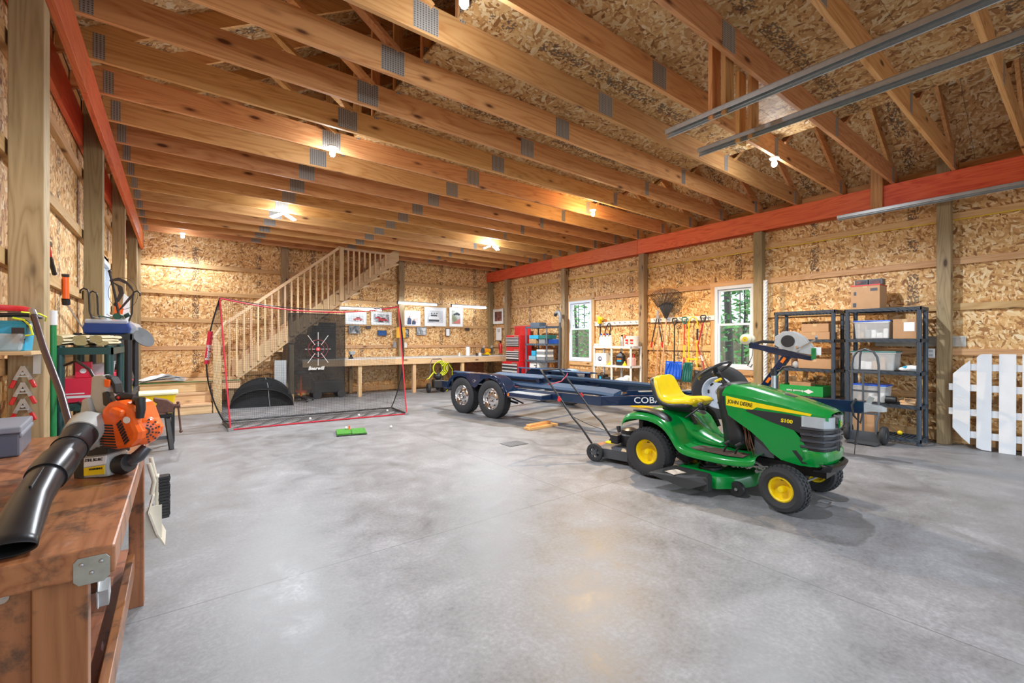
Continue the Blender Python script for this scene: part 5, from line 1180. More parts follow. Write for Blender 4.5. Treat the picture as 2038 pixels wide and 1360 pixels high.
MB().prism([(0, -.055), (.055, 0), (0, .055), (-.055, 0)], (-.1315, 0, .09), (0, 1, 0), (0, 0, 1), (.001, 0, 0)).build('diamond_mark', M['red'], ob)
o = thing('bag', 'crumpled clear bag beside the red diamond carton', 'bag', (7.78, 2.85, .957)); MB().ball((0, 0, .05), (.06, .045, .055), 9, 6).build('bag_body', M['clear'], o)
o = thing('bag', 'pink and white plastic packet on the left rack', 'bag', (7.80, 2.98, 1.402)); MB().ball((0, 0, .035), (.06, .09, .035), 9, 6).build('packet', M['paper'], o); MB().ball((-.01, -.05, .05), (.05, .07, .02), 9, 6).build('pink_part', mat('magenta_film', (.8, .06, .35), .35), o)
o = MB().ball((0, 0, .04), (.09, .1, .04), 10, 6).build('black_cloth', M['black'], None); o.location = (7.84, 2.84, 1.402); tag(o, 'dark cloth heaped beside the stacked cartons', 'cloth')
gb_ = thing('produce_box', 'green open-topped produce box on the left rack', 'box', (7.90, 2.78, .532))
gm_ = mat('green_printed_card', (.01, .32, .06), .5)
MB().bb((-.19, -.32, 0), (.17, .28, .012)).bb((-.19, -.32, .012), (-.18, .28, .155)).bb((.16, -.32, .012), (.17, .28, .155)).bb((-.18, -.32, .012), (.16, -.31, .155)).bb((-.18, .27, .012), (.16, .28, .155)).build('body', gm_, gb_, bevel=.002)
text('lettering', 'Broccoli Cuts', .042, (-.192, -.06, .085), (0, 1, 0), (0, 0, -1), M['white'], gb_, bold=.001)
MB().prism([(-.07, 0), (0, -.035), (.07, 0), (0, .035)], (-.1915, -.13, .07), (0, 1, 0), (0, 0, 1), (-.001, 0, 0)).build('emblem', M['white'], gb_)
MB().bb((-.1, -.13, .013), (.08, .17, .20)).build('inner_carton', M['card'], gb_, bevel=.004)
# metal shelf contents
def stack(items, grp=None):
    for (nm, lab, cat, x0, x1, y0, y1, z0, z1, m) in items: boxthing(nm, lab, cat, x0, x1, y0, y1, z0, z1, m, group=grp, bevel=.006)
stack([('case', 'grey-blue tool case on top of the lattice rack', 'case', 7.70, 7.95, 8.95, 9.33, 1.772, 1.88, slate),
       ('case', 'bright blue drill case on the lattice rack', 'case', 7.64, 7.95, 8.93, 9.30, 1.44, 1.54, M['cyan']),
       ('case', 'dark teal tool case right of the blue drill case', 'case', 7.66, 8.0, 8.60, 8.91, 1.44, 1.54, M['teal']),
       ('box', 'pale box under the blue drill case', 'box', 7.64, 7.95, 9.02, 9.30, 1.312, 1.437, M['card']),
       ('box', 'grey box under the teal tool case', 'box', 7.68, 7.95, 8.70, 8.95, 1.312, 1.437, M['grey']),
       ('box', 'blue lidded tub at the near end of the lattice rack', 'box', 7.74, 8.04, 8.565, 8.595+.03, 1.312, 1.43, M['blue']),
       ('parts_case', 'topmost of the stacked grey parts cases', 'case', 7.63, 7.95, 8.66, 8.98, 1.10, 1.155, M['white']),
       ('parts_case', 'second grey parts case from the top of the stack', 'case', 7.63, 7.95, 8.66, 8.98, 1.03, 1.095, M['grey']),
       ('parts_case', 'third grey parts case from the top of the stack', 'case', 7.63, 7.95, 8.66, 8.98, .96, 1.025, M['white']),
       ('parts_case', 'lowest grey parts case of the stack', 'case', 7.63, 7.95, 8.66, 8.98, .872, .955, M['grey']),
       ('case', 'pale blue tool box with white front on the lattice rack', 'case', 7.64, 7.94, 9.04, 9.32, .872, .98, mat('pale_blue', (.25, .42, .52), .4)),
       ('case', 'blue and white sander on the pale blue tool box', 'power tool', 7.68, 7.85, 9.08, 9.25, .985, 1.12, M['cyan'])])
pab = boxthing('lettered_box', 'white box with large black letters on the lattice rack', 'box', 7.64, 7.95, 9.0, 9.28, .452, .80, M['white'], bevel=.004)
text('lettering', 'PA', .17, (-.1575, -.05, .30), (0, 0, -1), (0, 1, 0) if 0 else (0, -1, 0), M['black'], pab, bold=.002)
boxthing('lettered_box', 'narrow white case beside the lettered box', 'box', 7.64, 7.95, 8.90, 8.97, .452, .80, M['white'], bevel=.004)
# shop vacuum hose / black pipe beside the lattice rack
vp = thing('vacuum_pipe', 'long black pipe with hooked grey hose end by the window post', 'pipe', (7.95, 8.5, 0))
MB().tube([(0, -.04, .03), (0, -.05, .6), (0, -.09, 1.88)], [.036, .034, .03], 10).build('pipe', M['dkgrey'], vp, smooth=50)
MB().tube([(0, -.09, 1.86), (0, -.10, 2.0), (0, -.08, 2.10), (0, -.02, 2.15), (0, .05, 2.13), (0, .09, 2.08)], [.045, .05, .05, .045, .04, .035], 10).build('hose_end', M['grey'], vp, smooth=50)
MB().tube([(0, .07, 2.11), (0, .10, 2.04)], .045, 10).build('nozzle_collar', M['black'], vp)
# white shelf contents
for k, (y, lab, cm) in enumerate(((6.93, 'white jug with blue cap left end of white shelf top', 'blue'), (6.85, 'white jug with red cap second on white shelf top', 'red'), (6.75, 'tall white jug third on white shelf top', 'blue'), (6.66, 'tall white jug with dark cap fourth on white shelf top', 'black'))):
    roundthing('bottle', lab, 'bottle', (7.86, y, 1.267), [(.001, 0), (.045, 0), (.05, .02), (.05, .17+.01*k), (.02, .23), (.018, .25), (.001, .25)], M['white'], 'white jugs on the white shelf', (.022, .25, .285, M[cm]), 16)
roundthing('spray_can', 'tall grey spray can mid white shelf top', 'bottle', (7.86, 6.33, 1.267), [(.001, 0), (.033, 0), (.033, .19), (.02, .215), (.001, .215)], M['steel'], None, (.025, .215, .25, M['black']))
roundthing('spray_can', 'spray can with red lid on the white shelf top', 'bottle', (7.88, 6.24, 1.267), [(.001, 0), (.033, 0), (.033, .17), (.02, .195), (.001, .195)], M['white'], None, (.033, .17, .24, M['red']))
for k, y in enumerate((6.16, 6.03)):
    t = roundthing('paint_tub', ('white tub with red print on the white shelf', 'white tub at the near end of the white shelf top')[k], 'bucket', (7.90, y, 1.267), [(.001, 0), (.085-.02*(1-k), 0), (.095-.02*(1-k), .19), (.10-.02*(1-k), .20), (.10-.02*(1-k), .22), (.001, .222)], M['white'])
    MB().bb((-.098, -.035, .05), (-.088, .035, .08)).bb((-.098, -.035, .11), (-.090, .035, .15)).build('red_print', M['red'], t)
o = boxthing('tray', 'white tray of small parts at the far end of the white shelf', 'tray', 7.78, 7.95, 6.98, 7.08, 1.267, 1.32, M['white'])
o = boxthing('battery_box', 'white oil carton with a dark round emblem on the white shelf', 'box', 7.78, 8.0, 6.72, 7.04, .842, 1.10, M['white']); MB().cyl((-.113, .02, .13), (-.1105, .02, .13), .055, n=20).build('emblem', mat('emblem_navy', (.02, .03, .1), .4), o); MB().cyl((-.1145, .02, .13), (-.113, .02, .13), .035, n=20).build('emblem_field', M['white'], o)
MB().bb((-.1146-.001, .012, .10), (-.1145, .028, .16)).bb((-.1155, -.005, .10), (-.1145, .045, .112)).build('emblem_anchor', mat('emblem_navy', (.02, .03, .1), .4), o)
t = thing('oil_jug', 'black oil jug on the middle white shelf', 'bottle', (7.88, 6.38, .842)); MB().loft([[(-a, -b_, z), (a, -b_, z), (a, b_, z), (-a, b_, z)] for a, b_, z in ((.05, .09, 0), (.055, .095, .02), (.055, .095, .2), (.03, .05, .26), (.022, .025, .28))]).build('body', M['black'], t, bevel=.01); MB().cyl((0, .0, .28), (0, 0, .30), .025).build('cap', M['black'], t); MB().bb((-.057, -.06, .08), (-.055, .06, .12)).build('blue_label', M['cyan'], t); MB().bb((-.057, -.06, .13), (-.055, .06, .15)).build('orange_label', M['orr'], t)
t = thing('oil_jug', 'red topped clear jug on the middle white shelf', 'bottle', (7.90, 6.10, .842)); MB().loft([[(-a, -b_, z), (a, -b_, z), (a, b_, z), (-a, b_, z)] for a, b_, z in ((.05, .08, 0), (.055, .085, .15), (.04, .06, .18))]).build('body', mat('pink_jug', (.75, .42, .38), .4), t, bevel=.01); MB().tube([(0, .05, .15), (0, .045, .24), (0, 0, .27), (0, -.045, .24), (0, -.05, .15)], .014, 8).build('red_handle', M['redp'], t, smooth=50)
for y, lab in ((6.66, 'yellow funnel beside the emblem carton'), (6.24, 'small yellow funnel beside the black oil jug')):
    t = thing('funnel', lab, 'funnel', (7.84, y, .842)); MB().lathe([(.05, 0), (.045, .02), (.014, .06), (.010, .09)], (0, 0, 0), 'Z', 14).build('cone', M['yellow'], t, solid=.003)
t = boxthing('power_charger', 'black battery charger on the low white shelf', 'charger', 7.80, 7.98, 6.82, 7.0, .462, .60, M['black'], bevel=.015); MB().bb((-.092, -.03, .04), (-.0905, .03, .10)).build('blue_panel', M['cyan'], t); MB().tube([(0, -.06, .13), (0, -.03, .18), (0, .05, .18), (0, .07, .13)], .01, 6).build('handle', M['black'], t)
t = boxthing('power_charger', 'black and lime tool battery beside the charger', 'charger', 7.80, 7.95, 6.63, 6.79, .462, .56, M['black'], bevel=.015); MB().bb((-.077, -.08, .0), (.077, .081, .03)).build('lime_base', M['yellowline'], t)
t = thing('rag_heap', 'heap of white rags on the low white shelf', 'rags', (7.90, 6.30, .462)); MB().ball((0, 0, .06), (.11, .17, .06), 9, 6).build('rag', M['paper'], t); MB().ball((-.02, -.1, .1), (.09, .09, .07), 8, 5).build('rag', M['paper'], t); MB().ball((-.03, .14, .04), (.08, .08, .05), 8, 5).build('rag', mat('striped_cloth', (.62, .5, .46), .8), t)
# hook rails and hanging tools
for lab, y0, y1, z in (('white hook rail on the girt above the white shelf', 6.15, 7.50, 1.80), ('white hook rail holding the long-handled tools', 4.44, 5.88, 1.83)):
    t = thing('hook_rail', lab, 'tool rack', (8.285, y0, z), 0); MB().bb((-.02, 0, -.045), (0, y1-y0, .045)).build('rail', M['white'], t, bevel=.004)
    for k in range(9): MB().tube([(-.02, .08+k*.155, .01), (-.06, .08+k*.155, 0), (-.075, .08+k*.155, .03)], .006, 6).build('hook', M['dkgrey'], t, smooth=60)
XT = 8.19
def tool(name, lab, y): return thing(name, lab, 'garden tool', (XT, y, 0))
t = tool('loppers', 'bypass loppers with black and red handles hung open', 5.65)
MB().bb((-.01, -.04, 1.85), (.01, .03, 1.93)).prism([(0, 1.93), (.03, 1.96), (.02, 2.02), (-.02, 2.04), (-.03, 1.97)], (0, 0, 0), (0, 1, 0), (0, 0, 1), (.008, 0, 0)).build('blade', M['steel'], t)
for s, y1 in ((1, .14), (-1, -.11)):
    MB().tube([(0, s*.02, 1.86), (0, y1*.6, 1.58), (0, y1, 1.36)], .013, 8).build('handle', M['black'], t, smooth=50); MB().tube([(0, y1, 1.36), (0, y1*1.1, 1.24)], .018, 8).build('grip', M['red'], t)
t = tool('leaf_rake', 'large black fan leaf rake with pale wooden shaft, hung head up', 5.42)
MB().prism([(0, 1.83), (.185, 2.12), (.10, 2.17), (0, 2.19), (-.10, 2.17), (-.185, 2.12)], (-.03, 0, 0), (0, 1, 0), (0, 0, 1), (.006, 0, 0)).build('fan', mat('rake_plastic', (.03, .033, .04), .35), t)
b = MB(); b2 = MB()
for k in range(27):
    a = R(-36+72*k/26); y0_, y1_ = math.sin(a)*.33, math.sin(a)*.63
    b.tube([(-.035, y0_, 1.82+math.cos(a)*.33), (-.05, y1_, 1.82+math.cos(a)*.64), (-.09, y1_*1.03, 1.82+math.cos(a)*.66)], .0065, 5)
for k in range(9):
    a = R(-30+60*k/8); b2.bar((-.034, math.sin(a)*.06, 1.84+math.cos(a)*.02), (-.034, math.sin(a)*.33, 1.82+math.cos(a)*.36), .006, .008, (1, 0, 0))
b.build('tine', M['black'], t).__setitem__('kind', 'stuff'); b2.build('fan_rib', M['black'], t).__setitem__('kind', 'stuff')
MB().tube([(-.02, 0, 1.9), (-.01, .02, 1.7), (.0, .16, .42), (.0, .22, .04)], .013, 8).build('shaft', mat('pale_ash', (.62, .40, .25), .5), t, smooth=50)
t = tool('broom_handle', 'long pale wooden pole leaning beside the rake shaft', 5.68); MB().tube([(0, -.08, 1.72), (0, .06, .03)], .012, 8).build('shaft', mat('pale_ash', (.6, .4, .25), .5), t)
def dgrip(t, z, m, par=None, r=.055):
    MB().tube([(0, 0, z-.12), (0, .03, z-.09), (0, r, z-.01), (0, .04, z+.02), (0, -.04, z+.02), (0, -r, z-.01), (0, -.03, z-.09)], .014, 8, closed=True).build('grip', m, t, smooth=50)
def scoop(t, y0, y1, z0, z1, m, ribs=5):
    rows = [[(-.02-.05*math.sin(PI*i/8)*0-.06*(1-j/5)**2+.03*abs(i-4)/4*0, y0+(y1-y0)*i/8, z0+(z1-z0)*j/5+.0) for i in range(9)] for j in range(6)]
    o_ = MB().sheet(rows).build('blade', m, t, solid=.006, smooth=50)
    b = MB()
    for i in range(ribs):
        y = y0+(y1-y0)*(i+.5)/ribs; b.tube([(-.09, y, z0+.03), (-.045, y, (z0+z1)/2), (-.03, (y+(y0+y1)/2)/2, z1-.02)], .009, 6)
    b.build('rib', m, o_, smooth=60).__setitem__('kind', 'stuff')
t = tool('snow_shovel', 'bright blue snow shovel with black shaft', 5.24); dgrip(t, 1.83, M['black']); MB().tube([(0, 0, 1.72), (-.02, .0, .93)], .014, 8).build('shaft', M['black'], t); scoop(t, -.18, .20, .60, .96, mat('shovel_blue', (.01, .10, .62), .25))
t = tool('grain_shovel', 'dark green scoop shovel with red shaft', 5.02); dgrip(t, 1.84, M['teal']); MB().tube([(0, 0, 1.72), (-.02, 0, .93)], .013, 8).build('shaft', M['red'], t); MB().tube([(-.01, 0, 1.30), (-.015, 0, 1.05)], .015, 8).build('label_band', M['yellow'], t); scoop(t, -.19, .02, .56, .95, mat('scoop_green', (.01, .13, .11), .3), 4)
t = tool('yellow_weeder', 'tall yellow tubular hand weeder with hooped top', 4.83); MB().tube([(0, .10, .95), (0, .09, 1.75), (0, .06, 1.83), (0, 0, 1.86), (0, -.06, 1.83), (0, -.09, 1.75), (0, -.08, 1.0), (0, -.085, .86)], .012, 8).build('tube_frame', M['yellow'], t, smooth=50); MB().tube([(0, -.09, 1.62), (0, -.088, 1.40)], .018, 8).build('grip', M['black'], t); MB().bar((0, .14, 1.02), (0, -.10, 1.02), .02, .03).bar((0, .13, 1.0), (0, .13, .88), .012, .012).build('fork', M['yellow'], t)
t = tool('ergo_shovel', 'black snow shovel with bent dark red shaft', 4.62); dgrip(t, 1.86, M['black']); MB().tube([(0, 0, 1.74), (0, .07, 1.45), (0, .11, 1.30), (0, .08, 1.15), (0, 0, .95), (-.02, -.03, .80)], .013, 8).build('shaft', mat('dark_red_shaft', (.45, .02, .04), .35), t, smooth=50); MB().tube([(0, .05, 1.10), (0, .01, .99)], .016, 8).build('label_band', M['white'], t); scoop(t, -.17, .17, .48, .80, M['black'])
t = thing('string_trimmer', 'yellow and black pole tool hung by the window', 'garden tool', (8.22, 7.27, 0)); MB().tube([(0, 0, 1.72), (-.02, 0, 1.35)], .016, 8).build('shaft', M['black'], t); MB().bb((-.06, -.03, 1.80), (.02, .05, 1.98)).box((-.03, -.06, 1.93), (.07, .1, .06), rot=(.5, 0, 0)).build('motor_head', M['yellow'], t, bevel=.012); MB().cyl((-.02, 0, 1.72), (-.02, 0, 1.80), .02).build('collar', M['dkgrey'], t)
t = thing('bow_saw', 'curved black bow saw hung at the far end of the hook rail', 'saw', (8.22, 7.06, 0)); MB().tube([(0, .10, 1.33), (0, .09, 1.5), (0, .03, 1.70), (0, -.03, 1.80), (0, -.09, 1.78), (0, -.10, 1.70), (0, -.03, 1.33)], .011, 8).build('bow', M['blackm'], t, smooth=50); MB().bar((0, .10, 1.34), (0, -.03, 1.34), .004, .02).build('blade', M['steel'], t); MB().box((0, .0, 1.34), (.03, .07, .10), rot=(.4, 0, 0)).build('handle', M['dkgrey'], t, bevel=.01)
# white twisted rope hanging by the second window post
rp = thing('hanging_rope', 'thick white twisted rope hanging beside the window post', 'rope', (8.08, 3.43, 0))
for k in range(3):
    MB().tube([(.017*math.cos(z_*.62+k*2.094), .017*math.sin(z_*.62+k*2.094), .02+z_*2.4/150) for z_ in range(151)], .020, 6).build('strand', M['white'], rp, smooth=60)
# pole heater / lantern and hand truck, picket panel, siding
t = thing('lean_board', 'narrow pale board leaning between the window and the left rack', 'board', (8.0, 3.22, 0)); MB().bar((0, 0, 0), (.1, .06, 1.0), .10, .02, (1, 0, 0)).build('board', M['lumberZ'], t)
ht = thing('hand_truck', 'dark grey two-wheeled hand truck with looped handle', 'hand truck', (7.40, 1.88, 0), R(-90))     # local x to the camera, y to the wall
ft = mat('hand_truck_grey', (.09, .10, .115), .4, .3)
pts = [(-.15, .0, .14), (-.15, .02, .40), (-.145, .03, 1.05), (-.13, .03, 1.16), (-.09, .03, 1.23), (0, .03, 1.27), (.09, .03, 1.23), (.13, .03, 1.16), (.145, .03, 1.05), (.15, .02, .40), (.13, -.02, .30), (.13, -.02, .14)]
MB().tube(pts, .014, 10).build('frame', ft, ht, smooth=50)
MB().tube([(-.02, .02, .15), (-.02, .02, .95)], .012, 8).build('centre_tube', ft, ht)
MB().tube([(-.06, .02, .96), (-.05, .0, 1.15), (-.03, -.02, 1.25)], .012, 8).build('loop_handle', ft, ht, smooth=50)
for z_ in (.40, .70, .96): MB().bb((-.145, .01, z_-.012), (.145, .035, z_+.012)).build('cross_bar', ft, ht)
MB().bb((-.17, -.19, .015), (.17, .0, .025)).bb((-.17, -.005, .025), (.17, .0, .16)).build('toe_plate', ft, ht)
for s in (-1, 1):
    w_ = MB().lathe([(.05, -.028), (.11, -.03), (.124, -.012), (.124, .012), (.11, .03), (.05, .028)], (0, 0, 0), 'X', 24, closed=True).build('tyre', M['rubber'], ht, smooth=35); w_.location = (s*.195, .06, .124)
    MB().lathe([(.001, -.02), (.052, -.022), (.052, .022), (.001, .02)], (0, 0, 0), 'X', 18).build('wheel_disc', M['steel'], w_)
MB().cyl((-.2, .06, .124), (.2, .06, .124), .009).build('axle', M['steel'], ht)
pk = thing('picket_panel', 'white painted picket fence panel with curved end leaning on the wall', 'fence panel', (8.06, 0, 0), 0, rot=(0, R(2.2), 0))
for y0, y1, poly in ((.963, 1.12, [(1.12, .25), (1.12, .95), (1.03, 1.06), (.963, 1.13), (.963, .06), (1.04, .14)]), (.775, .905, [(.905, .03), (.905, 1.17), (.88, 1.2), (.86, 1.21), (.775, 1.215), (.775, .005), (.86, .01)]), (.573, .713, [(.713, .0), (.713, 1.215), (.573, 1.215), (.573, .0)]), (.38, .525, [(.525, 0), (.525, 1.215), (.38, 1.215), (.38, 0)]), (.19, .335, [(.335, 0), (.335, 1.215), (.19, 1.215), (.19, 0)]), (0, .145, [(.145, 0), (.145, 1.215), (0, 1.215), (0, 0)])):
    MB().prism(poly, (-.02, 0, 0), (0, 1, 0), (0, 0, 1), (.02, 0, 0)).build('picket', M['whitep'], pk, bevel=.003)
for z0, y1 in ((1.0, 1.0), (.735, 1.16), (.42, 1.16), (.14, .98)): MB().bb((.001, -.1, z0), (.035, y1, z0+.085)).build('rail', M['whitep'], pk, bevel=.003)
o = MB().bb((0, 0, 0), (.012, .95, .075)).bb((-.004, 0, .06), (0, .95, .075)).bb((-.006, 0, .0), (0, .95, .02)).build('metal_flashing', M['galv'], None, bevel=.002); o.location = (8.30, 1.03, 1.30); o.scale = (1, 1, 1.9); tag(o, 'grey metal flashing strip tucked behind the post and right rack', 'metal strip')
t = thing('wall_outlet', 'white double outlet plate beside the right-hand post', 'outlet', (8.14, 1.30, 1.15)); MB().bb((-.008, 0, 0), (0, .08, .125)).build('plate', M['white'], t, bevel=.003)
for z_ in (.02, .075): MB().bb((-.010, .02, z_), (-.008, .06, z_+.03)).build('socket', mat('socket_grey', (.5, .5, .5), .5), t)
o = MB().bb((-.03, -.27, 0), (.03, .27, .05)).build('spirit_level', M['yellow'], None, bevel=.006); o.location = (7.62, 5.62, .001); tag(o, 'yellow bar lying on the floor beyond the trailer tongue', 'level')
# electrical cable along the upper girt
o = MB().tube([(XR+.137, -1.4+i*.5, 2.996+.004*math.sin(i*2)) for i in range(24)], .006, 6).build('yellow_cable', M['yellow'], None); tag(o, 'yellow electrical cable stapled under the top girt of the right wall', 'cable')
# ------------------------------------------------------------------ brown workbench at the left
wb_ = thing('workbench', 'brown stained wooden workbench with a worn top and steel corner plate', 'workbench', (-.72, 1.52, 0))
BX, BY, BZ = .595, 1.93, .85
MB().bb((0, 0, BZ-.072), (BX, BY, BZ)).build('bench_top', M['benchY'], wb_, bevel=.006)
MB().bb((.02, .045, .0), (BX-.155, .07, BZ-.074)).build('end_panel', M['benchZ'], wb_, bevel=.003)
for x, y in ((BX-.154, .03), (.0, .10), (BX-.105, 1.46), (0, BY-.1)):
    if x > .4 and y > 1: MB().bb((BX-.07, y, 0), (BX-.01, y+.09, BZ-.074)).build('leg', M['benchZ'], wb_, bevel=.003)
    else: MB().bb((x, y, 0), (x+.10, y+.045, BZ-.074)).build('leg', M['benchZ'], wb_, bevel=.003)
MB().bb((BX-.10, .09, 0), (BX-.075, .17, BZ-.074)).build('leg', M['benchZ'], wb_, bevel=.003)
MB().bb((BX-.075, .18, BZ-.19), (BX-.045, BY-.05, BZ-.074)).build('apron', M['benchY'], wb_, bevel=.003)
MB().bb((BX-.075, .18, .18), (BX-.045, BY-.42, .28)).build('stretcher', M['benchY'], wb_, bevel=.003)
MB().bb((.02, .18, .16), (BX-.08, BY-.1, .18)).build('lower_shelf', M['benchY'], wb_)
cpz = BZ-.04
pl_ = MB().prism([(-.034, -.022), (-.024, -.034), (.022, -.034), (.034, -.022), (.034, .024), (.026, .034), (-.026, .034), (-.034, .024)], (BX-.044, -.003, cpz-.012), (1, 0, 0), (0, 0, 1), (0, .003, 0)).build('corner_plate', mat('worn_zinc', (.42, .44, .40), .42, .8, .2, 30), wb_, bevel=.001)
for dx, dz in ((-.018, .018), (.018, .018), (0, -.006)): MB().lathe([(.001, -.004), (.004, -.0035), (.0055, 0), (.001, 0)], (BX-.044+dx, -.003, cpz-.012+dz), 'Y', 12).build('screw', M['steel'], pl_)
for x in (BX-.205, BX-.270, BX-.34): MB().lathe([(.001, -.006), (.005, -.006), (.005, -.003), (.013, -.003), (.013, 0), (.001, 0)], (x, .044, BZ-.088), 'Y', 16).build('bolt_head', M['steel'], wb_)
MB().bb((BX-.044, .10, BZ-.20), (BX-.0425, .20, BZ-.08)).build('white_sticker', M['paper'], wb_)
MB().box((BX-.035, .13, BZ-.17), (.025, .05, .05), rot=(.3, 0, 0)).build('hook_bracket', M['galv'], wb_)

# ------------------------------------------------------------------ leaf blower standing on the bench (local x to the right, y away from the door side)
lb = thing('leaf_blower', 'orange and grey petrol leaf blower with long black tube, on the bench', 'leaf blower', (-.19, 2.316, .851), R(-37.19))
q = .00197
def L2(px, py): return ((px-230)*q, (950-py)*q)
def slab(name, pts, y0, y1, m, par=lb, bevel=.01, sub=0):
    o = MB().prism([L2(*p) for p in pts], (0, y0, 0), (1, 0, 0), (0, 0, 1), (0, y1-y0, 0)).build(name, m, par, bevel=bevel, sub=sub); return o
lg = mat('pale_grey_casing', (.44, .44, .41), .45, var=.1); og = M['orange']; dkd = mat('grimy_black', (.03, .028, .025), .6, var=.4)
cov = slab('engine_cover', [(219, 842), (224, 818), (234, 804), (258, 801), (276, 808), (288, 842), (297, 862), (295, 876), (280, 893), (250, 897), (224, 893), (219, 870)], -.05, .085, og, bevel=.018)
for i in range(9):
    y = 846+i*5.3; sk = i*.9
    slab('cooling_slot', [(222+sk*.3, y), (247+sk, y+1.2), (248+sk, y+4), (222+sk*.3, y+2.8)], -.0525, -.048, M['black'], cov, 0)
for i in range(8):
    x0, y0 = 255+i*2.1, 843+i*5.2
    slab('cooling_slot', [(x0, y0+3), (x0+8, y0-5), (x0+10, y0-2), (x0+1.5, y0+6.5)], -.0525, -.048, M['black'], cov, 0)
rc = MB().lathe([(.001, .018), (.035, .016), (.048, .006), (.052, -.004), (.001, -.004)], (0, 0, 0), 'X', 28).build('recoil_grille', og, lb, smooth=35); rc.location = ((288-230)*q, -.0, (950-864)*q); rc.rotation_euler = (0, 0, R(-42)); rc.scale = (1, 1.0, 1.05)
for i in range(4):
    for j in range(6):
        a = i*.0105+.008; t_ = R(-75+j*30)
        MB().box((.0185-(a/.05)**2*.010, math.cos(t_)*(a+.004)*1.0, math.sin(t_)*(a+.004)), (.003, .0055, .0065), rot=(t_, 0, 0)).build('grille_hole', M['black'], rc)
MB().box(L2(262, 822)[:1]+(-.062,)+L2(262, 822)[1:], (.05, .03, .03), rot=(0, .35, 0)).build('cover_ridge', og, lb, bevel=.012)
MB().lathe([(.001, -.002), (.013, -.002), (.013, 0), (.001, 0)], (L2(275, 838)[0], -.0515, L2(275, 838)[1]), 'Y', 20).build('round_emblem', M['white'], lb)
# grey body: fan scroll, muffler side, top handle
MB().lathe([(.001, -.05), (.05, -.052), (.068, -.038), (.074, 0), (.068, .05), (.05, .065), (.001, .065)], (L2(184, 866)[0], .0, L2(184, 866)[1]), 'Y', 32).build('fan_housing', lg, lb, smooth=45)
slab('grey_casing', [(178, 838), (216, 826), (219, 842), (219, 893), (182, 893), (176, 870)], -.045, .06, lg, bevel=.012)
for i in range(7):
    y = 845+i*5.4; slab('exhaust_slot', [(184-i*.4, y+1), (214, y-.5), (214, y+2.3), (184-i*.4, y+3.8)], -.048, -.043, M['black'], lb, 0)
slab('handle_pillar', [(189, 754), (212, 752), (222, 760), (224, 778), (220, 800), (228, 822), (219, 832), (196, 826), (186, 800)], -.018, .028, lg, bevel=.010)
slab('handle_arch', [(213, 752), (228, 757), (236, 770), (239, 790), (232, 790), (228, 774), (218, 764)], -.016, .020, M['black'], bevel=.008)
slab('stop_switch', [(218, 760), (229, 762), (228, 777), (218, 775)], -.026, -.016, M['orange'], bevel=.004)
slab('throttle_trigger', [(212, 786), (222, 784), (231, 812), (226, 817), (214, 812)], -.022, .010, M['black'], bevel=.006)
slab('casing_strip', [(176, 800), (190, 796), (196, 826), (172, 832)], -.03, .03, lg, bevel=.008)
MB().tube([(L2(234, 806)[0], .0, L2(234, 799)[1]), (L2(245, 0)[0], .0, L2(0, 795)[1]), (L2(262, 0)[0], .01, L2(0, 798)[1])], [.012, .016, .012], 10).build('primer_housing', M['black'], lb, smooth=50)
MB().ball((L2(242, 0)[0], -.012, L2(0, 797)[1]), .006, 10, 6).build('red_button', M['redp'], lb)
g_ = MB().tube([(L2(272, 0)[0], -.01, L2(0, 812)[1]), (L2(278, 0)[0], -.02, L2(0, 800)[1]), (L2(290, 0)[0], -.025, L2(0, 800)[1]), (L2(291, 0)[0], -.025, L2(0, 820)[1]), (L2(289, 0)[0], -.025, L2(0, 836)[1])], [.008, .012, .017, .015, .013], 12).build('starter_grip', M['black'], lb, smooth=50)
slab('lower_block', [(184, 890), (228, 892), (230, 912), (186, 914)], -.03, .07, dkd, bevel=.006)
tk = slab('fuel_tank', [(174, 912), (236, 905), (240, 948), (176, 952)], -.055, .05, lg, bevel=.012)
slab('tank_grime', [(174, 915), (193, 912), (194, 948), (176, 950)], -.0565, -.054, dkd, tk, 0)
slab('yellow_label', [(195, 930), (234, 924), (234, 941), (195, 945)], -.0575, -.054, M['yellow'], tk, 0)
slab('white_label', [(196, 912), (238, 906), (236, 922), (195, 928)], -.0572, -.054, M['paper'], tk, 0)
text('lettering', 'STIHL BG 86C', .0155, (L2(197, 0)[0], -.0580, L2(0, 918)[1]), (1, 0, .09), (0, 0, 1), M['black'], tk, bold=.0003, shear=.25, squash=.72)
text('lettering', 'WARNING!', .010, (L2(205, 0)[0], -.0582, L2(0, 934.5)[1]), (1, 0, .12), (0, 0, 1), M['black'], tk, bold=.0003, shear=.2)
MB().tube([(L2(240, 0)[0], -.01, L2(0, 930)[1]), (L2(250, 0)[0], -.01, L2(0, 929)[1]), (L2(262, 0)[0], -.012, L2(0, 926)[1])], [.036, .040, .034], 18).build('tank_cap', M['black'], lb, smooth=45)
MB().tube([(L2(258, 0)[0], -.0, L2(0, 925)[1]), (L2(272, 0)[0], .01, L2(0, 915)[1]), (L2(280, 0)[0], .03, L2(0, 900)[1])], [.022, .024, .02], 12).build('air_pipe', mat('dark_metal_pipe', (.1, .1, .11), .3, .6), lb, smooth=50)
MB().bb((-.11, -.05, -.0), (-.02, .07, .012)).build('foot', M['black'], lb, bevel=.004)
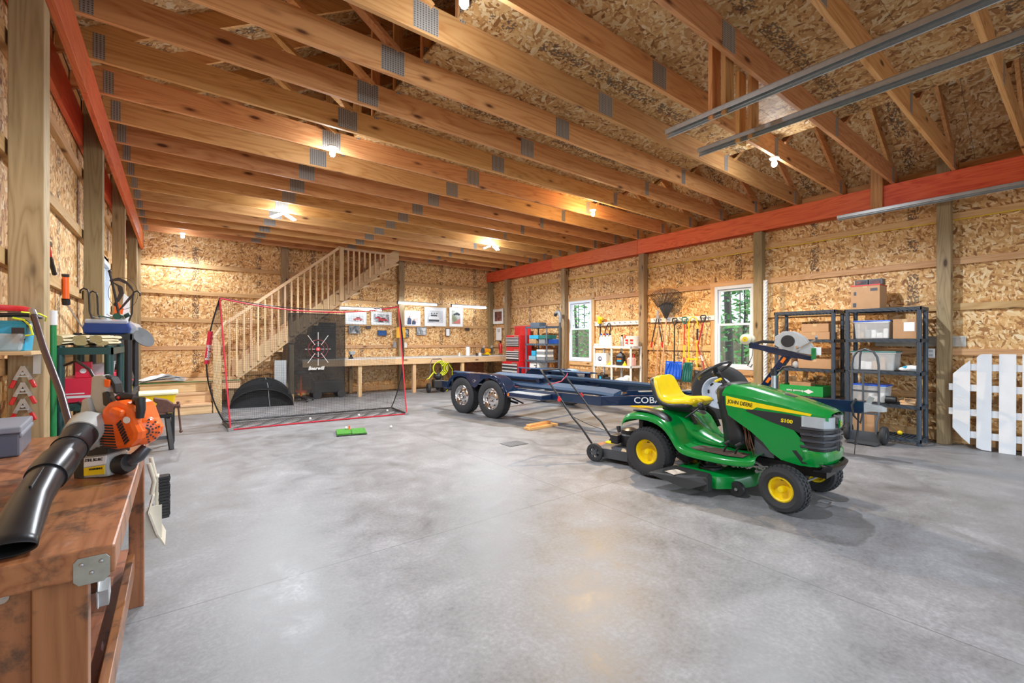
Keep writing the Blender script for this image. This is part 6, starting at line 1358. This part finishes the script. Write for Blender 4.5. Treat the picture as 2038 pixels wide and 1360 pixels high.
# tube, in world coordinates turned into the blower's own frame
inv = (Matrix.Translation(lb.location) @ Euler((0, 0, R(-37.19))).to_matrix().to_4x4()).inverted()
def W(*p): return inv @ Vector(p)
TPW = [(-0.277, 2.269, 1.032), (-0.29, 2.216, 1.01), (-0.296, 2.171, 0.996), (-0.314, 2.058, 0.967), (-0.325, 1.942, 0.941), (-0.327, 1.805, 0.92), (-0.326, 1.691, 0.894), (-0.324, 1.601, 0.878)]
TP = [W(*p) for p in TPW]
t1 = MB().tube(TP[0:4], [.050, .049, .048, .047], 24).build('outlet_tube', M['black'], lb, smooth=50)
MB().tube([TP[0]+(TP[0]-TP[1])*.9, TP[0]+(TP[1]-TP[0])*.2], [.060, .055], 24).build('outlet_collar', lg, lb, smooth=50)
MB().tube([TP[2], TP[2]+(TP[3]-TP[2])*.1], [.0515, .0515], 24).build('tube_rib', M['blackm'], t1)
MB().tube([TP[3]+(TP[2]-TP[3])*.2, (TP[3]+TP[4])/2, TP[4]+(TP[3]-TP[4])*.2], [.052, .053, .05], 24).build('lock_ring', M['blackm'], lb, smooth=50)
noz = []
P0 = [(Vector(p), a, b_) for p, a, b_ in zip(TPW[3:]+[TPW[-1]], (.046, .043, .043, .047, .050, .052), (.046, .043, .037, .030, .024, .020))]
P0[-1] = (P0[-2][0]+(P0[-2][0]-P0[-3][0])*.4, .052, .018)
for i, (p, a, b_) in enumerate(P0):
    t_ = (P0[min(i+1, 5)][0]-P0[max(i-1, 0)][0]).normalized(); u = Vector((0, 0, 1)).cross(t_).normalized(); v = t_.cross(u)
    noz.append([W(*(p+u*math.cos(2*PI*k/28)*a+v*math.sin(2*PI*k/28)*b_)) for k in range(28)])
MB().loft(noz, cap=False).build('flat_nozzle', M['blackm'], lb, smooth=50, solid=.003)
p, a, b_ = P0[-2]
MB().bar(TP[4]+Vector((0, 0, .042)), TP[5]+Vector((0, 0, .040)), .006, .012).build('nozzle_rib', M['blackm'], lb)

# boxes on the bench
gx = thing('file_box', 'grey lidded plastic box on the bench by the post', 'storage box', (-.63, 3.12, .851), R(5))
MB().bb((-.13, -.19, 0), (.05, .20, .105)).build('body', mat('slate_grey_plastic', (.12, .13, .17), .45), gx, bevel=.008)
MB().bb((-.135, -.195, .105), (.055, .205, .135)).bb((.045, -.19, .085), (.058, .20, .105)).build('lid', mat('pale_slate_lid', (.26, .28, .33), .45), gx, bevel=.006)
MB().bb((-.14, -.21, .02), (-.02, -.196, .09)).build('label_holder', mat('slate_grey_plastic', (0, 0, 0)), gx)
o = MB().bb((-.06, -.12, 0), (.03, .12, .13)).build('blue_carton', mat('deep_blue_card', (.01, .12, .42), .5), None, bevel=.004); o.location = (-.68, 2.78, .851); tag(o, 'bright blue carton at the left edge beside the grey box', 'box')
# shelf on the post, with bucket, lid, gloves
sh = thing('post_shelf', 'pale board shelf fixed to the near post with steel brackets', 'shelf', (-.592, 3.565, 1.30))
MB().bb((-.40, -.27, 0), (.0, -.002, .02)).build('board', M['lumberX'], sh, bevel=.002)
for x in (-.03,): MB().bb((x-.012, -.006, -.11), (x+.018, -.002, -.002)).bb((x-.012, -.20, -.006), (x+.018, -.004, -.002)).build('bracket', M['galv'], sh)
bk = thing('bucket', 'light blue plastic bucket standing on the post shelf', 'bucket', (-.70, 3.42, 1.321)); MB().loft([[(-a, -b_, z), (a, -b_, z), (a, b_, z), (-a, b_, z)] for a, b_, z in ((.075, .075, 0), (.085, .085, .14), (.09, .09, .145), (.09, .09, .155))]).build('body', M['cyan'], bk, bevel=.012)
MB().bb((.03, -.084, .04), (.075, -.078, .12)).build('label', mat('dark_print', (.06, .04, .05), .5), bk); MB().tube([(-.08, -.088, .13), (-.02, -.10, .09), (.08, -.09, .06)], .0025, 5).build('wire_handle', M['black'], bk, smooth=60)
o = MB().loft([[(-a, -b_, z), (a, -b_, z), (a, b_, z), (-a, b_, z)] for a, b_, z in ((.04, .035, 0), (.055, .045, .09))]).build('measuring_cup', M['clear'], None, bevel=.01); o.location = (-.675, 3.30+.05, 1.321); tag(o, 'clear plastic tub in front of the light blue bucket', 'container')
gl_ = thing('work_gloves', 'black and yellow work gloves draped over the bucket', 'gloves', (-.66, 3.38, 1.48))
MB().loft([[(x, -.07+dy, z-.012), (x, -.07+dy, z+.012), (x, .06, z+.014), (x, .06, z-.012)] for x, dy, z in ((-.12, 0, .02), (0, -.01, .028), (.06, -.01, .03), (.095, .02, .012))]).build('glove', M['black'], gl_, sub=1)
MB().loft([[(x, -.07, z-.015), (x, -.07, z+.008), (x, .03, z+.008), (x, .03, z-.015)] for x, z in ((.02, .005), (.05, -.01), (.07, -.045), (.075, -.075))]).build('glove', M['black'], gl_, sub=1)
MB().tube([(.0, -.075, .01), (.04, -.078, .0), (.062, -.078, -.03), (.07, -.078, -.075), (.045, -.078, -.08)], .005, 6).tube([(.03, -.08, .04), (.09, -.06, .035), (.11, -.02, .02), (.10, .02, .0)], .004, 6).build('yellow_piping', M['yellowline'], gl_, smooth=60)
o = MB().lathe([(.001, 0), (.10, 0), (.105, .008), (.105, .024), (.09, .03), (.001, .03)], (0, 0, 0), 'Z', 28).build('paint_tin', M['red'], None, smooth=40); o.location = (-.72, 3.40, 1.525); tag(o, 'round flat red lid lying on top of the gloves', 'tin')  # the red lid lying on the gloves, drawn as a flat disc
for k, (z, lab) in enumerate(((1.235, 'topmost spring clamp with red grips on the post'), (1.145, 'middle spring clamp with red grips on the post'), (1.055, 'lowest spring clamp on the post, half hidden by the grey box'))):
    t = thing('spring_clamp', lab, 'clamp', (-.668, 3.555, z), group='spring clamps on the post')
    for s in (-1, 1):
        MB().bar((0, -.012, 0), (s*.030, -.014, -.075), .016, .020, (0, 1, 0)).build('jaw_arm', M['steel'], t); MB().bar((s*.030, -.014, -.075), (s*.046, -.014, -.118), .018, .020, (0, 1, 0)).build('red_grip', M['red'], t, bevel=.004)
    MB().bar((-.022, -.024, -.055), (.022, -.024, -.055), .006, .022, (0, 1, 0)).cyl((0, -.03, -.04), (0, .0, -.04), .007).build('spring', M['galv'], t)
t = thing('walking_stick', 'dark wooden stick slanting down behind the leaf blower', 'stick', (0, 0, 0)); MB().tube([W(0, 0, 0)*0+Vector(p) for p in ((-.585, 3.30, 1.50), (-.50, 3.0, 1.34), (-.40, 2.72, 1.14), (-.335, 2.50, .99), (-.30, 2.38, .87))], .013, 10).build('shaft', mat('dark_varnished_wood', (.055, .03, .035), .3), t, smooth=60)
MB().tube([(-.585, 3.30, 1.50), (-.60, 3.34, 1.53)], .016, 10).build('ferrule', M['steel'], t)
t = thing('green_pole', 'green pole with a white cap standing beside the near post', 'pole', (-.605, 3.86, 0)); MB().cyl((0, 0, 0), (0, 0, 1.47), .018, n=14).build('shaft', M['green'], t, smooth=50); MB().cyl((0, 0, 1.47), (0, 0, 1.56), .022, n=14).build('cap', M['white'], t, smooth=50)
# pruning saw and hammer head on the left wall
t = thing('pruning_saw', 'orange handled pruning saw hanging on the left wall', 'saw', (SL+.06, 5.08, 1.80)); MB().tube([(0, 0, .10), (.0, .01, -.08)], .022, 10).build('handle', M['orange'], t, smooth=50); MB().tube([(0, .01, -.08), (0, .03, -.125)], .026, 10).tube([(0, -.005, .12), (0, 0, .10)], .024, 10).build('handle_ends', M['black'], t); MB().bar((0, .04, -.12), (0, .88, -.31), .004, .022).build('blade', M['steel'], t)
t = thing('hammer', 'small red and black hammer hung beside the orange saw', 'hammer', (SL+.06, 4.45, 2.0)); MB().bar((0, -.05, .06), (0, .06, .06), .03, .03).build('head', M['blackm'], t); MB().tube([(0, .0, .05), (0, .06, -.02)], .014, 8).build('red_neck', M['red'], t); MB().tube([(0, .06, -.02), (0, .22, -.13)], .014, 8).build('grip', M['black'], t)

# ------------------------------------------------------------------ plastic racks along the left wall
r1 = shelf_unit('rack', 'dark green plastic rack with bundled stakes on top', -.735+.12, -.335, 3.95, 4.75, (.30, .97, 1.33), 1.345, mat('dark_green_plastic', (.015, .06, .055), .35), mat('dark_green_plastic', (0, 0, 0)), .024, 'solid')
r2 = shelf_unit('rack', 'black plastic rack with blue wrapped pack on top', -.66, -.30, 4.92, 5.78, (.35, .93, 1.43), 1.44, M['black'], M['black'], .026, 'solid')
t = thing('stake_bundle', 'tied bundle of tan stakes lying on the green rack', 'bundle', (-.475, 4.30, 1.347))
random.seed(9); tanm = mat('tan_reed', (.42, .33, .15), .6, var=.2)
for i in range(9):
    z = .012+.018*(i//3); x = -.13+.10*(i % 3)
    MB().tube([(x+random.uniform(-.02, .02), -.36, z), (x+.02, -.1, z+random.uniform(0, .012)), (x+.03, .1, z), (x+random.uniform(-.0, .04), .38, z+.006)], .016, 7, flat=2.2).build('reed', tanm, t, smooth=60)
for y in (-.1, .12): MB().tube([(-.17, y, .005), (-.16, y, .058), (.1, y, .062), (.11, y, .005)], .006, 6).build('tie', M['white'], t)
t = boxthing('red_carton', 'large red printed carton on the middle shelf of the green rack', 'box', -.60, -.40, 4.0, 4.36, .972, 1.13, mat('carton_bright_red', (.72, .02, .06), .4)); MB().bb((-.08, -.1815, .03), (.06, -.1805, .045)).bb((-.08, -.1815, .055), (.02, -.1805, .062)).build('printed_lines', M['white'], t)
boxthing('red_carton', 'second red carton further back on the green rack', 'box', -.58, -.38, 4.38, 4.70, .972, 1.13, mat('carton_bright_red', (0, 0, 0)))
t = boxthing('red_packet', 'small red packet with white marks on the red carton', 'packet', -.53, -.45, 4.03, 4.08, 1.131, 1.235, mat('carton_bright_red', (0, 0, 0))); MB().lathe([(.001, -.001), (.016, -.001), (.016, 0), (.001, 0)], (0, -.026, .045), 'Y', 16).build('round_mark', M['white'], t)
t = thing('clear_packet', 'crumpled clear packet behind the small red packet', 'packet', (-.43, 4.18, 1.131)); MB().loft([[(-.06, -.08, 0), (.06, -.08, 0), (.07, .08, 0), (-.06, .08, 0)], [(-.08, -.1, .08), (.09, -.1, .09), (.08, .1, .10), (-.08, .1, .07)]]).build('packet', M['clear'], t)
t = thing('tool_bag', 'black tool bag with red trim on the black rack', 'bag', (-.46, 5.3, .932)); MB().loft([[(-.14*k, -.26*k, z), (.14*k, -.26*k, z), (.14*k, .26*k, z), (-.14*k, .26*k, z)] for k, z in ((.9, 0), (1, .1), (.85, .2), (.5, .24))]).build('body', M['black'], t, bevel=.03)
MB().tube([(.12, -.24, .06), (.135, -.1, .10), (.13, .1, .08), (.12, .22, .12)], .012, 6).tube([(.05, -.27, .18), (.08, -.25, .22), (.1, -.1, .21)], .014, 6).build('red_trim', M['redp'], t, smooth=60); MB().bb((.08, -.25, .0), (.15, -.15, .05)).build('yellow_box', M['yellow'], t, bevel=.006)
t = thing('blue_pack', 'blue plastic wrapped pack lying on the black rack', 'pack', (-.46, 5.25, 1.432)); MB().loft([[(x0, -.30, z) for x0, z in ((-.14, .0), (.14, 0), (.15, .05), (.13, .11), (-.13, .11), (-.15, .05))], [(x0*1.02, .0, z) for x0, z in ((-.14, .0), (.14, 0), (.15, .05), (.13, .12), (-.13, .12), (-.15, .05))], [(x0, .32, z) for x0, z in ((-.14, .0), (.14, 0), (.15, .05), (.13, .11), (-.13, .11), (-.15, .05))]]).build('wrapped_core', mat('navy_wrap', (.015, .05, .22), .25, var=.3, scale=9), t, bevel=.012)
MB().bb((-.135, -.305, .085), (.135, .32, .123)).build('clear_wrap', M['clear'], t, bevel=.012); MB().tube([(.13, -.2, .05), (.15, .2, .06)], .05, 10).build('clear_roll', M['clear'], t)
t = thing('garden_ornament', 'green garden ornament pieces lying on the blue pack', 'ornament', (-.43, 5.22, 1.557))
MB().tube([(.02, -.1, .03), (.03, .16, .03)], .030, 10).build('green_bottle', mat('bottle_green', (.02, .09, .06), .3), t, smooth=50)
for i in range(5): MB().box((-.1+.045*i, -.12+.03*i, .015+.008*i), (.10, .035, .006), rot=(.3*i, .2, .5*i)).build('leaf', mat('bottle_green', (0, 0, 0)) if i % 2 else M['steel'], t)
sp = thing('wind_spinner', 'dark bronze spiral wind spinner on a black rod', 'wind spinner', (-.43, 5.26, 1.60)); brz = mat('dark_bronze', (.06, .045, .04), .35, .5)
MB().tube([(.02, 0, .0), (-.005, 0, .18), (-.04, 0, .38)], .009, 8).ball((-.04, 0, .39), .014, 8, 6).ball((.0, 0, .10), .014, 8, 6).build('rod', M['blackm'], sp, smooth=60)
MB().loft([[(x, -.012, z+h), (x, .004, z+h), (x, .004, z), (x, -.012, z)] for x, z, h in ((-.04, .30, .015), (.02, .31, .03), (.07, .285, .03), (.11, .23, .035), (.125, .20, .02))]).build('blade', brz, sp, smooth=50)
MB().loft([[(x, .01, z+h), (x, .026, z+h), (x, .026, z), (x, .01, z)] for x, z, h in ((.125, .19, .03), (.09, .14, .035), (.05, .08, .03), (.02, .04, .015))]).build('blade', brz, sp, smooth=50)
MB().loft([[(x, .0, z), (x+w_, .0, z), (x+w_, .012, z), (x, .012, z)] for x, z, w_ in ((-.03, .30, .01), (.01, .26, .035), (.02, .20, .035), (.0, .13, .025), (-.02, .10, .01))]).build('blade', brz, sp, smooth=50)
MB().tube([(.05+.10*math.cos(a), .0, .20+.14*math.sin(a)) for a in [2*PI*k/28 for k in range(28)]], .002, 5, closed=True).build('thin_ring', brz, sp)
for k, (x, y, rz, z) in enumerate(((-.575, 5.0, 0, 1.432), (-.55, 5.25, .1, 1.432), (-.30, 5.0, PI-.2, 1.432))):
    o = MB().tube([(.03, 0, 0), (.03, 0, .10), (.005, 0, .18), (0, 0, .33), (-.005, 0, .36), (-.03, 0, .375), (-.05, 0, .355), (-.05, 0, .33)], .0065, 8).build('shepherd_hook', M['blackm'], None, smooth=60); o.location = (x, y, z); o.rotation_euler = (0, 0, rz)
    tag(o, ('black curled hook at the left end of the black rack', 'black curled hook second from left on the black rack', 'black curled hook at the right end of the black rack')[k], 'hook', 'black plant hooks')
t = thing('black_hat', 'black brimmed disc hanging off the right end of the rack', 'disc', (-.255, 5.2, 1.40)); MB().lathe([(.001, 0), (.045, .0), (.055, .015), (.10, .02), (.10, .025), (.001, .02)], (0, 0, 0), 'Z', 28).build('brim', M['black'], t, smooth=40, rot=(R(35), R(52), 0))
t = thing('orange_banner', 'orange and white folded banner behind the wind spinner', 'banner', (-.55, 6.4, 1.45)); MB().prism([(0, 0), (.05, .0), (.09, .28), (.02, .38)], (0, 0, 0), (1, 0, 0), (0, 0, 1), (0, .02, 0)).build('orange_cloth', M['orange'], t); MB().prism([(.06, 0), (.13, .0), (.14, .40), (.09, .45)], (0, .025, 0), (1, 0, 0), (0, 0, 1), (0, .02, 0)).build('white_cloth', M['paper'], t); MB().bb((.0, .0, -1.45), (.10, .03, 0)).build('stand', M['dkgrey'], t)
t = thing('black_cable', 'black cable looping across the middle of the green rack', 'cable', (0, 0, 0)); MB().tube([(-.56, 3.9, 1.22), (-.50, 3.85, 1.25), (-.43, 3.75, 1.20), (-.36, 3.6, 1.08), (-.33, 3.5, .98), (-.40, 3.7, .93), (-.5, 3.93, .98)], .008, 8).build('cable', M['black'], t, smooth=60)

# ------------------------------------------------------------------ vise on its stand, yellow tub
vs = thing('vise_stand', 'low black folding work stand on the floor behind the workbench', 'stand', (-.20, 7.25, 0))
MB().bb((-.34, -.12, .40), (.16, .14, .45)).build('table', M['blackm'], vs, bevel=.006)
for x, d_ in ((-.28, -.05), (.10, .05)):
    for y in (-.12, .14): MB().bar((x, y*.6, .42), (x+d_, y*1.5, 0), .05, .035).build('leg', M['blackm'], vs, bevel=.004)
MB().bar((-.30, -.12, .15), (.13, -.12, .15), .03, .04).build('brace', M['dkgrey'], vs)
vi = thing('bench_vise', 'rusty brown heavy bench vise bolted on the black stand', 'vise', (-.20, 7.15, .451), 0); rs = M['rust']
MB().lathe([(.001, 0), (.09, 0), (.09, .02), (.06, .03), (.05, .06), (.001, .06)], (.02, 0, 0), 'Z', 20).build('swivel_base', rs, vi, smooth=35)
MB().bb((-.16, -.045, .045), (.06, .045, .10)).build('slide', rs, vi, bevel=.01)
MB().prism([(-.22, .04), (-.13, .04), (-.10, .14), (-.10, .20), (-.13, .215), (-.20, .15), (-.24, .12)], (0, -.06, 0), (1, 0, 0), (0, 0, 1), (0, .12, 0)).build('rear_jaw', M['blackm'], vi, bevel=.01)
MB().prism([(.0, .02), (.17, .02), (.17, .12), (.10, .18), (.02, .20), (-.03, .215), (-.03, .17), (.01, .14), (-.01, .10)], (0, -.065, 0), (1, 0, 0), (0, 0, 1), (0, .13, 0)).build('front_jaw', rs, vi, bevel=.008)
MB().cyl((.17, 0, .09), (.24, 0, .09), .025, n=12).cyl((.215, 0, .12), (.245, -.02, -.24), .011).ball((.245, -.02, -.24), .02, 8, 6).ball((.215, 0, .13), .018, 8, 6).build('screw_handle', rs, vi, smooth=50)
tb = thing('yellow_tub', 'bright yellow plastic tub with pale rim behind the vise', 'tub', (-.22, 7.75, .45)); MB().loft([[(-a, -b_, z), (a, -b_, z), (a, b_, z), (-a, b_, z)] for a, b_, z in ((.17, .14, 0), (.22, .18, .20))]).build('tub', M['yellow'], tb, bevel=.02); MB().bb((-.24, -.20, .20), (.24, .20, .235)).build('rim', mat('pale_yellow_rim', (.85, .83, .52), .4), tb, bevel=.01)
MB().bb((-.2, -.14, -.45), (-.16, .14, 0)).bb((.16, -.14, -.45), (.2, .14, 0)).bb((-.2, -.14, -.02), (.2, .14, 0)).build('stand', M['blackm'], tb)
# brush and dustpan on the bench side
db = thing('hand_brush', 'hand brush with black bristles hung on the bench side', 'brush', (-.088, 2.80, 0)); MB().tube([(-.012, 0, .80), (.0, .0, .72), (.015, 0, .66)], [.008, .011, .013], 8).build('handle', mat('cream_plastic', (.66, .60, .48), .45), db, smooth=50)
MB().bb((.006, -.03, .50), (.020, .03, .71)).build('brush_back', mat('cream_plastic', (0, 0, 0)), db, bevel=.004)
b = MB(); random.seed(4)
for i in range(14):
    for j in range(4):
        z = .505+i*.0148; y = -.024+j*.016; b.box((.040+random.uniform(-.003, .003), y, z), (.042, .011, .0125), rot=(0, random.uniform(-.06, .06), 0))
b.build('bristles', M['black'], db).__setitem__('kind', 'stuff')
dp = thing('dustpan', 'cream plastic dustpan hung on the bench side under the brush', 'dustpan', (-.085, 2.72, 0)); MB().tube([(-.02, 0, .79), (.0, 0, .70), (-.01, 0, .64)], .009, 8).build('handle', mat('cream_plastic', (0, 0, 0)), dp, smooth=50)
MB().loft([[(x, -w_, z), (x+.008, -w_, z), (x+.008, w_, z), (x, w_, z)] for x, w_, z in ((-.005, .03, .64), (-.02, .09, .58), (.01, .11, .48), (.035, .10, .42))]).loft([[(-.03, -w_, z), (.03, -w_, z), (.03, -w_+.005, z), (-.03, -w_+.005, z)] for w_, z in ((.06, .60), (.10, .46))]).build('pan', mat('cream_plastic', (0, 0, 0)), dp)
for o in list(SC.objects):
    if o.parent is None and o.name.startswith('orange_banner'): pass
